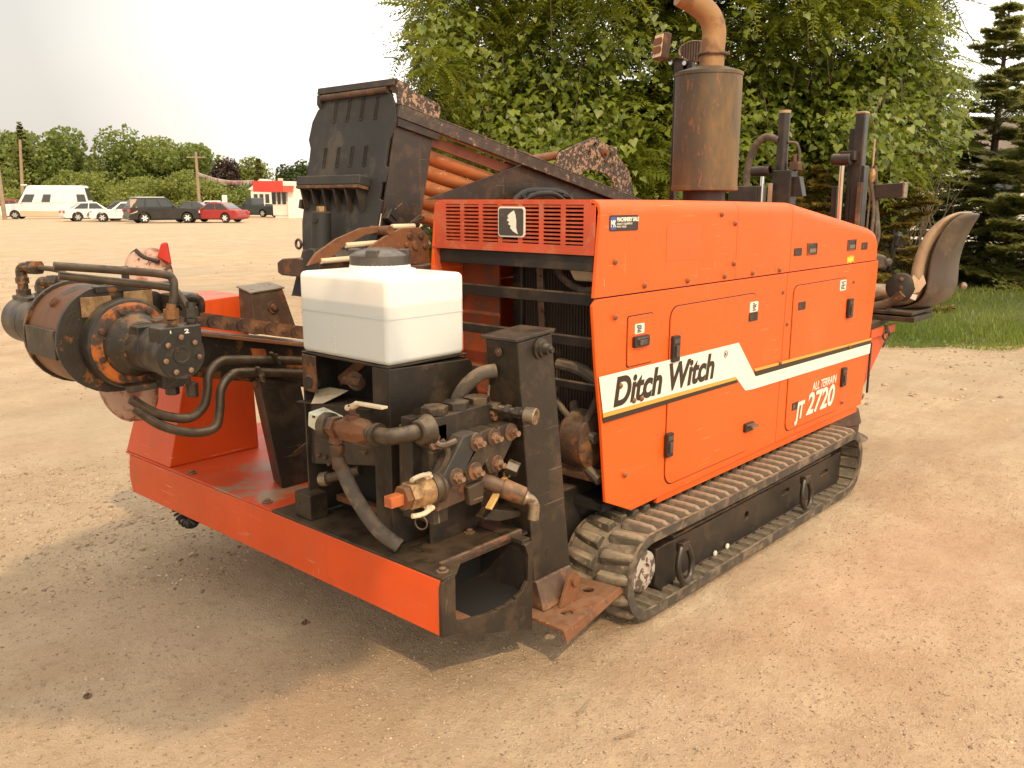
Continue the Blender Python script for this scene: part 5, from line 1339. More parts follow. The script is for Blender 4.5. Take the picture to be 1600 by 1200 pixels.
part('console_pad', MB().hull8([(5.30, 1.90, 1.20), (5.46, 1.86, 1.19), (5.50, 1.93, 1.20), (5.34, 1.98, 1.21),
                                (5.30, 1.92, 1.30), (5.46, 1.87, 1.27), (5.50, 1.94, 1.27), (5.34, 1.99, 1.31)]), M_SEAT, D, 0.02, seg=3)
part('console_knob', MB().lathe((5.45, 1.865, 1.235), (-0.6, -0.8, 0), [(0, 0.022), (0.01, 0.024), (0.02, 0.012)], 16), M_LID, D)
part('black_joystick', MB().lathe((5.60, 1.90, 1.22), (0, -0.2, 1), [(0, 0.012), (0.10, 0.012), (0.11, 0.022), (0.17, 0.026), (0.19, 0.012)], 14), M_ROD, D)
# seat: tan cushioned front facing the boom, dark shell behind
def seat_shell():
    mb = MB()
    rows = [(1.880, 0.930, 0.15), (1.75, 0.945, 0.22), (1.655, 0.985, 0.25), (1.612, 1.05, 0.26), (1.612, 1.14, 0.25), (1.617, 1.24, 0.25), (1.597, 1.34, 0.25), (1.560, 1.44, 0.24), (1.522, 1.50, 0.20), (1.512, 1.520, 0.14)]
    inner = [(1.880, 0.975, 0.14), (1.80, 0.995, 0.20), (1.76, 1.04, 0.23), (1.752, 1.10, 0.24), (1.756, 1.19, 0.235), (1.740, 1.28, 0.23), (1.705, 1.38, 0.23), (1.655, 1.46, 0.21), (1.585, 1.512, 0.18), (1.530, 1.530, 0.12)]
    return rows, inner
rows, inner = seat_shell()
XS = 5.78
def strip(rows, bulge, back):
    mb = MB()
    vs, n = [], 9
    for y, z, hw in rows:
        for i in range(n):
            t = i / (n - 1) * 2 - 1
            vs.append((XS + hw * t, y + bulge * (1 - t * t) * (-1 if back else 0.3) + (0.03 * abs(t) ** 3 if back else 0), z))
    fs = [(j * n + i, j * n + i + 1, (j + 1) * n + i + 1, (j + 1) * n + i) for j in range(len(rows) - 1) for i in range(n - 1)]
    return mb.add(vs, fs)
def closed_seat(front, back, bf, bb):
    A, Bk = strip(front, bf, False), strip(back, bb, True)
    mb = MB()
    na, nb, n = len(front), len(back), 9
    mb.add(A.v, A.f); mb.add(Bk.v, Bk.f)
    off = na * n
    fs = []
    for j in range(na - 1):
        for i in (0, n - 1):
            fs.append((j * n + i, (j + 1) * n + i, off + (j + 1) * n + i, off + j * n + i))
    for j in (0, na - 1):
        for i in range(n - 1):
            fs.append((j * n + i, j * n + i + 1, off + j * n + i + 1, off + j * n + i))
    mb.f += fs
    return mb
mid = [(y * 0.62 + yi * 0.38, z * 0.62 + zi * 0.38, h * 0.5 + hi * 0.5) for (y, z, h), (yi, zi, hi) in zip(rows, inner)]
seat = part('seat_shell', closed_seat(mid, rows, 0.02, 0.035), M_SEAT, D)
ss = seat.modifiers.new('sub', 'SUBSURF'); ss.levels = 2; ss.render_levels = 2
cush = part('seat_cushion', closed_seat([(y + 0.012, z + 0.004, h) for y, z, h in inner], [(y + 0.001, z, h) for y, z, h in mid], 0.03, -0.01), M_TAN, D)
ss = cush.modifiers.new('sub', 'SUBSURF'); ss.levels = 2; ss.render_levels = 2
part('seat_base_cushion', MB().box((5.62, 1.84, 0.98), (5.96, 2.16, 1.06)), M_TAN, D, 0.03, seg=4)
part('torn_foam', MB().add([(5.535, 1.74 - 0.01 * math.cos(k), 1.10 + 0.0) for k in range(0)], []).prism([(1.66, 1.115), (1.68, 1.165), (1.70, 1.13), (1.735, 1.16), (1.745, 1.11), (1.715, 1.085), (1.725, 1.05), (1.69, 1.065)], 'x', 5.515, 5.522), M_CREAM, D)
part('torn_foam', MB().prism([(1.700, 1.045), (1.735, 1.05), (1.740, 1.02), (1.71, 1.012)], 'x', 5.515, 5.520), M_WHITE, D)
part('hinge_disc', MB().lathe((5.52, 1.80, 1.085), (-1, -0.25, 0), [(0, 0.085), (0.018, 0.085), (0.024, 0.075)], 28), M_BLACK, D)
for (y, z) in ((1.80, 1.135), (1.80, 1.085), (1.80, 1.035)):
    part('hinge_bolt', MB().lathe((5.494, 1.792, z), (-1, -0.25, 0), [(0, 0.012), (0.006, 0.012), (0.008, 0.006)], 12), M_RUSTD, D)
part('seat_arm', MB().tube([(5.50, 1.78, 1.05), (5.50, 1.86, 0.985), (5.46, 1.96, 0.955), (5.40, 2.05, 0.95)], 0.028, 12), M_RUSTD, D)
part('seat_slide', MB().box((5.45, 1.70, 0.925), (5.85, 2.10, 0.945)).box((5.45, 1.685, 0.885), (5.80, 2.10, 0.915)), M_BLACK, D, 0.004)
part('seat_knob', MB().lathe((5.62, 1.50, 1.10), (-0.3, -1, 0.3), [(0, 0.010), (0.02, 0.022), (0.03, 0.02), (0.04, 0.01)], 12), M_STEEL, D)
part('platform_plate', MB().prism([(5.215, 1.86), (5.66, 1.90), (5.66, 2.60), (5.215, 2.60)], 'z', 0.845, 0.885), M_BLACK, D, 0.004)
part('platform_rail', MB().box((5.225, 1.845, 0.80), (5.62, 1.860, 0.850)), M_SKIRT, D, 0.003)
part('platform_gusset', MB().prism([(5.215, 0.52), (5.215, 0.80), (5.56, 0.80)], 'y', 1.862, 1.872), M_SKIRT, D, 0.002)
part('latch_rod', MB().box((5.205, 1.835, 0.48), (5.222, 1.845, 0.78)), M_BLACK, D, 0.002)
part('key_ring', MB().ring((5.44, 1.835, 0.80), (0.3, 1, 0), 0.030, 0.006, 20, 6).cyl((5.44, 1.84, 0.86), (5.44, 1.83, 0.81), 0.012, n=8).tube([(5.46, 1.835, 0.775), (5.42, 1.83, 0.755), (5.40, 1.835, 0.73)], 0.006, 6), M_BLACK, D)
part('front_drum', MB().lathe((5.62, 2.20, 0.06), (0, 0, 1), [(0, 0.20), (0.012, 0.235), (0.024, 0.20), (0.03, 0.17), (0.11, 0.175), (0.118, 0.185), (0.20, 0.165), (0.205, 0.11), (0.275, 0.11), (0.28, 0.185), (0.30, 0.19), (0.305, 0.17), (0.31, 0.04)], 36), M_RUSTD, D)
part('drum_mast', MB().box((5.58, 2.16, 0.37), (5.66, 2.24, 0.845)), M_BLACK, D)
part('tail_frame', MB().box((5.05, 2.10, 0.30), (5.55, 2.90, 0.42)), M_BLACK, D, 0.01)

# ------------------------------------------------------------------ drill pipes lying in the rack: each one can be lifted out
def drill_pipe(y, v, length, label, tube_r=0.028):
    o = thing('drill_pipe', label, 'drill pipe', B(0.05, y, v), group='rusty drill pipes in the rack')
    mb = MB()
    d = Vector((BC, 0, -BS))
    p = B(0.05, y, v)
    mb.lathe(p, d, [(0, 0.024), (0.01, 0.033), (0.22, 0.033), (0.26, tube_r), (length - 0.3, tube_r), (length - 0.26, 0.033), (length - 0.02, 0.033), (length, 0.02)], 20)
    part('pipe_tube', mb, M_PIPE, o)
    return o
names = ['rusty drill pipe just under the dull red rail of the black rack', 'rusty drill pipe second from the top of the row beside the black rack plate',
         'rusty drill pipe in the middle of the row beside the black rack plate', 'rusty drill pipe second from the bottom above the red grille corner', 'lowest rusty drill pipe behind the red grille corner']
for i, nm in enumerate(names):
    drill_pipe(2.935, 0.453 - 0.0650 * i, 3.0, nm, 0.0305)
drill_pipe(2.960, 0.600, 2.9, 'orange rust drill pipe lying along the top of the sloping rail', 0.030)

# ------------------------------------------------------------------ canvas bag hanging behind the drive motors
M_CANVAS = metal_paint('dirty_pink_canvas', (0.52, 0.34, 0.25), wear=(0.28, 0.12, 0.07), wear_at=0.50, scale=9.0, soft=0.06, fine=(0.08, 0.045, 0.035), fine_at=0.62, fine_scale=26, rough=0.85, bump=0.2)
M_REDCL = metal_paint('red_cloth', (0.55, 0.035, 0.02), rough=0.8, scale=12)
bagT = thing('canvas_bag', 'dirty pink and white canvas bag with a red flap hanging behind the drive motors', 'bag', (1.60, 3.42, 0.80))
bm_ = MB()
bag_rows = [(1.54, 3.40, 0.735, 0.03, 0.02), (1.54, 3.40, 0.78, 0.095, 0.07), (1.53, 3.40, 0.88, 0.120, 0.08), (1.57, 3.42, 0.99, 0.11, 0.08), (1.62, 3.44, 1.10, 0.11, 0.08), (1.66, 3.46, 1.22, 0.11, 0.08),
            (1.68, 3.47, 1.32, 0.095, 0.07), (1.69, 3.47, 1.385, 0.075, 0.05), (1.69, 3.47, 1.41, 0.03, 0.02)]
vs, fs = [], []
for j, (x, y, z, a, b) in enumerate(bag_rows):
    for i in range(20):
        t = 2 * math.pi * i / 20
        w = 1 + 0.15 * math.sin(3 * t + j * 1.3) + 0.08 * math.sin(5 * t + j * 2.1)
        vs.append((x + (a * math.cos(t) * VR.x + b * math.sin(t) * VF.x) * w, y + (a * math.cos(t) * VR.y + b * math.sin(t) * VF.y) * w, z + 0.012 * math.sin(5 * t + j)))
for j in range(len(bag_rows) - 1):
    for i in range(20):
        k = (i + 1) % 20
        fs.append((j * 20 + i, j * 20 + k, (j + 1) * 20 + k, (j + 1) * 20 + i))
fs += [tuple(range(20))[::-1], tuple(range(len(vs) - 20, len(vs)))]
bo = part('bag_body', MB().add(vs, fs), M_CANVAS, bagT)
ss = bo.modifiers.new('sub', 'SUBSURF'); ss.levels = 2; ss.render_levels = 2
rf = Vector((1.70, 3.40, 1.375))
fl = part('red_flap', MB().hull8([rf + VR * -0.01, rf + VR * 0.045 + Vector((0, 0, -0.03)), rf + VR * 0.045 + VF * 0.02 + Vector((0, 0, -0.03)), rf + VR * -0.01 + VF * 0.02,
                                  rf + VR * 0.01 + Vector((0, 0, 0.055)), rf + VR * 0.035 + Vector((0, 0, 0.06)), rf + VR * 0.035 + VF * 0.02 + Vector((0, 0, 0.06)), rf + VR * 0.01 + VF * 0.02 + Vector((0, 0, 0.055))]), M_REDCL, bagT, 0.008, seg=3)
part('bag_strap', MB().tube([rf + VR * -0.09 + Vector((0, 0, 0.03)), rf + VR * -0.06 + Vector((0, -0.01, 0.0)), rf + VR * -0.01 + Vector((0, -0.02, -0.015))], 0.008, 8), M_INK, bagT)

# ------------------------------------------------------------------ ground
def ground_mat():
    m, n, b, out_ = _nodes('packed_dirt_and_gravel')
    tc = n.nodes.new('ShaderNodeTexCoord')
    v = tc.outputs['Object']
    big = _noise(n, v, 0.16, 5, 0.6)
    mid_ = _noise(n, v, 1.6, 7, 0.65)
    fine = _noise(n, v, 22, 6, 0.7)
    grit = _noise(n, v, 120, 4, 0.75)
    c = _mix(n, _ramp(n, mid_, 0.34, 0.66), (0.530, 0.368, 0.230), (0.650, 0.488, 0.322))
    c = _mix(n, _math(n, 'MULTIPLY', _ramp(n, big, 0.42, 0.66), 0.65), c, (0.470, 0.390, 0.275))
    c = _mix(n, _math(n, 'MULTIPLY', _ramp(n, fine, 0.50, 0.72), 0.55), c, (0.360, 0.245, 0.150))
    c = _mix(n, _math(n, 'MULTIPLY', _ramp(n, grit, 0.56, 0.68), 0.55), c, (0.52, 0.42, 0.30))
    c = _mix(n, _math(n, 'MULTIPLY', _ramp(n, _noise(n, v, 150, 3, 0.8), 0.60, 0.68), 0.5), c, (0.19, 0.13, 0.085))
    mp = n.nodes.new('ShaderNodeMapping')
    mp.inputs['Rotation'].default_value = (0, 0, 0.35)
    mp.inputs['Scale'].default_value = (0.06, 0.9, 1)
    n.links.new(v, mp.inputs['Vector'])
    streak = _noise(n, mp.outputs['Vector'], 1.0, 5, 0.6)
    c = _mix(n, _math(n, 'MULTIPLY', _ramp(n, streak, 0.50, 0.72), 0.32), c, (0.36, 0.26, 0.165))
    n.links.new(c, b.inputs['Base Color'])
    b.inputs['Roughness'].default_value = 0.9
    b.inputs['Specular IOR Level'].default_value = 0.25
    h = _math(n, 'ADD', _math(n, 'MULTIPLY', fine, 0.8), _math(n, 'MULTIPLY', grit, 0.35))
    h = _math(n, 'ADD', h, _math(n, 'MULTIPLY', _noise(n, v, 60, 5, 0.7), 0.5))
    bp = n.nodes.new('ShaderNodeBump')
    bp.inputs['Strength'].default_value = 0.85
    bp.inputs['Distance'].default_value = 0.022
    n.links.new(h, bp.inputs['Height'])
    n.links.new(bp.outputs['Normal'], b.inputs['Normal'])
    return m
M_GROUND = ground_mat()

def vnoise(x, y, seed):
    """smooth value noise on arrays"""
    r = np.random.default_rng(seed)
    T = r.random((256, 256))
    xi, yi = np.floor(x).astype(int), np.floor(y).astype(int)
    fx, fy = x - xi, y - yi
    fx = fx * fx * (3 - 2 * fx); fy = fy * fy * (3 - 2 * fy)
    a = T[xi % 256, yi % 256]; b_ = T[(xi + 1) % 256, yi % 256]; c = T[xi % 256, (yi + 1) % 256]; d = T[(xi + 1) % 256, (yi + 1) % 256]
    return (a * (1 - fx) + b_ * fx) * (1 - fy) + (c * (1 - fx) + d * fx) * fy - 0.5
def ground_z(x, y):
    x = np.asarray(x, float); y = np.asarray(y, float)
    dist = np.hypot(x - 2.5, y - 2.0)
    a_, b_ = x * 0.94 + y * 0.34, y * 0.94 - x * 0.34
    ex = (x - 2.6) * 0.98 - (y - 1.0) * 0.2; ey = (y - 1.0) * 0.98 + (x - 2.6) * 0.2      # crawler prints passing right of the machine
    pr = np.exp(-((ey - 0.25) / 0.16) ** 4) + np.exp(-((ey + 1.55) / 0.16) ** 4)
    z = -0.006 * pr * (0.6 + 0.8 * (np.sin(ex * 2 * np.pi / 0.085) > 0.1) * np.clip(1 - np.abs(ey % 1.8 - 0.25), 0, 1)) * np.clip(vnoise(x * 0.8, y * 0.8, 44) * 2 + 0.7, 0, 1) * np.clip((ex + 0.3) * 2, 0, 1)
    z += 0.010 * vnoise(x * 1.3, y * 1.3, 1) + 0.010 * vnoise(a_ * 2.2, b_ * 5.5, 2) + 0.008 * vnoise(a_ * 7, b_ * 13, 3) + 0.0075 * vnoise(a_ * 20, b_ * 30, 4) * (0.5 + vnoise(x * 0.9, y * 0.9, 14)) * 1.4 + 0.0035 * vnoise(x * 45, y * 45, 15)
    z += 0.05 * vnoise(x * 0.25, y * 0.25, 5) * np.clip((dist - 5) / 6, 0, 1)
    z += 0.12 * vnoise(x * 0.07, y * 0.07, 6) * np.clip((dist - 14) / 10, 0, 1)
    return z - 0.006
N = 760
u = np.linspace(-1, 1, N)
g = np.sinh(u * 7.5) / np.sinh(7.5) * 900
gx, gy = np.meshgrid(2.4 + g, 1.9 + g, indexing='ij')
P = np.stack([gx, gy, ground_z(gx, gy)], -1).reshape(-1, 3)
idx = np.arange(N * N).reshape(N, N)
F = np.stack([idx[:-1, :-1], idx[1:, :-1], idx[1:, 1:], idx[:-1, 1:]], -1).reshape(-1, 4)
def np_mesh(name, P, F, mat, smooth=False, tint=None):
    me = bpy.data.meshes.new(name)
    k = F.shape[1]
    me.vertices.add(len(P)); me.vertices.foreach_set('co', P.astype(np.float32).ravel())
    me.loops.add(F.size); me.loops.foreach_set('vertex_index', F.astype(np.int32).ravel())
    me.polygons.add(len(F)); me.polygons.foreach_set('loop_start', np.arange(0, F.size, k, dtype=np.int32))
    me.update(calc_edges=True)
    if smooth:
        me.shade_smooth()
    if tint is not None:
        at = me.attributes.new('tint', 'FLOAT', 'FACE')
        at.data.foreach_set('value', tint.astype(np.float32))
    me.materials.append(mat)
    return me
def np_obj(name, P, F, mat, parent=None, smooth=False, tint=None, **k):
    if parent is not None:
        P = P - np.array(WORLD_LOC[parent])
    o = bpy.data.objects.new(name, np_mesh(name, P, F, mat, smooth, tint))
    COL.objects.link(o)
    if parent is not None:
        o.parent = parent
        WORLD_LOC[o] = WORLD_LOC[parent]
    tag(o, **k)
    return o
np_obj('ground', P, F, M_GROUND, smooth=True, kind='structure')

# loose stones: many small ones over the packed dirt
def stones(n, side, depth, size, seed, power=1.0, keep=None):
    r = np.random.default_rng(seed)
    t = (1 + 5 ** 0.5) / 2
    base = np.array([(-1, t, 0), (1, t, 0), (-1, -t, 0), (1, -t, 0), (0, -1, t), (0, 1, t), (0, -1, -t), (0, 1, -t), (t, 0, -1), (t, 0, 1), (-t, 0, -1), (-t, 0, 1)], float)
    base /= np.linalg.norm(base[0])
    fc = np.array([(0, 11, 5), (0, 5, 1), (0, 1, 7), (0, 7, 10), (0, 10, 11), (1, 5, 9), (5, 11, 4), (11, 10, 2), (10, 7, 6), (7, 1, 8), (3, 9, 4), (3, 4, 2), (3, 2, 6), (3, 6, 8), (3, 8, 9),
                   (4, 9, 5), (2, 4, 11), (6, 2, 10), (8, 6, 7), (9, 8, 1)])
    if size[1] < 0.0065:
        base = np.array([(1, 0, 0), (0, 1, 0), (-1, 0, 0), (0, -1, 0), (0, 0, 1), (0, 0, -1)], float)
        fc = np.array([(0, 1, 4), (1, 2, 4), (2, 3, 4), (3, 0, 4), (1, 0, 5), (2, 1, 5), (3, 2, 5), (0, 3, 5)])
    nv = len(base)
    d = depth[0] + (depth[1] - depth[0]) * r.random(n) ** power
    s = (side[0] + (side[1] - side[0]) * r.random(n)) * (d / depth[1] if len(side) == 2 else 1)
    cx = VF.x * d + VR.x * s; cy = VF.y * d + VR.y * s
    if keep is not None:
        k = keep(cx, cy, r)
        cx, cy = cx[k], cy[k]
    n = len(cx)
    rad_ = size[0] * (size[1] / size[0]) ** (r.random(n) ** 2.6)
    sc = np.stack([r.uniform(0.8, 1.5, n), r.uniform(0.6, 1.1, n), r.uniform(0.35, 0.7, n)], -1) * rad_[:, None]
    V = base[None] * (1 + r.uniform(-0.22, 0.22, (n, nv, 1))) * sc[:, None]
    a = r.uniform(0, 2 * np.pi, n)
    ca_, sa = np.cos(a)[:, None], np.sin(a)[:, None]
    X = V[..., 0] * ca_ - V[..., 1] * sa; Y = V[..., 0] * sa + V[..., 1] * ca_
    V = np.stack([X + cx[:, None], Y + cy[:, None], V[..., 2] + (ground_z(cx, cy) + rad_ * 0.12)[:, None]], -1)
    Fc = (fc[None] + (np.arange(n) * nv)[:, None, None]).reshape(-1, 3)
    return V.reshape(-1, 3), Fc, np.repeat(r.random(n), len(fc))
def stone_mat():
    m, n, b, o_ = _nodes('loose_stones')
    at = n.nodes.new('ShaderNodeAttribute'); at.attribute_name = 'tint'
    r = n.nodes.new('ShaderNodeValToRGB')
    cr = r.color_ramp
    cr.elements[0].position = 0.0; cr.elements[0].color = (0.20, 0.14, 0.09, 1)
    cr.elements[1].position = 1.0; cr.elements[1].color = (0.58, 0.47, 0.34, 1)
    for p, c in ((0.15, (0.30, 0.215, 0.14, 1)), (0.45, (0.44, 0.32, 0.205, 1)), (0.8, (0.54, 0.41, 0.275, 1))):
        e = cr.elements.new(p); e.color = c
    n.links.new(at.outputs['Fac'], r.inputs['Fac'])
    n.links.new(r.outputs['Color'], b.inputs['Base Color'])
    b.inputs['Roughness'].default_value = 0.85
    return m
M_STONE = stone_mat()
def patchy(scale, seed, thr):
    return lambda x, y, r: (vnoise(x * scale, y * scale, seed) + 0.5 + r.random(len(x)) * 0.25) > thr
for nm, args in (('fine_gravel', (95000, (-3.6, 3.6), (1.6, 5.4), (0.0014, 0.0060), 1, 0.9, patchy(1.2, 9, 0.42))),
                 ('loose_gravel', (12000, (-7.5, 7.5), (1.8, 11.0), (0.003, 0.010), 2, 0.8, patchy(0.8, 10, 0.66))),
                 ('scattered_stones', (5000, (-16, 16), (5.0, 24.0), (0.008, 0.030), 3, 0.8, patchy(0.5, 12, 0.66)))):
    V, Fc, tn = stones(*args)
    np_obj(nm, V, Fc, M_STONE, tint=tn, kind='stuff', smooth=False,
           label={'fine_gravel': 'fine tan gravel strewn over the packed dirt in front', 'loose_gravel': 'loose small stones around the machine', 'scattered_stones': 'scattered grey and tan stones on the far dirt'}[nm], cat='gravel')
# gravel drift at the left
V, Fc, tn = stones(3600, (-3.2, -1.2, 0), (3.4, 5.2), (0.004, 0.012), 5, 1.0, patchy(1.5, 19, 0.5))
np_obj('gravel_patch', V, Fc, M_STONE, tint=tn, kind='stuff', label='patch of coarser gravel on the dirt left of the machine', cat='gravel')
V, Fc, tn = stones(5000, (4.2, 11.0, 0), (6.5, 11.5), (0.006, 0.020), 6, 1.0, patchy(0.6, 13, 0.55))
np_obj('gravel_patch', V, Fc, M_STONE, tint=tn, kind='stuff', label='patch of whitish gravel between the machine and the grass', cat='gravel')
M_CLOD = metal_paint('dark_leaf_litter', (0.10, 0.055, 0.03), wear=(0.20, 0.12, 0.07), wear_at=0.5, scale=60, rough=0.95, bump=0.3)
for i, (s, d, rr_, lb_) in enumerate([(-0.125, 1.96, 0.018, 'dark brown leaf scrap on the dirt near the bottom middle'), (-1.24, 2.02, 0.030, 'dark crumbly dirt clod at the bottom left corner'),
                                      (-1.56, 2.22, 0.016, 'small dark clod on the lit dirt at the left edge'), (-1.40, 2.64, 0.014, 'small dark clod in the shade left of the skirt'),
                                      (-0.80, 3.15, 0.014, 'tiny dark clod on shaded dirt before the orange skirt')]):
    c = out(s, d)
    r = random.Random(i)
    V = MB()
    t_ = thing('dirt_clod', lb_, 'dirt clod', (c.x, c.y, float(ground_z(c.x, c.y))))
    for k in range(9):
        q = Vector((c.x + r.uniform(-1, 1) * rr_, c.y + r.uniform(-1, 1) * rr_, float(ground_z(c.x, c.y)) + 0.003))
        V.lathe(q, (r.uniform(-1, 1), r.uniform(-1, 1), 1), [(-0.003, rr_ * 0.15), (0.0, rr_ * 0.4), (0.004, rr_ * 0.3), (0.006, rr_ * 0.08)], 6)
    part('crumbs', V, M_CLOD, t_, smooth=False)
sticks = [(0.23, 2.56, 1.1, 0.10, 'thin pale twig on the dirt in front of the track'), (0.345, 2.41, 0.5, 0.075, 'short pale stick lying among scuffed dirt')]
for s, d, a, L, lb_ in sticks:
    c = out(s, d, 0.006); dd = (VR * math.cos(a) + VF * math.sin(a)) * L / 2
    tag(part('twig', MB().tube([c - dd, c + Vector((0, 0, 0.003)), c + dd], 0.0035, 6, 3), M_WOOD), lb_, 'twig')
# tangle of wire on the dirt to the right
wp = []
base = out(4.7, 6.30, 0.02)
for i in range(60):
    t = i / 59
    wp.append(base + VR * (t * 0.85) + VF * (0.10 * math.sin(t * 9) + 0.05 * math.sin(t * 23) - 0.25 * t) + Vector((0, 0, 0.012 * abs(math.sin(t * 17)))))
w2 = [p + VR * 0.03 + VF * 0.06 * math.sin(i * 0.3) for i, p in enumerate(wp)]
tag(part('wire_tangle', MB().tube(wp, 0.011, 6, 0).tube(w2, 0.008, 6, 0), M_HOSE), 'dark wire tangle lying on the dirt right of the machine', 'wire')

# ------------------------------------------------------------------ grass verge on the right
M_SOIL = metal_paint('grass_soil', (0.075, 0.095, 0.030), wear=(0.10, 0.075, 0.04), wear_at=0.6, scale=1.5, rough=0.95, bump=0.2)
M_GRASS = leaf_mat('grass_blades', (0.090, 0.150, 0.014), (0.270, 0.310, 0.050), 0.4)
def edge_depth(s):          # near edge of the verge for a sideways offset s
    return 9.9 - 0.085 * (s - 4.5) 
gv, gf_ = [], []
ns = 60
for i in range(ns + 1):
    s = 2.6 + 38 * i / ns
    dn_ = edge_depth(s) + 0.15 * math.sin(s * 2.3) + 0.08 * math.sin(s * 5.1)
    for j, dd in enumerate((dn_, dn_ + 2.5, dn_ + 8, 34)):
        p = out(s, dd)
        p.z = float(ground_z(p.x, p.y)) + (0.004 if j == 0 else 0.05)
        gv.append(tuple(p))
for i in range(ns):
    for j in range(3):
        gf_.append((i * 4 + j, (i + 1) * 4 + j, (i + 1) * 4 + j + 1, i * 4 + j + 1))
tag(part('verge', MB().add(gv, gf_), M_SOIL), kind='structure')
r = np.random.default_rng(21)
n = 70000
s = r.uniform(2.5, 16, n); d = edge_depth(s) - 0.35 + (r.random(n) ** 1.4) * 9.5 + 0.35 * vnoise(s * 1.7, s * 0 + 2, 33)
d += 0.15 * np.sin(s * 2.3)
cx = VF.x * d + VR.x * s; cy = VF.y * d + VR.y * s
h = r.uniform(0.05, 0.13, n) * np.clip((d - edge_depth(s)) / 0.8 + 0.35, 0.3, 1)
a = r.uniform(0, 2 * np.pi, n); w = r.uniform(0.006, 0.012, n)
lx, ly = r.uniform(-0.5, 0.5, n) * h, r.uniform(-0.5, 0.5, n) * h
z0 = ground_z(cx, cy) + 0.02
V = np.stack([np.stack([cx - np.cos(a) * w, cy - np.sin(a) * w, z0], -1), np.stack([cx + np.cos(a) * w, cy + np.sin(a) * w, z0], -1), np.stack([cx + lx, cy + ly, z0 + h], -1)], 1)
np_obj('grass', V.reshape(-1, 3), np.arange(3 * n).reshape(-1, 3), M_GRASS, tint=np.clip(r.random(n) * 0.7 + vnoise(cx * 0.9, cy * 0.9, 30) + 0.25, 0, 1), kind='stuff', label='green grass verge right of the machine', cat='grass')

# ------------------------------------------------------------------ foliage builders
def quad_leaves(c, size, r, squash=0.55, up=0.3):
    """leaf-shaped quads at centres c (n,3)"""
    n = len(c)
    nrm = r.normal(size=(n, 3)); nrm[:, 2] += up * 2
    nrm /= np.linalg.norm(nrm, axis=1)[:, None]
    t = r.normal(size=(n, 3)); t -= nrm * (t * nrm).sum(1)[:, None]; t /= np.linalg.norm(t, axis=1)[:, None]
    b = np.cross(nrm, t)
    L = (size * r.uniform(0.7, 1.3, n))[:, None]
    V = np.stack([c - t * L, c + b * L * squash, c + t * L, c - b * L * squash], 1)
    return V.reshape(-1, 3), np.arange(4 * n).reshape(-1, 4)
def crown_points(n, centre, rad_, r, lumps=14, lump_r=0.42, drop=0.0):
    """points in lumps over an ellipsoid crown, denser at the lump surfaces"""
    k = r.normal(size=(lumps, 3)); k /= np.linalg.norm(k, axis=1)[:, None]
    k *= r.uniform(0.35, 0.80, lumps)[:, None]
    lr = lump_r * r.uniform(0.7, 1.25, lumps)
    pick = r.integers(0, lumps, n)
    q = r.normal(size=(n, 3)); q /= np.linalg.norm(q, axis=1)[:, None]
    q *= (1 - 0.55 * r.random(n) ** 2)[:, None]
    P = (k[pick] + q * lr[pick][:, None]) * np.array(rad_) + np.array(centre)
    return P, pick
def trunk_mb(base, h, r0, limbs, r):
    mb = MB()
    base = Vector(base)
    top = base + Vector((r.uniform(-0.05, 0.05) * h, r.uniform(-0.05, 0.05) * h, h))
    mb.tube([base, base.lerp(top, 0.5) + Vector((r.uniform(-.03, .03) * h, 0, 0)), top], r0, 8, 4, [r0, r0 * 0.7, r0 * 0.25])
    for i in range(limbs):
        t = 0.3 + 0.6 * i / limbs
        a = r.uniform(0, 6.28)
        p = base.lerp(top, t)
        L = h * r.uniform(0.25, 0.4)
        q = p + Vector((math.cos(a) * L, math.sin(a) * L, L * 0.6))
        mb.tube([p, p.lerp(q, 0.5) + Vector((0, 0, -0.04 * L)), q], r0 * 0.3, 6, 3, [r0 * 0.4, r0 * 0.25, r0 * 0.08])
    return mb
M_LF = {'green': leaf_mat('broad_leaves_green', (0.120, 0.165, 0.030), (0.270, 0.310, 0.070), 0.35),
        'yellow': leaf_mat('broad_leaves_yellow_green', (0.155, 0.190, 0.032), (0.300, 0.325, 0.070), 0.38),
        'dark': leaf_mat('broad_leaves_dark', (0.040, 0.065, 0.018), (0.095, 0.125, 0.035), 0.3),
        'purple': leaf_mat('purple_leaves', (0.045, 0.028, 0.022), (0.095, 0.058, 0.045), 0.3)}
def far_tree(s, d, h, w, kind, label, seed, n=7500, base_z=0.0, name='broadleaf_tree', group='trees along the back of the lot'):
    p = out(s, d, base_z)
    rr_ = random.Random(seed); r = np.random.default_rng(seed)
    t = thing(name, label, 'tree', p, group=group)
    part('trunk', trunk_mb(p, h * 0.75, 0.02 * h + 0.05, 5, rr_), M_BARK, t)
    P, pick = crown_points(n, (p.x, p.y, p.z + h * 0.50), (w * 0.62, w * 0.62, h * 0.52), r, 20)
    V, Fc = quad_leaves(P, h * 0.022 + 0.05, r, 0.7, 0.5)
    tn = np.clip(r.random(n) * 0.6 + (r.random(64)[pick] - 0.2) * 0.6, 0, 1)
    np_obj('crown', V, Fc, M_LF[kind], t, tint=tn)
    return t
def px2s(px, d): return (px - 800) / 1410.0 * d
def topz(y, d): return 1.6 + (312 - y) / 1410.0 * d
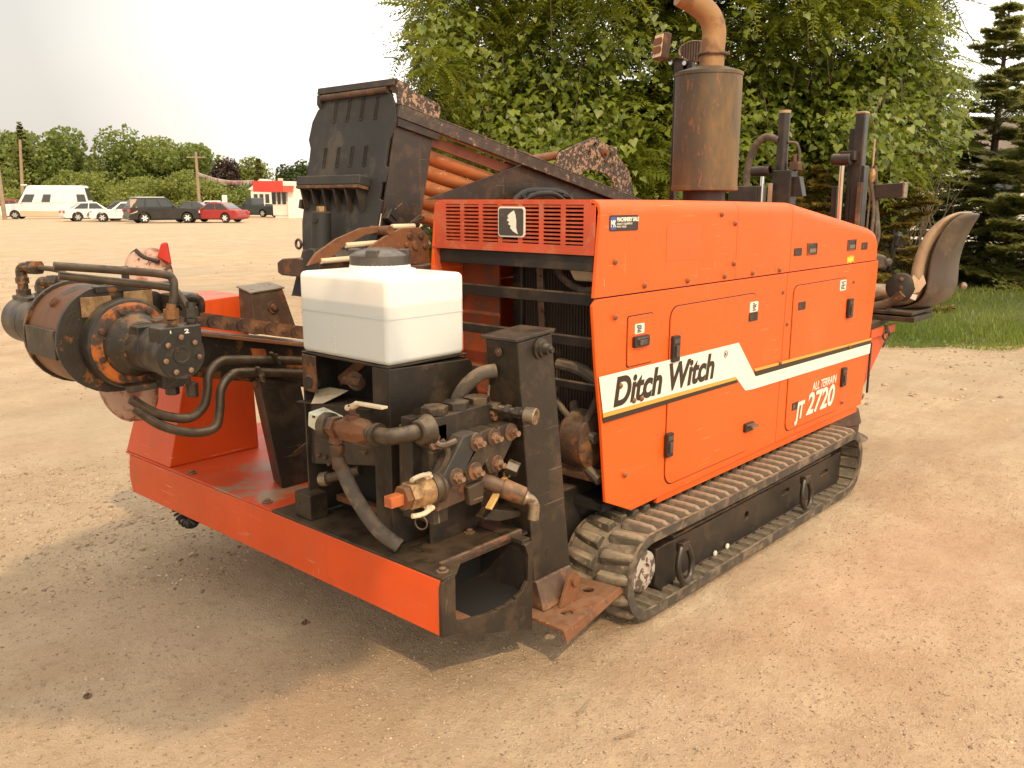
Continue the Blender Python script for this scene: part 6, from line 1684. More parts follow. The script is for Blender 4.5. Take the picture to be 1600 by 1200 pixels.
specs = [  # px centre, depth, top pixel row, width px, kind, label
    (18, 118, 205, 90, 'green', 'green broadleaf tree at the far left edge behind the two poles'),
    (88, 112, 208, 120, 'green', 'broad green tree above the front of the white van'),
    (140, 104, 262, 100, 'yellow', 'low yellow-green tree just above the white van roof'),
    (205, 112, 216, 125, 'green', 'tall green tree right of the white van'),
    (262, 110, 216, 120, 'green', 'tall green tree above the black parked car'),
    (310, 118, 224, 90, 'green', 'green tree behind the pole that carries the bunting'),
    (232, 100, 280, 110, 'yellow', 'low yellow-green bushy tree behind the black parked car'),
    (300, 100, 268, 110, 'yellow', 'yellow-green tree behind the red sedan'),
    (352, 108, 248, 45, 'purple', 'dark purple-leaved tree behind the bunting'),
    (388, 112, 256, 70, 'yellow', 'yellow-green tree left of the red fascia'),
    (378, 100, 292, 70, 'green', 'low green tree behind the dark pickup'),
    (60, 100, 285, 90, 'yellow', 'low yellow-green hedge tree behind the bonnet of the white van'),
    (440, 118, 290, 60, 'green', 'green tree top showing above the red fascia'),
    (466, 104, 249, 52, 'dark', 'dark round tree above the white kiosk wall'),
    (180, 106, 300, 110, 'green', 'low green tree between the white van and the white car'),
]
for i, (px, d, y, wpx, kind, lab_) in enumerate(specs):
    far_tree(px2s(px, d), d, topz(y, d), wpx / 1410 * d, kind, lab_, 100 + i)
# hedge mass closing the view low down behind the cars
r = np.random.default_rng(77)
n = 16000
s = r.uniform(px2s(-80, 122), px2s(700, 122), n); d = r.uniform(118, 128, n)
z = r.random(n) * (4.2 + 1.6 * vnoise(s * 0.2, s * 0 + 3, 8))
C = np.stack([VF.x * d + VR.x * s, VF.y * d + VR.y * s, z * 0.75], -1)
V, Fc = quad_leaves(C, 0.38, r, 0.7)
np_obj('hedge', V, Fc, M_LF['green'], tint=r.random(n), kind='stuff', label='green hedge along the far edge of the lot', cat='hedge')

M_NEEDLE = leaf_mat('spruce_needles', (0.170, 0.185, 0.050), (0.400, 0.400, 0.130), 0.45)
M_NEEDLE_R = leaf_mat('brownish_needles', (0.150, 0.105, 0.022), (0.300, 0.230, 0.045), 0.3)
def conifer(s, d, h, w, label, seed, dense=1.0, mat=None, base_z=0.0, twig_n=9, name='spruce_tree', needle=0.05, sparse_top=False, group=None, low=0.06):
    p = out(s, d, base_z)
    r = np.random.default_rng(seed); rr_ = random.Random(seed)
    t = thing(name, label, 'tree', p, group=group)
    wood = MB().tube([p, p + Vector((0, 0, h * 0.5)), p + Vector((0, 0, h))], 0.1, 8, 3, [h * 0.022, h * 0.013, 0.012])
    segs = []
    levels = int(h * 3.4 * dense)
    NBR = levels * 7
    for L in range(NBR):
        t_ = (L + 0.5) / NBR
        z = h * (low + (0.97 - low) * t_)
        br = (w / 2) * (1 - t_) ** 0.85 + 0.10
        for b in range(1):
            a = L * 2.39996 + rr_.uniform(-0.35, 0.35)
            if t_ > 0.55 and rr_.random() < 0.25:
                continue
            ln = br * rr_.uniform(0.50, 1.15)
            st = p + Vector((0, 0, z + rr_.uniform(-0.5, 0.5) * h / levels * 1.6))
            rise = 0.12 + 0.75 * t_ + rr_.uniform(-0.20, 0.20)
            dirv = Vector((math.cos(a), math.sin(a), 0))
            mid_p = st + dirv * ln * 0.55 + Vector((0, 0, ln * (rise - 0.35)))
            end = st + dirv * ln + Vector((0, 0, ln * (rise - 0.30)))
            wood.tube([st, mid_p, end], 0.01, 4, 2, [0.012 + 0.006 * ln, 0.008, 0.004])
            side = Vector((-dirv.y, dirv.x, 0))
            m = max(3, int(twig_n * (0.4 + ln)))
            for k in range(m):
                f = 0.18 + 0.82 * (k + rr_.random()) / m
                q = st.lerp(mid_p, f / 0.55) if f < 0.55 else mid_p.lerp(end, (f - 0.55) / 0.45)
                tl = ln * 0.36 * (1.1 - f) + 0.10
                for sg in (-1, 1):
                    e = q + (side * sg * 0.8 + dirv * 0.7).normalized() * tl * rr_.uniform(0.7, 1.2) + Vector((0, 0, rr_.uniform(-0.16, 0.06) * tl))
                    segs.append((q, e))
            segs.append((mid_p, end))
    segs_a = np.array([[tuple(a), tuple(b)] for a, b in segs])
    A, Bq = segs_a[:, 0], segs_a[:, 1]
    dv = Bq - A
    ln = np.linalg.norm(dv, axis=1)
    per = 12
    f = np.linspace(0.05, 1.0, per)
    out_v = []
    for sg in (-1, 1):
        c = A[:, None] + dv[:, None] * f[None, :, None]
        dn = dv / ln[:, None]
        sd = np.cross(dn, np.array([0, 0, 1.0])); sd /= (np.linalg.norm(sd, axis=1)[:, None] + 1e-6)
        tilt = r.uniform(-0.5, 0.9, (len(A), per, 1))
        tip = c + (sd[:, None] * sg + dn[:, None] * 0.75 + np.array([0, 0, 1.0]) * tilt) * needle
        wd = dn[:, None] * 0.017 * (needle / 0.05)
        out_v.append(np.stack([c - wd, c + wd, tip], 2))
    V = np.concatenate([o.reshape(-1, 3) for o in out_v])
    nf = len(V) // 3
    part('trunk', wood, M_BARK, t)
    np_obj('needles', V, np.arange(3 * nf).reshape(-1, 3), mat or M_NEEDLE, t, tint=np.clip(r.random(nf) * 0.8 + 0.1, 0, 1))
    return t
# far conifers on the left skyline
for (px, d, y, wpx, lab_, sd) in ((43, 108, 195, 46, 'dark pointed spruce rising above the trees behind the white van', 301), (407, 104, 250, 34, 'small brownish conifer left of the red fascia', 302)):
    conifer(px2s(px, d), d, topz(y, d), wpx / 1410 * d, lab_, sd, dense=0.9, needle=0.15, name='spruce_tree')
# near spruces on the right
conifer(px2s(1545, 17.5), 17.5, topz(20, 17.5), 3.3, 'dark pointed spruce at the right edge in front of the house', 311, dense=1.35, twig_n=13, needle=0.075)
conifer(px2s(1462, 19.5), 19.5, topz(205, 19.5), 3.0, 'lower dark spruce left of the pointed spruce', 312, dense=1.3, twig_n=11, needle=0.08)
conifer(px2s(1625, 16.0), 16.0, topz(150, 16.0), 3.2, 'dark spruce cut off by the right edge of the photo', 313, dense=1.2, twig_n=11, needle=0.08)
conifer(px2s(1400, 13.2), 13.2, topz(235, 13.2), 2.0, 'brownish thin conifer behind the operator seat', 314, dense=1.3, mat=M_NEEDLE_R, twig_n=10, needle=0.06, name='conifer_tree')
conifer(px2s(1290, 12.6), 12.6, topz(262, 12.6), 2.0, 'yellowish conifer between the two black masts', 315, dense=1.3, mat=M_NEEDLE_R, twig_n=10, needle=0.06, name='conifer_tree')
conifer(px2s(1235, 12.8), 12.8, topz(272, 12.8), 2.0, 'yellowish conifer right of the muffler', 316, dense=1.2, mat=M_NEEDLE_R, twig_n=10, needle=0.06, name='conifer_tree')

# ------------------------------------------------------------------ the big tree behind the machine, and the vine over it
TREE_D = 14.0
tp = out(px2s(1010, 15.6), 15.6)
big = thing('walnut_tree', 'large tree with feathery compound leaves standing behind the machine', 'tree', tp)
r = np.random.default_rng(5); rr_ = random.Random(5)
M_FROND = leaf_mat('feathery_leaves', (0.070, 0.110, 0.010), (0.310, 0.335, 0.035), 0.42, 0.45)
M_FROND_SHADE = leaf_mat('shaded_inner_leaves', (0.030, 0.046, 0.008), (0.100, 0.128, 0.018), 0.30, 0.5)  # leaf colour darkened for the shade inside the crown
M_HEART = leaf_mat('vine_leaves', (0.065, 0.105, 0.010), (0.265, 0.310, 0.042), 0.38, 0.40)
wood = MB()
for (s0, lean, hh_) in ((0, 0.4, 8.5), (-2.2, -0.6, 7.0), (2.4, 1.0, 7.5), (0.9, -0.2, 8.0)):
    b0 = tp + VR * s0
    top = b0 + VR * lean + Vector((0, 0, hh_))
    wood.tube([b0, b0.lerp(top, 0.4) + VR * rr_.uniform(-.2, .2), top], 0.15, 10, 5, [0.16, 0.12, 0.04])
    for k in range(16):
        t = 0.15 + 0.8 * rr_.random()
        p = b0.lerp(top, t)
        a = rr_.uniform(0, 6.28)
        L = rr_.uniform(1.0, 2.3)
        e = p + (VR * math.cos(a) - VF * abs(math.sin(a))) * L + Vector((0, 0, rr_.uniform(0.0, 0.8)))
        wood.tube([p, p.lerp(e, 0.5) + Vector((0, 0, 0.1)), e], 0.03, 6, 4, [0.045, 0.028, 0.010])
part('trunk', wood, M_BARK, big)

def outline(z):       # left and right limits of the crown in pixels of azimuth at height z
    y = 312 - (z - 1.6) * 1410 / TREE_D
    L = np.interp(y, [-400, -60, 0, 60, 130, 200, 300, 420], [730, 690, 672, 648, 672, 715, 730, 760])
    R = np.interp(y, [-400, -60, 0, 60, 110, 160, 210, 260, 300, 420], [1400, 1440, 1440, 1452, 1478, 1492, 1484, 1440, 1390, 1300])
    return L, R
def crown_spots(n, seed, zlo, zhi, dlo, dhi, rough=0.9):
    r = np.random.default_rng(seed)
    z = r.uniform(zlo, zhi, n)
    L, R = outline(z)
    wob = 30 * vnoise(z * 1.1 + 3, z * 0 + 1.5, 40)
    px = L + wob + (R - L) * r.random(n)
    s = (px - 800) / 1410 * TREE_D
    d = r.uniform(dlo, dhi, n)
    # lumpy front surface
    bulge = vnoise(s * rough, z * rough, 41) * 2.4
    d = d + bulge
    return s * d / TREE_D * 1.0, d, z
def to_xyz(s, d, z):
    return np.stack([VF.x * d + VR.x * s, VF.y * d + VR.y * s, z], -1)
# compound leaf: rachis plus paired narrow leaflets, drooping
def frond_mesh(seed, L=0.50, pairs=9):
    r = random.Random(seed)
    vs, fs = [], []
    def quad(a, b, c, d):
        k = len(vs); vs.extend([a, b, c, d]); fs.append((k, k + 1, k + 2, k + 3))
    def mid(t): return Vector((L * t, 0, -L * 0.42 * t * t))
    for i in range(6):
        a, b = mid(i / 6), mid((i + 1) / 6)
        quad(a + Vector((0, -0.003, 0)), b + Vector((0, -0.002, 0)), b + Vector((0, 0.002, 0)), a + Vector((0, 0.003, 0)))
    for i in range(pairs):
        t = 0.14 + 0.84 * i / (pairs - 1)
        c = mid(t)
        ll = L * (0.26 - 0.14 * t) * r.uniform(0.85, 1.1)
        for sg in (-1, 1):
            tip = c + Vector((ll * 0.62, sg * ll * 0.9, -ll * 0.28 + r.uniform(-0.01, 0.01)))
            m_ = c.lerp(tip, 0.42)
            w = Vector((ll * 0.17, -sg * ll * 0.09, 0.0))
            quad(c, m_ - w, tip, m_ + w)
    return np.array([tuple(v) for v in vs]), np.array(fs)
FR = [frond_mesh(i) for i in range(4)]
def rotmats(yaw, pitch, roll):
    cy, sy, cp, sp, cr_, sr = np.cos(yaw), np.sin(yaw), np.cos(pitch), np.sin(pitch), np.cos(roll), np.sin(roll)
    return np.stack([np.stack([cy * cp, cy * sp * sr - sy * cr_, cy * sp * cr_ + sy * sr], -1),
                     np.stack([sy * cp, sy * sp * sr + cy * cr_, sy * sp * cr_ - cy * sr], -1),
                     np.stack([-sp, cp * sr, cp * cr_], -1)], 1)
def scatter(protos, C, yaw, pitch, roll, scale, r):
    Vs, Fs, T = [], [], []
    R = rotmats(yaw, pitch, roll)
    which = r.integers(0, len(protos), len(C))
    off = 0
    for k, (pv, pf) in enumerate(protos):
        m = which == k
        if not m.any(): continue
        V = np.einsum('nij,vj->nvi', R[m], pv) * scale[m][:, None, None] + C[m][:, None]
        nn = m.sum()
        Fs.append((pf[None] + (np.arange(nn) * len(pv))[:, None, None]).reshape(-1, pf.shape[1]) + off)
        Vs.append(V.reshape(-1, 3)); off += nn * len(pv)
        T.append(np.repeat(r.random(nn) * 0.75 + 0.0, len(pf)) + r.random(nn * len(pf)) * 0.25)
    return np.concatenate(Vs), np.concatenate(Fs), np.concatenate(T)
CAMYAW = math.atan2(-VF.y, -VF.x)
def frond_bunches(nb, per, seed, dlo, dhi, zlo, zhi, where=None):
    r = np.random.default_rng(seed)
    s, d, z = crown_spots(nb, seed, zlo, zhi, dlo, dhi)
    if where is not None:
        k = where(s * 1410 / d + 800, z)
        s, d, z = s[k], d[k], z[k]
    C = np.repeat(to_xyz(s, d, z), per, 0)
    n = len(C)
    yaw = r.uniform(0, 2 * np.pi, n)
    yaw = np.where(r.random(n) < 0.6, CAMYAW + r.normal(0, 1.2, n), yaw)
    C = C + r.normal(0, 0.10, (n, 3))
    return C, yaw, r.uniform(-0.35, 0.75, n), r.normal(0, 0.35, n), r.uniform(0.7, 1.25, n), r
C, yaw, pit, rol, sc, r_ = frond_bunches(760, 9, 50, 13.1, 14.5, 1.4, 6.4, lambda px, z: (vnoise(px * 0.012, z * 0.9, 60) > -0.13) | (z > 4.0) | (px < 700))
# the 300 fronds that show largest are objects of their own, the rest one mass
PY = 312 - (C[:, 2] - 1.6) * 1410 / TREE_D
dist = np.linalg.norm(C - np.array([0, 0, 1.6]), axis=1)
inview = (PY > 0) & (PY < 300)
order = np.argsort(np.where(inview, dist / sc, 1e3))
sel, rest = order[:300], order[300:]
V, Fc, tn = scatter(FR, C[rest], yaw[rest], pit[rest], rol[rest], sc[rest], r_)
np_obj('feathery_foliage', V, Fc, M_FROND, big, tint=tn, kind='stuff')
fm = []
for i, (pv, pf) in enumerate(FR):
    fm.append(np_mesh('frond', pv, pf, M_FROND, tint=np.full(len(pf), 0.25 + 0.2 * i)))
Rm = rotmats(yaw[sel], pit[sel], rol[sel])
for j, i in enumerate(sel):
    o = bpy.data.objects.new('leaf_frond', fm[j % 4])
    COL.objects.link(o); o.parent = big
    m = Matrix([list(Rm[j][k] * sc[i]) + [C[i][k] - tp[k]] for k in range(3)] + [[0, 0, 0, 1]])
    o.matrix_local = m
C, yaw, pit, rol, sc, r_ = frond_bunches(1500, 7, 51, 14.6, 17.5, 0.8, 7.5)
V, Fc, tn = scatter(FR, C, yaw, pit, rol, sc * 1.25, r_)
np_obj('inner_foliage', V, Fc, M_FROND_SHADE, big, tint=tn, kind='stuff')

# vine: heart-shaped leaves in hanging curtains
hv = np.array([(0, 0, 0), (0.30, 0.42, -0.03), (0.05, 0.62, -0.08), (-0.25, 0.40, -0.05), (-0.18, 0.15, 0), (1.0, 0, -0.10), (0.30, -0.42, -0.03), (0.05, -0.62, -0.08), (-0.25, -0.40, -0.05), (-0.18, -0.15, 0),
               (0.62, 0.24, -0.05), (0.62, -0.24, -0.05)], float)
hf = np.array([(0, 1, 2), (0, 2, 3), (0, 3, 4), (0, 10, 1), (0, 5, 10), (0, 7, 6), (0, 8, 7), (0, 9, 8), (0, 6, 11), (0, 11, 5)])
HEART = [(hv * 0.085, hf)]
vine = thing('climbing_vine', 'climbing vine of heart-shaped leaves hanging over the big tree behind the muffler', 'vine', tp + VF * -1.2)
r = np.random.default_rng(61)
nb = 1250
s, d, z = crown_spots(nb, 62, 1.2, 4.3, 12.5, 13.5)
px = s * 1410 / d + 800
py = 312 - (z - 1.6) * 1410 / TREE_D
want = np.where(px > 1130, np.clip((py - 50) / 60, 0, 1) * np.clip((1500 - px) / 60, 0, 1) * np.clip((300 - py) / 50, 0.02, 1),
                np.exp(-((px - 860) / 110) ** 2) * np.clip((py - 70) / 60, 0, 1) * 1.0 + 0.03)
keep = r.random(nb) < want
s, d, z = s[keep], d[keep], z[keep]
vw = MB()
P3 = to_xyz(s, d, z)
for k in range(0, len(P3), 6):
    a = Vector(P3[k])
    vw.tube([a + Vector((0, 0, 0.5)), a + Vector((rr_.uniform(-.1, .1), rr_.uniform(-.1, .1), 0)), a + Vector((rr_.uniform(-.2, .2), 0, -0.6))], 0.006, 5, 3)
for k in range(70):                                   # bare stems low at the right
    x = rr_.uniform(1290, 1480)
    a = out(px2s(x, 13.6), 13.6, rr_.uniform(0.2, 0.9)); b = a + VR * rr_.uniform(-0.9, 0.6) + Vector((0, 0, rr_.uniform(0.8, 2.0)))
    m_ = a.lerp(b, 0.5) + VR * rr_.uniform(-0.25, 0.25)
    vw.tube([a, m_, b], 0.007, 5, 3, [0.011, 0.007, 0.003])
tag(part('stems', vw, M_BARK, vine), kind='stuff')
per = 20
C = np.repeat(P3, per, 0) + r.normal(0, 1, (len(P3) * per, 3)) * np.array([0.17, 0.17, 0.20])
n = len(C)
yaw = CAMYAW + r.normal(0, 0.8, n)
pit = r.uniform(0.15, 1.3, n)
rol = r.normal(0, 0.4, n)
sc = r.uniform(0.6, 1.35, n)
dist = np.linalg.norm(C - np.array([0, 0, 1.6]), axis=1)
order = np.argsort(np.where(C[:, 2] > 1.75, dist / sc, 1e3))
sel, rest = order[:300], order[300:]
V, Fc, tn = scatter(HEART, C[rest], yaw[rest], pit[rest], rol[rest], sc[rest], r)
np_obj('vine_foliage', V, Fc, M_HEART, vine, tint=tn, kind='stuff')
hm_ = [np_mesh('vine_leaf', hv * 0.085, hf, M_HEART, tint=np.full(len(hf), t)) for t in (0.2, 0.45, 0.7, 0.9)]
Rm = rotmats(yaw[sel], pit[sel], rol[sel])
vo = np.array(WORLD_LOC[vine])
for j, i in enumerate(sel):
    o = bpy.data.objects.new('leaf', hm_[j % 4])
    COL.objects.link(o); o.parent = vine
    o.matrix_local = Matrix([list(Rm[j][k] * sc[i]) + [C[i][k] - vo[k]] for k in range(3)] + [[0, 0, 0, 1]])
# dark understorey behind the machine so that no sky shows low down
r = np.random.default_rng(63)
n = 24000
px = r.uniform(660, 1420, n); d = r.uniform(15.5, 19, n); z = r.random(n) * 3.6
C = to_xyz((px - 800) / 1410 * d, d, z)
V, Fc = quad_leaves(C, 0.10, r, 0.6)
np_obj('undergrowth', V, Fc, M_FROND_SHADE, tint=r.random(n), kind='stuff', label='dark undergrowth beneath the big tree behind the machine', cat='undergrowth')

# ------------------------------------------------------------------ house behind the spruces
M_ROOF = metal_paint('brown_shingle_roof', (0.155, 0.110, 0.080), wear=(0.20, 0.145, 0.10), wear_at=0.55, scale=3, rough=0.9, bump=0.3)
M_SIDING = metal_paint('white_siding', (0.72, 0.66, 0.58), rough=0.7, scale=2, bump=0.0, var=0.05)
hx0, hd = 11.0, 25.5
h0 = out(hx0, hd)
house = thing('house', 'white sided house with brown roof half hidden behind the spruces', 'house', h0)
def hp_(s, d, z): return out(hx0 + s, hd + d, z)
part('wall', MB().hull8([hp_(-0.2, 0.02, 0), hp_(14, 0.02, 0), hp_(14, 7, 0), hp_(-0.2, 7, 0), hp_(-0.2, 0.02, 3.0), hp_(14, 0.02, 3.0), hp_(14, 7, 3.0), hp_(-0.2, 7, 3.0)]), M_SIDING, house)
for i in range(15):
    z = 0.1 + 0.195 * i
    part('siding_board', MB().hull8([hp_(-0.2, -0.03, z), hp_(14, -0.03, z), hp_(14, 0.018, z), hp_(-0.2, 0.018, z), hp_(-0.2, -0.008, z + 0.185), hp_(14, -0.008, z + 0.185), hp_(14, 0.018, z + 0.185), hp_(-0.2, 0.018, z + 0.185)]), M_SIDING, house)
part('roof', MB().add([hp_(-0.7, -0.6, 2.95), hp_(14.5, -0.6, 2.95), hp_(14.5, 3.4, 4.15), hp_(-0.7, 3.4, 4.15), hp_(-0.7, 7.6, 2.95), hp_(14.5, 7.6, 2.95),
                       hp_(-0.7, -0.6, 2.83), hp_(14.5, -0.6, 2.83), hp_(14.5, 7.6, 2.83), hp_(-0.7, 7.6, 2.83)],
                      [(0, 1, 2, 3), (3, 2, 5, 4), (6, 7, 1, 0), (6, 9, 8, 7), (4, 5, 8, 9), (0, 3, 4, 9, 6), (1, 7, 8, 5, 2)]), M_ROOF, house)
w = part('window', MB().hull8([hp_(2.2, -0.06, 1.2), hp_(3.4, -0.06, 1.2), hp_(3.4, -0.031, 1.2), hp_(2.2, -0.031, 1.2), hp_(2.2, -0.06, 2.3), hp_(3.4, -0.06, 2.3), hp_(3.4, -0.031, 2.3), hp_(2.2, -0.031, 2.3)]), M_WHITE, house)
part('pane', MB().hull8([hp_(2.3, -0.07, 1.3), hp_(3.3, -0.07, 1.3), hp_(3.3, -0.062, 1.3), hp_(2.3, -0.062, 1.3), hp_(2.3, -0.07, 2.2), hp_(3.3, -0.07, 2.2), hp_(3.3, -0.062, 2.2), hp_(2.3, -0.062, 2.2)]), M_GLASS, w)
pl = [out(px2s(1450, 22), 22, topz(5, 22)), out(px2s(1500, 24), 24, topz(85, 24)), out(px2s(1560, 26), 26, topz(150, 26))]
tag(part('power_cable', MB().tube(pl, 0.010, 5, 4), M_ROD), 'thin overhead cable running down towards the house roof', 'cable')

# ------------------------------------------------------------------ far kiosk, poles, bunting
M_REDF = metal_paint('red_fascia', (0.62, 0.045, 0.028), wear=(0.55, 0.08, 0.05), wear_at=0.6, scale=0.5, rough=0.5, bump=0.0)
M_REDF2 = metal_paint('light_red_fascia', (0.66, 0.10, 0.06), rough=0.5, scale=1, bump=0.0)
kd = 78.0
k0_ = out(px2s(455, kd), kd)
kiosk = thing('kiosk', 'small white kiosk with red fascia and dark windows at the far side', 'kiosk', k0_)
def kp(s, d, z): return k0_ + VR * s + VF * d + Vector((0, 0, z))
def kbox(s0, s1, d0, d1, z0, z1): 
    return MB().hull8([kp(s0, d0, z0), kp(s1, d0, z0), kp(s1, d1, z0), kp(s0, d1, z0), kp(s0, d0, z1), kp(s1, d0, z1), kp(s1, d1, z1), kp(s0, d1, z1)])
part('wall', kbox(-1.45, -0.2, 0.02, 3.5, 0, 2.3), M_SIDING, kiosk)
part('wall', kbox(-0.2, 4.2, -0.35, 4.0, 0, 3.05), M_WHITE, kiosk, label='bright white end wall')
part('fascia', kbox(-3.0, -0.45, -0.9, 3.5, 2.25, 3.15), M_REDF, kiosk)
part('fascia', kbox(-0.44, 0.30, -0.9, 3.4, 2.25, 2.75), M_REDF2, kiosk, label='paler red return of the fascia')
part('parapet', kbox(-0.44, 0.42, -0.85, 3.4, 2.752, 3.12), M_WHITE, kiosk)
for i, (s0, s1, z0) in enumerate(((-1.68, -1.28, 1.15), (-1.22, -0.86, 1.15), (-0.80, -0.40, 1.15))):
    f = part('window', kbox(s0, s1, -0.05, 0.015, z0, 2.22), M_WHITE, kiosk)
    part('pane', kbox(s0 + 0.03, s1 - 0.03, -0.07, -0.052, z0 + 0.04, 2.20), M_GLASS, f)
part('lower_panel', kbox(-1.6, -0.38, -0.06, 0.015, 0.25, 1.12), M_SIDING, kiosk)
part('roof_vent', kbox(-1.2, -0.85, 0.5, 0.9, 3.15, 3.40), M_MINT, kiosk)
h2 = out(px2s(417, 96), 96)
hs = thing('house', 'small pale house with gabled roof behind the dark pickup', 'house', h2)
part('wall', MB().obox(h2 + Vector((0, 0, 1.3)), VR * 1.1, VF * 2, (0, 0, 1.3)), M_SIDING, hs)
rf0 = [h2 + VR * -1.3 + VF * -2.2 + Vector((0, 0, 2.6)), h2 + VR * 1.3 + VF * -2.2 + Vector((0, 0, 2.6)), h2 + VF * -2.2 + Vector((0, 0, 3.7))]
rf1 = [q + VF * 4.4 for q in rf0]
part('roof', MB().add(rf0 + rf1, [(0, 1, 2), (5, 4, 3), (0, 3, 4, 1), (1, 4, 5, 2), (2, 5, 3, 0)]), M_SIDING, hs)
for s_ in (-0.7, -0.1, 0.5):
    part('window', MB().obox(h2 + VR * (s_ + 0.1) + VF * -2.03 + Vector((0, 0, 1.7)), VR * 0.2, VF * 0.02, (0, 0, 0.45)), M_GLASS, hs)
def pole(px, d, ytop, lab_, lean=0.0, arm=False):
    b = out(px2s(px, d), d)
    h = topz(ytop, d)
    t = thing('utility_pole', lab_, 'pole', b)
    part('shaft', MB().tube([b, b + Vector((0, 0, h)) + VR * lean], 0.14, 10, 0, [0.17, 0.12]), M_WOOD, t)
    if arm:
        part('cross_arm', MB().bar(b + VR * (lean - 0.9) + Vector((0, 0, h - 0.5)), b + VR * (lean + 0.9) + Vector((0, 0, h - 0.5)), 0.12, 0.12), M_WOOD, t)
    return b + Vector((0, 0, h)) + VR * lean
pole(4, 72, 152, 'tall wooden pole at the very left edge of the lot', -0.2)
pole(34, 88, 222, 'wooden utility pole rising behind the white van bonnet', 0.45)
pt = pole(311, 88, 240, 'thin wooden pole carrying the bunting behind the red sedan', 0.0, True)
a = pt + Vector((0, 0, -1.9)); b = kp(-2.9, -0.9, 3.2)
bt = thing('bunting', 'string of pale pennants from the wooden pole to the red fascia', 'bunting', a)
pts = [a.lerp(b, i / 16) + Vector((0, 0, -0.35 * math.sin(math.pi * i / 16))) for i in range(17)]
part('string', MB().tube(pts, 0.02, 5, 0), M_WHITE, bt)
fl_ = MB()
M_FLAG = metal_paint('faded_pennants', (0.62, 0.50, 0.46), wear=(0.50, 0.22, 0.20), wear_at=0.52, scale=1.2, rough=0.8, bump=0.0)
for i in range(44):
    t = (i + 0.5) / 44
    p = a.lerp(b, t) + Vector((0, 0, -0.35 * math.sin(math.pi * t) - 0.02))
    dd = (b - a).normalized() * 0.15
    fl_.add([p - dd, p + dd, p + Vector((0, 0, -0.42)) + VF * random.uniform(-0.1, 0.1)], [(0, 1, 2)])
o = part('pennants', fl_, M_FLAG, bt, smooth=False); o['kind'] = 'stuff'
b_ = out(px2s(351, 82), 82)
tag(part('marker_post', MB().obox(b_ + Vector((0, 0, 1.0)), VR * 0.22, VF * 0.1, (0, 0, 1.0)), M_WHITE, bevel=0.03), 'short white marker post behind the red sedan', 'post')

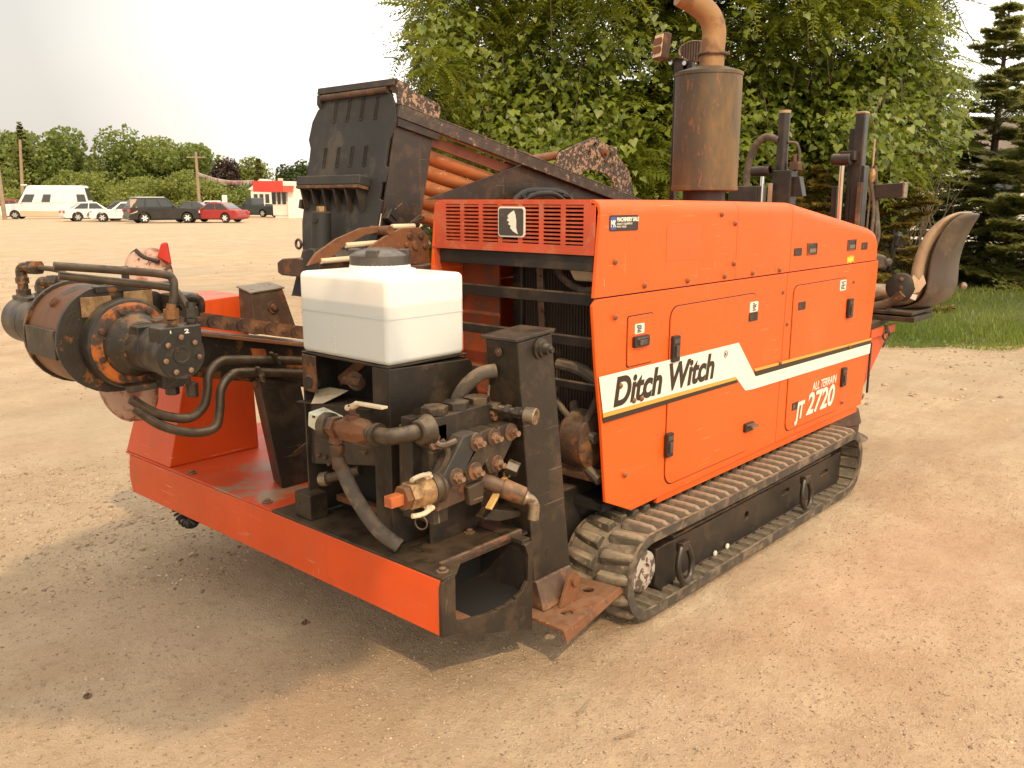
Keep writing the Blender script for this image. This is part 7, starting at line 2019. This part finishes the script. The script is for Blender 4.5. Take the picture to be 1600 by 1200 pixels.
# ------------------------------------------------------------------ vehicles at the back of the lot
def paint(name, col, rough=0.3):
    return metal_paint(name, col, rough=rough, scale=1.5, bump=0.0, var=0.04, dust=0.12)
CARP = {'white': paint('white_car_paint', (0.78, 0.76, 0.72)), 'black': paint('black_car_paint', (0.022, 0.020, 0.018), 0.25), 'red': paint('dark_red_car_paint', (0.34, 0.030, 0.025), 0.3),
        'tan': paint('tan_lower_paint', (0.55, 0.42, 0.28)), 'grey': paint('grey_car_paint', (0.10, 0.10, 0.10)), 'green': paint('dark_green_pickup_paint', (0.035, 0.045, 0.042)), 'primer': paint('exposed_primer', (0.50, 0.33, 0.20), 0.8)}
M_TAIL = flat('red_tail_lamp', (0.55, 0.03, 0.02), 0.3)
M_HEAD = flat('clear_headlamp', (0.75, 0.72, 0.66), 0.2)
def car(label, px, d, head, L, W, H, kind, col, cat='car', name='parked_car', group='vehicles parked at the back of the lot', two=None, base_z=0.0, wheels=True, rimmat=None):
    """local x = forward, y = left; built in place, heading measured from the right of the view"""
    loc = out(px2s(px, d), d, base_z)
    fx = VR * math.cos(head) + VF * math.sin(head)
    fy = Vector((-fx.y, fx.x, 0))
    t = thing(name, label, cat, loc, group=group)
    def W3(p): return loc + fx * p[0] + fy * p[1] + Vector((0, 0, p[2]))
    def side_prism(poly, y0, y1, inset=None):
        mb = MB(); n = len(poly)
        vs = []
        for y in (y0, y1):
            for (x, z) in poly:
                vs.append(W3((x, y, z)))
        return mb.add(vs, [tuple(range(n))[::-1], tuple(range(n, 2 * n))] + [(i, (i + 1) % n, n + (i + 1) % n, n + i) for i in range(n)])
    hL, hW = L / 2, W / 2
    wr = 0.34 if kind != 'sedan' else 0.32
    wx_f, wx_r = hL * 0.62, -hL * 0.60
    if kind == 'van': wx_f, wx_r = hL * 0.68, -hL * 0.46
    if kind == 'pickup': wx_f, wx_r = hL * 0.64, -hL * 0.52
    belt_z = {'sedan': 0.62, 'suv': 0.60, 'van': 0.46, 'pickup': 0.60}[kind] * H
    hood_z = {'sedan': 0.56, 'suv': 0.58, 'van': 0.44, 'pickup': 0.60}[kind] * H
    tail_z = {'sedan': 0.62, 'suv': 0.62, 'van': 0.46, 'pickup': 0.58}[kind] * H
    def arch(cx):
        return [(cx + (wr + 0.07) * math.cos(math.radians(a)), max(0.24, wr + (wr + 0.07) * math.sin(math.radians(a)))) for a in range(-10, 191, 25)]
    fr_arch = arch(wx_f); rr_arch = arch(wx_r)
    cowl_x = {'sedan': hL * 0.36, 'suv': hL * 0.38, 'van': hL * 0.62, 'pickup': hL * 0.34}[kind]
    poly = [(-hL, 0.34), (-hL + 0.02, tail_z * 0.8), (-hL + 0.06, tail_z), (cowl_x, belt_z), (hL - 0.25, hood_z), (hL - 0.04, hood_z * 0.84), (hL, 0.36), (hL - 0.06, 0.24)] + fr_arch + rr_arch + [(-hL + 0.08, 0.24)]
    body = part('body', side_prism(poly, -hW, hW), CARP[col], t, 0.05, seg=3)
    if two:
        part('lower_panel', side_prism([(wx_r + wr + 0.1, 0.22), (wx_f - wr - 0.1, 0.22), (wx_f - wr - 0.1, belt_z * 0.55), (wx_r + wr + 0.1, belt_z * 0.50)], -hW - 0.008, -hW + 0.05), CARP[two], t)
        part('lower_panel', side_prism([(wx_r + wr + 0.1, 0.22), (wx_f - wr - 0.1, 0.22), (wx_f - wr - 0.1, belt_z * 0.55), (wx_r + wr + 0.1, belt_z * 0.50)], hW - 0.05, hW + 0.008), CARP[two], t)
    # cabin
    if kind == 'sedan': cb = (-hL * 0.80, -hL * 0.42, hL * 0.02, cowl_x)
    elif kind == 'suv': cb = (-hL * 0.98, -hL * 0.78, hL * 0.06, cowl_x)
    elif kind == 'van': cb = (-hL * 0.99, -hL * 0.90, hL * 0.36, cowl_x)
    else: cb = (-hL * 0.12, -hL * 0.06, hL * 0.10, cowl_x)
    tw = hW - (0.16 if kind != 'van' else 0.10)
    bz = belt_z - 0.03
    top = H
    def cab(y0f, expand):
        x0, x1, x2, x3 = cb
        b_ = [W3((x0, -hW + 0.03 - expand, bz)), W3((x3, -hW + 0.03 - expand, bz)), W3((x3, hW - 0.03 + expand, bz)), W3((x0, hW - 0.03 + expand, bz))]
        t_ = [W3((x1, -tw - expand, top)), W3((x2, -tw - expand, top)), W3((x2, tw + expand, top)), W3((x1, tw + expand, top))]
        return MB().hull8(b_ + t_)
    cabin = part('cabin', cab(0, 0), CARP[col], t, 0.20 if kind == 'van' else 0.07, seg=4)
    x0, x1, x2, x3 = cb
    def on_side(x, f, sgn, off=0.012):     # f height fraction between belt and roof
        return W3((x, sgn * ((hW - 0.03) * (1 - f) + tw * f + off), bz + (top - bz) * f))
    def lin(a, b, f): return a * (1 - f) + b * f
    f0, f1 = 0.14, 0.84
    if kind == 'van': f0, f1 = 0.10, 0.52
    wins = {'sedan': [(0.04, 0.44), (0.48, 0.90)], 'suv': [(0.05, 0.28), (0.32, 0.62), (0.66, 0.93)], 'van': [(0.03, 0.16), (0.55, 0.67), (0.80, 0.95)], 'pickup': [(0.15, 0.88)]}[kind]
    for sgn in (-1, 1):
        for a_, b_ in wins:
            def xx(u, f): return lin(lin(x0, x3, u), lin(x1, x2, u), f)
            q = [on_side(xx(a_, f0), f0, sgn), on_side(xx(b_, f0), f0, sgn), on_side(xx(b_, f1), f1, sgn), on_side(xx(a_, f1), f1, sgn)]
            q2 = [p_ + fy * (-sgn * 0.03) for p_ in q]
            part('side_window', MB().hull8(q + q2), M_GLASS, t)
    def across(xb, xt, f0_, f1_, off):
        q = []
        for f, sg in ((f0_, -1), (f0_, 1), (f1_, 1), (f1_, -1)):
            wv = ((hW - 0.03) * (1 - f) + tw * f) - 0.08
            q.append(W3((lin(xb, xt, f) + off, sg * wv, bz + (top - bz) * f)))
        q2 = [p_ - fx * (0.03 if off > 0 else -0.03) for p_ in q]
        return MB().hull8(q + q2)
    part('windscreen', across(x3, x2, 0.10, 0.88 if kind != 'van' else 0.60, 0.02), M_GLASS, t)
    part('rear_window', across(x0, x1, 0.20, 0.86, -0.02), M_GLASS, t)
    if kind == 'pickup':
        part('bed_wall', MB().hull8([W3((-hL + 0.02, -hW + 0.01, tail_z)), W3((cb[0] - 0.05, -hW + 0.01, tail_z)), W3((cb[0] - 0.05, -hW + 0.09, tail_z)), W3((-hL + 0.02, -hW + 0.09, tail_z)),
                                     W3((-hL + 0.02, -hW + 0.01, tail_z + 0.16)), W3((cb[0] - 0.05, -hW + 0.01, tail_z + 0.16)), W3((cb[0] - 0.05, -hW + 0.09, tail_z + 0.16)), W3((-hL + 0.02, -hW + 0.09, tail_z + 0.16))]), CARP[col], t)
        part('tailgate', MB().hull8([W3((-hL - 0.02, -hW + 0.05, 0.55)), W3((-hL + 0.05, -hW + 0.05, 0.55)), W3((-hL + 0.05, hW - 0.05, 0.55)), W3((-hL - 0.02, hW - 0.05, 0.55)),
                                     W3((-hL - 0.02, -hW + 0.05, tail_z + 0.16)), W3((-hL + 0.05, -hW + 0.05, tail_z + 0.16)), W3((-hL + 0.05, hW - 0.05, tail_z + 0.16)), W3((-hL - 0.02, hW - 0.05, tail_z + 0.16))]), CARP[col], t, 0.02)
    for sgn in (-1, 1):
        y = sgn * (hW - 0.14)
        for x, z, m, nm in ((-hL - 0.01, tail_z * 0.80, M_TAIL, 'tail_lamp'), (hL - 0.03, hood_z * 0.74, M_HEAD, 'headlamp')):
            part(nm, MB().obox(W3((x, y, z)), fx * 0.05, fy * 0.16, (0, 0, 0.085)), m, t, 0.02)
    part('bumper', MB().obox(W3((hL - 0.02, 0, 0.40)), fx * 0.08, fy * (hW - 0.02), (0, 0, 0.09)), CARP['grey'] if kind in ('van', 'pickup') else CARP[col], t, 0.03)
    part('bumper', MB().obox(W3((-hL + 0.02, 0, 0.44)), fx * 0.08, fy * (hW - 0.02), (0, 0, 0.10)), M_STEEL if kind in ('pickup',) else CARP[col], t, 0.03)
    part('grille', MB().obox(W3((hL - 0.025, 0, hood_z * 0.70)), fx * 0.03, fy * hW * 0.5, (0, 0, 0.10)), M_ROD, t)
    for sgn in (-1, 1):
        part('door_mirror', MB().obox(W3((cowl_x - 0.35, sgn * (hW + 0.09), belt_z + 0.08)), fx * 0.05, fy * 0.09, (0, 0, 0.07)), CARP[col], t, 0.02)
    part('underbody', MB().obox(W3((0, 0, 0.30)), fx * (hL - 0.25), fy * (hW - 0.25), (0, 0, 0.10)), M_ROD, t)
    for x in (wx_f, wx_r):
        for sgn in (-1, 1):
            c = W3((x, sgn * (hW - 0.12), wr))
            wv = part('wheel', MB().lathe(c - fy * 0.11, fy, [(0, wr * 0.85), (0.015, wr), (0.205, wr), (0.22, wr * 0.85)], 24), M_TYRE, t)
            oc = c + fy * sgn * 0.112
            rm = MB().lathe(oc - fy * sgn * 0.01, fy * sgn, [(0, wr * 0.66), (0.012, wr * 0.66), (0.006, wr * 0.58), (0.0, wr * 0.2), (0.018, wr * 0.16)], 20)
            part('rim', rm, M_ROD, wv)
            spk = MB()
            for k in range(6):
                a = 2 * math.pi * k / 6
                dr = fx * math.cos(a) + Vector((0, 0, math.sin(a)))
                spk.bar(oc + fy * sgn * 0.012 + dr * wr * 0.08, oc + fy * sgn * 0.012 + dr * wr * 0.62, 0.03, wr * 0.24, fy.cross(dr))
            part('spokes', spk, rimmat or M_RIM, wv)
    return t, W3
R = math.radians
van, VW = car('white high-roof van with tan lower sides parked facing left', 74, 76, R(180 + 14), 6.9, 2.1, 2.75, 'van', 'white', 'van', 'parked_van', two='tan')
part('roof_vent', MB().obox(VW((1.7, 0, 2.79)), Vector((0.2, 0, 0)), Vector((0, 0.2, 0)), (0, 0, 0.05)), CARP['white'], van, 0.02)
car('white sedan with its tail to the left parked beside the van', 146, 68, R(36), 4.5, 1.8, 1.42, 'sedan', 'white')
wk, WW = car('wrecked white car with a smashed bonnet facing left behind the black crossover', 190, 66, R(200), 4.3, 1.8, 1.42, 'sedan', 'white')
for i in range(8):
    part('crumpled_panel', MB().obox(WW((2.05 + 0.1 * (i % 3), -0.7 + 0.2 * i, 0.45 + 0.07 * (i % 4))), Vector((0.16, 0.05 * (i % 3), 0.06)), Vector((0.03, 0.10, 0.04)), (0.05, 0.0, 0.05)), M_LID if i % 2 else CARP['primer'], wk)
sv, SW = car('black crossover with damaged rear quarter and silver wheels', 251, 63, R(37), 4.7, 1.85, 1.74, 'suv', 'black', rimmat=M_WHITE)
part('stripped_quarter', MB().hull8([SW((-2.32, -0.93, 0.62)), SW((-1.85, -0.945, 0.75)), SW((-1.85, -0.90, 0.75)), SW((-2.32, -0.88, 0.62)), SW((-2.22, -0.80, 1.60)), SW((-1.80, -0.80, 1.62)), SW((-1.80, -0.74, 1.62)), SW((-2.22, -0.74, 1.60))]), CARP['primer'], sv)
part('roof_panel', MB().hull8([SW((-1.9, -0.70, 1.742)), SW((0.1, -0.70, 1.742)), SW((0.1, 0.70, 1.742)), SW((-1.9, 0.70, 1.742)), SW((-1.8, -0.66, 1.775)), SW((0.0, -0.66, 1.775)), SW((0.0, 0.66, 1.775)), SW((-1.8, 0.66, 1.775))]), CARP['white'], sv, label='bright roof panel')
car('dark red sedan with silver wheels facing left', 334, 64.5, R(180 - 14), 4.45, 1.78, 1.40, 'sedan', 'red', rimmat=M_WHITE)
car('dark green pickup truck facing away with its tailgate towards the kiosk', 399, 84, R(180 - 22), 5.6, 1.95, 1.75, 'pickup', 'green', 'pickup', 'parked_pickup')
car('black car whose roof shows between the black crossover and the red sedan', 292, 74, R(186), 4.5, 1.8, 1.45, 'sedan', 'black')
car('dark car whose roof shows above the white sedan', 184, 82, R(186), 4.6, 1.8, 1.48, 'sedan', 'grey')
car('reddish car cut off by the left edge beside the white van', -2, 92, R(188), 4.6, 1.8, 1.60, 'suv', 'red')
car('silver car partly hidden behind the red sedan roof', 324, 84, R(184), 4.5, 1.8, 1.50, 'sedan', 'white')

# ------------------------------------------------------------------ unseen tree added outside the left edge to shade the machine's near end
sh = thing('added_shade_tree', 'unseen leafy tree added outside the left edge to shade the near end of the machine', 'tree', (-3.2, 1.2, 0))
cl = Vector((1.70, 3.34, 0)) + Vector((SUN.x, SUN.y, SUN.z)) / SUN.z * 5.4
wd = MB().tube([(-3.2, 1.2, 0), (-3.1, 1.0, 2.4), (-2.6, 0.0, 4.4), tuple(cl)], 0.12, 12, 6, [0.20, 0.16, 0.11, 0.05])
wd.tube([(-3.1, 1.0, 2.4), (-3.6, 1.4, 4.2), (-3.9, 1.9, 6.0)], 0.1, 10, 5, [0.14, 0.09, 0.04])
part('trunk', wd, M_BARK, sh)
r = np.random.default_rng(91)
n = 15000
q = r.normal(size=(n, 3)); q /= np.linalg.norm(q, axis=1)[:, None]; q *= (r.random(n) ** 0.4)[:, None]
Pc = q * np.array([0.86, 0.86, 0.55]) * (1 + 0.10 * np.sin(q[:, :1] * 7) * np.cos(q[:, 1:2] * 6)) + np.array(cl)
V, Fc = quad_leaves(Pc, 0.055, r, 0.7)
np_obj('crown', V, Fc, M_LF['green'], sh, tint=r.random(n))
n = 9000
q = r.normal(size=(n, 3)); q /= np.linalg.norm(q, axis=1)[:, None]; q *= (r.random(n) ** 0.4)[:, None]
V, Fc = quad_leaves(q * np.array([1.0, 1.0, 0.9]) + np.array([-4.2, 2.2, 6.2]), 0.09, r, 0.7)
np_obj('crown', V, Fc, M_LF['green'], sh, tint=r.random(n))
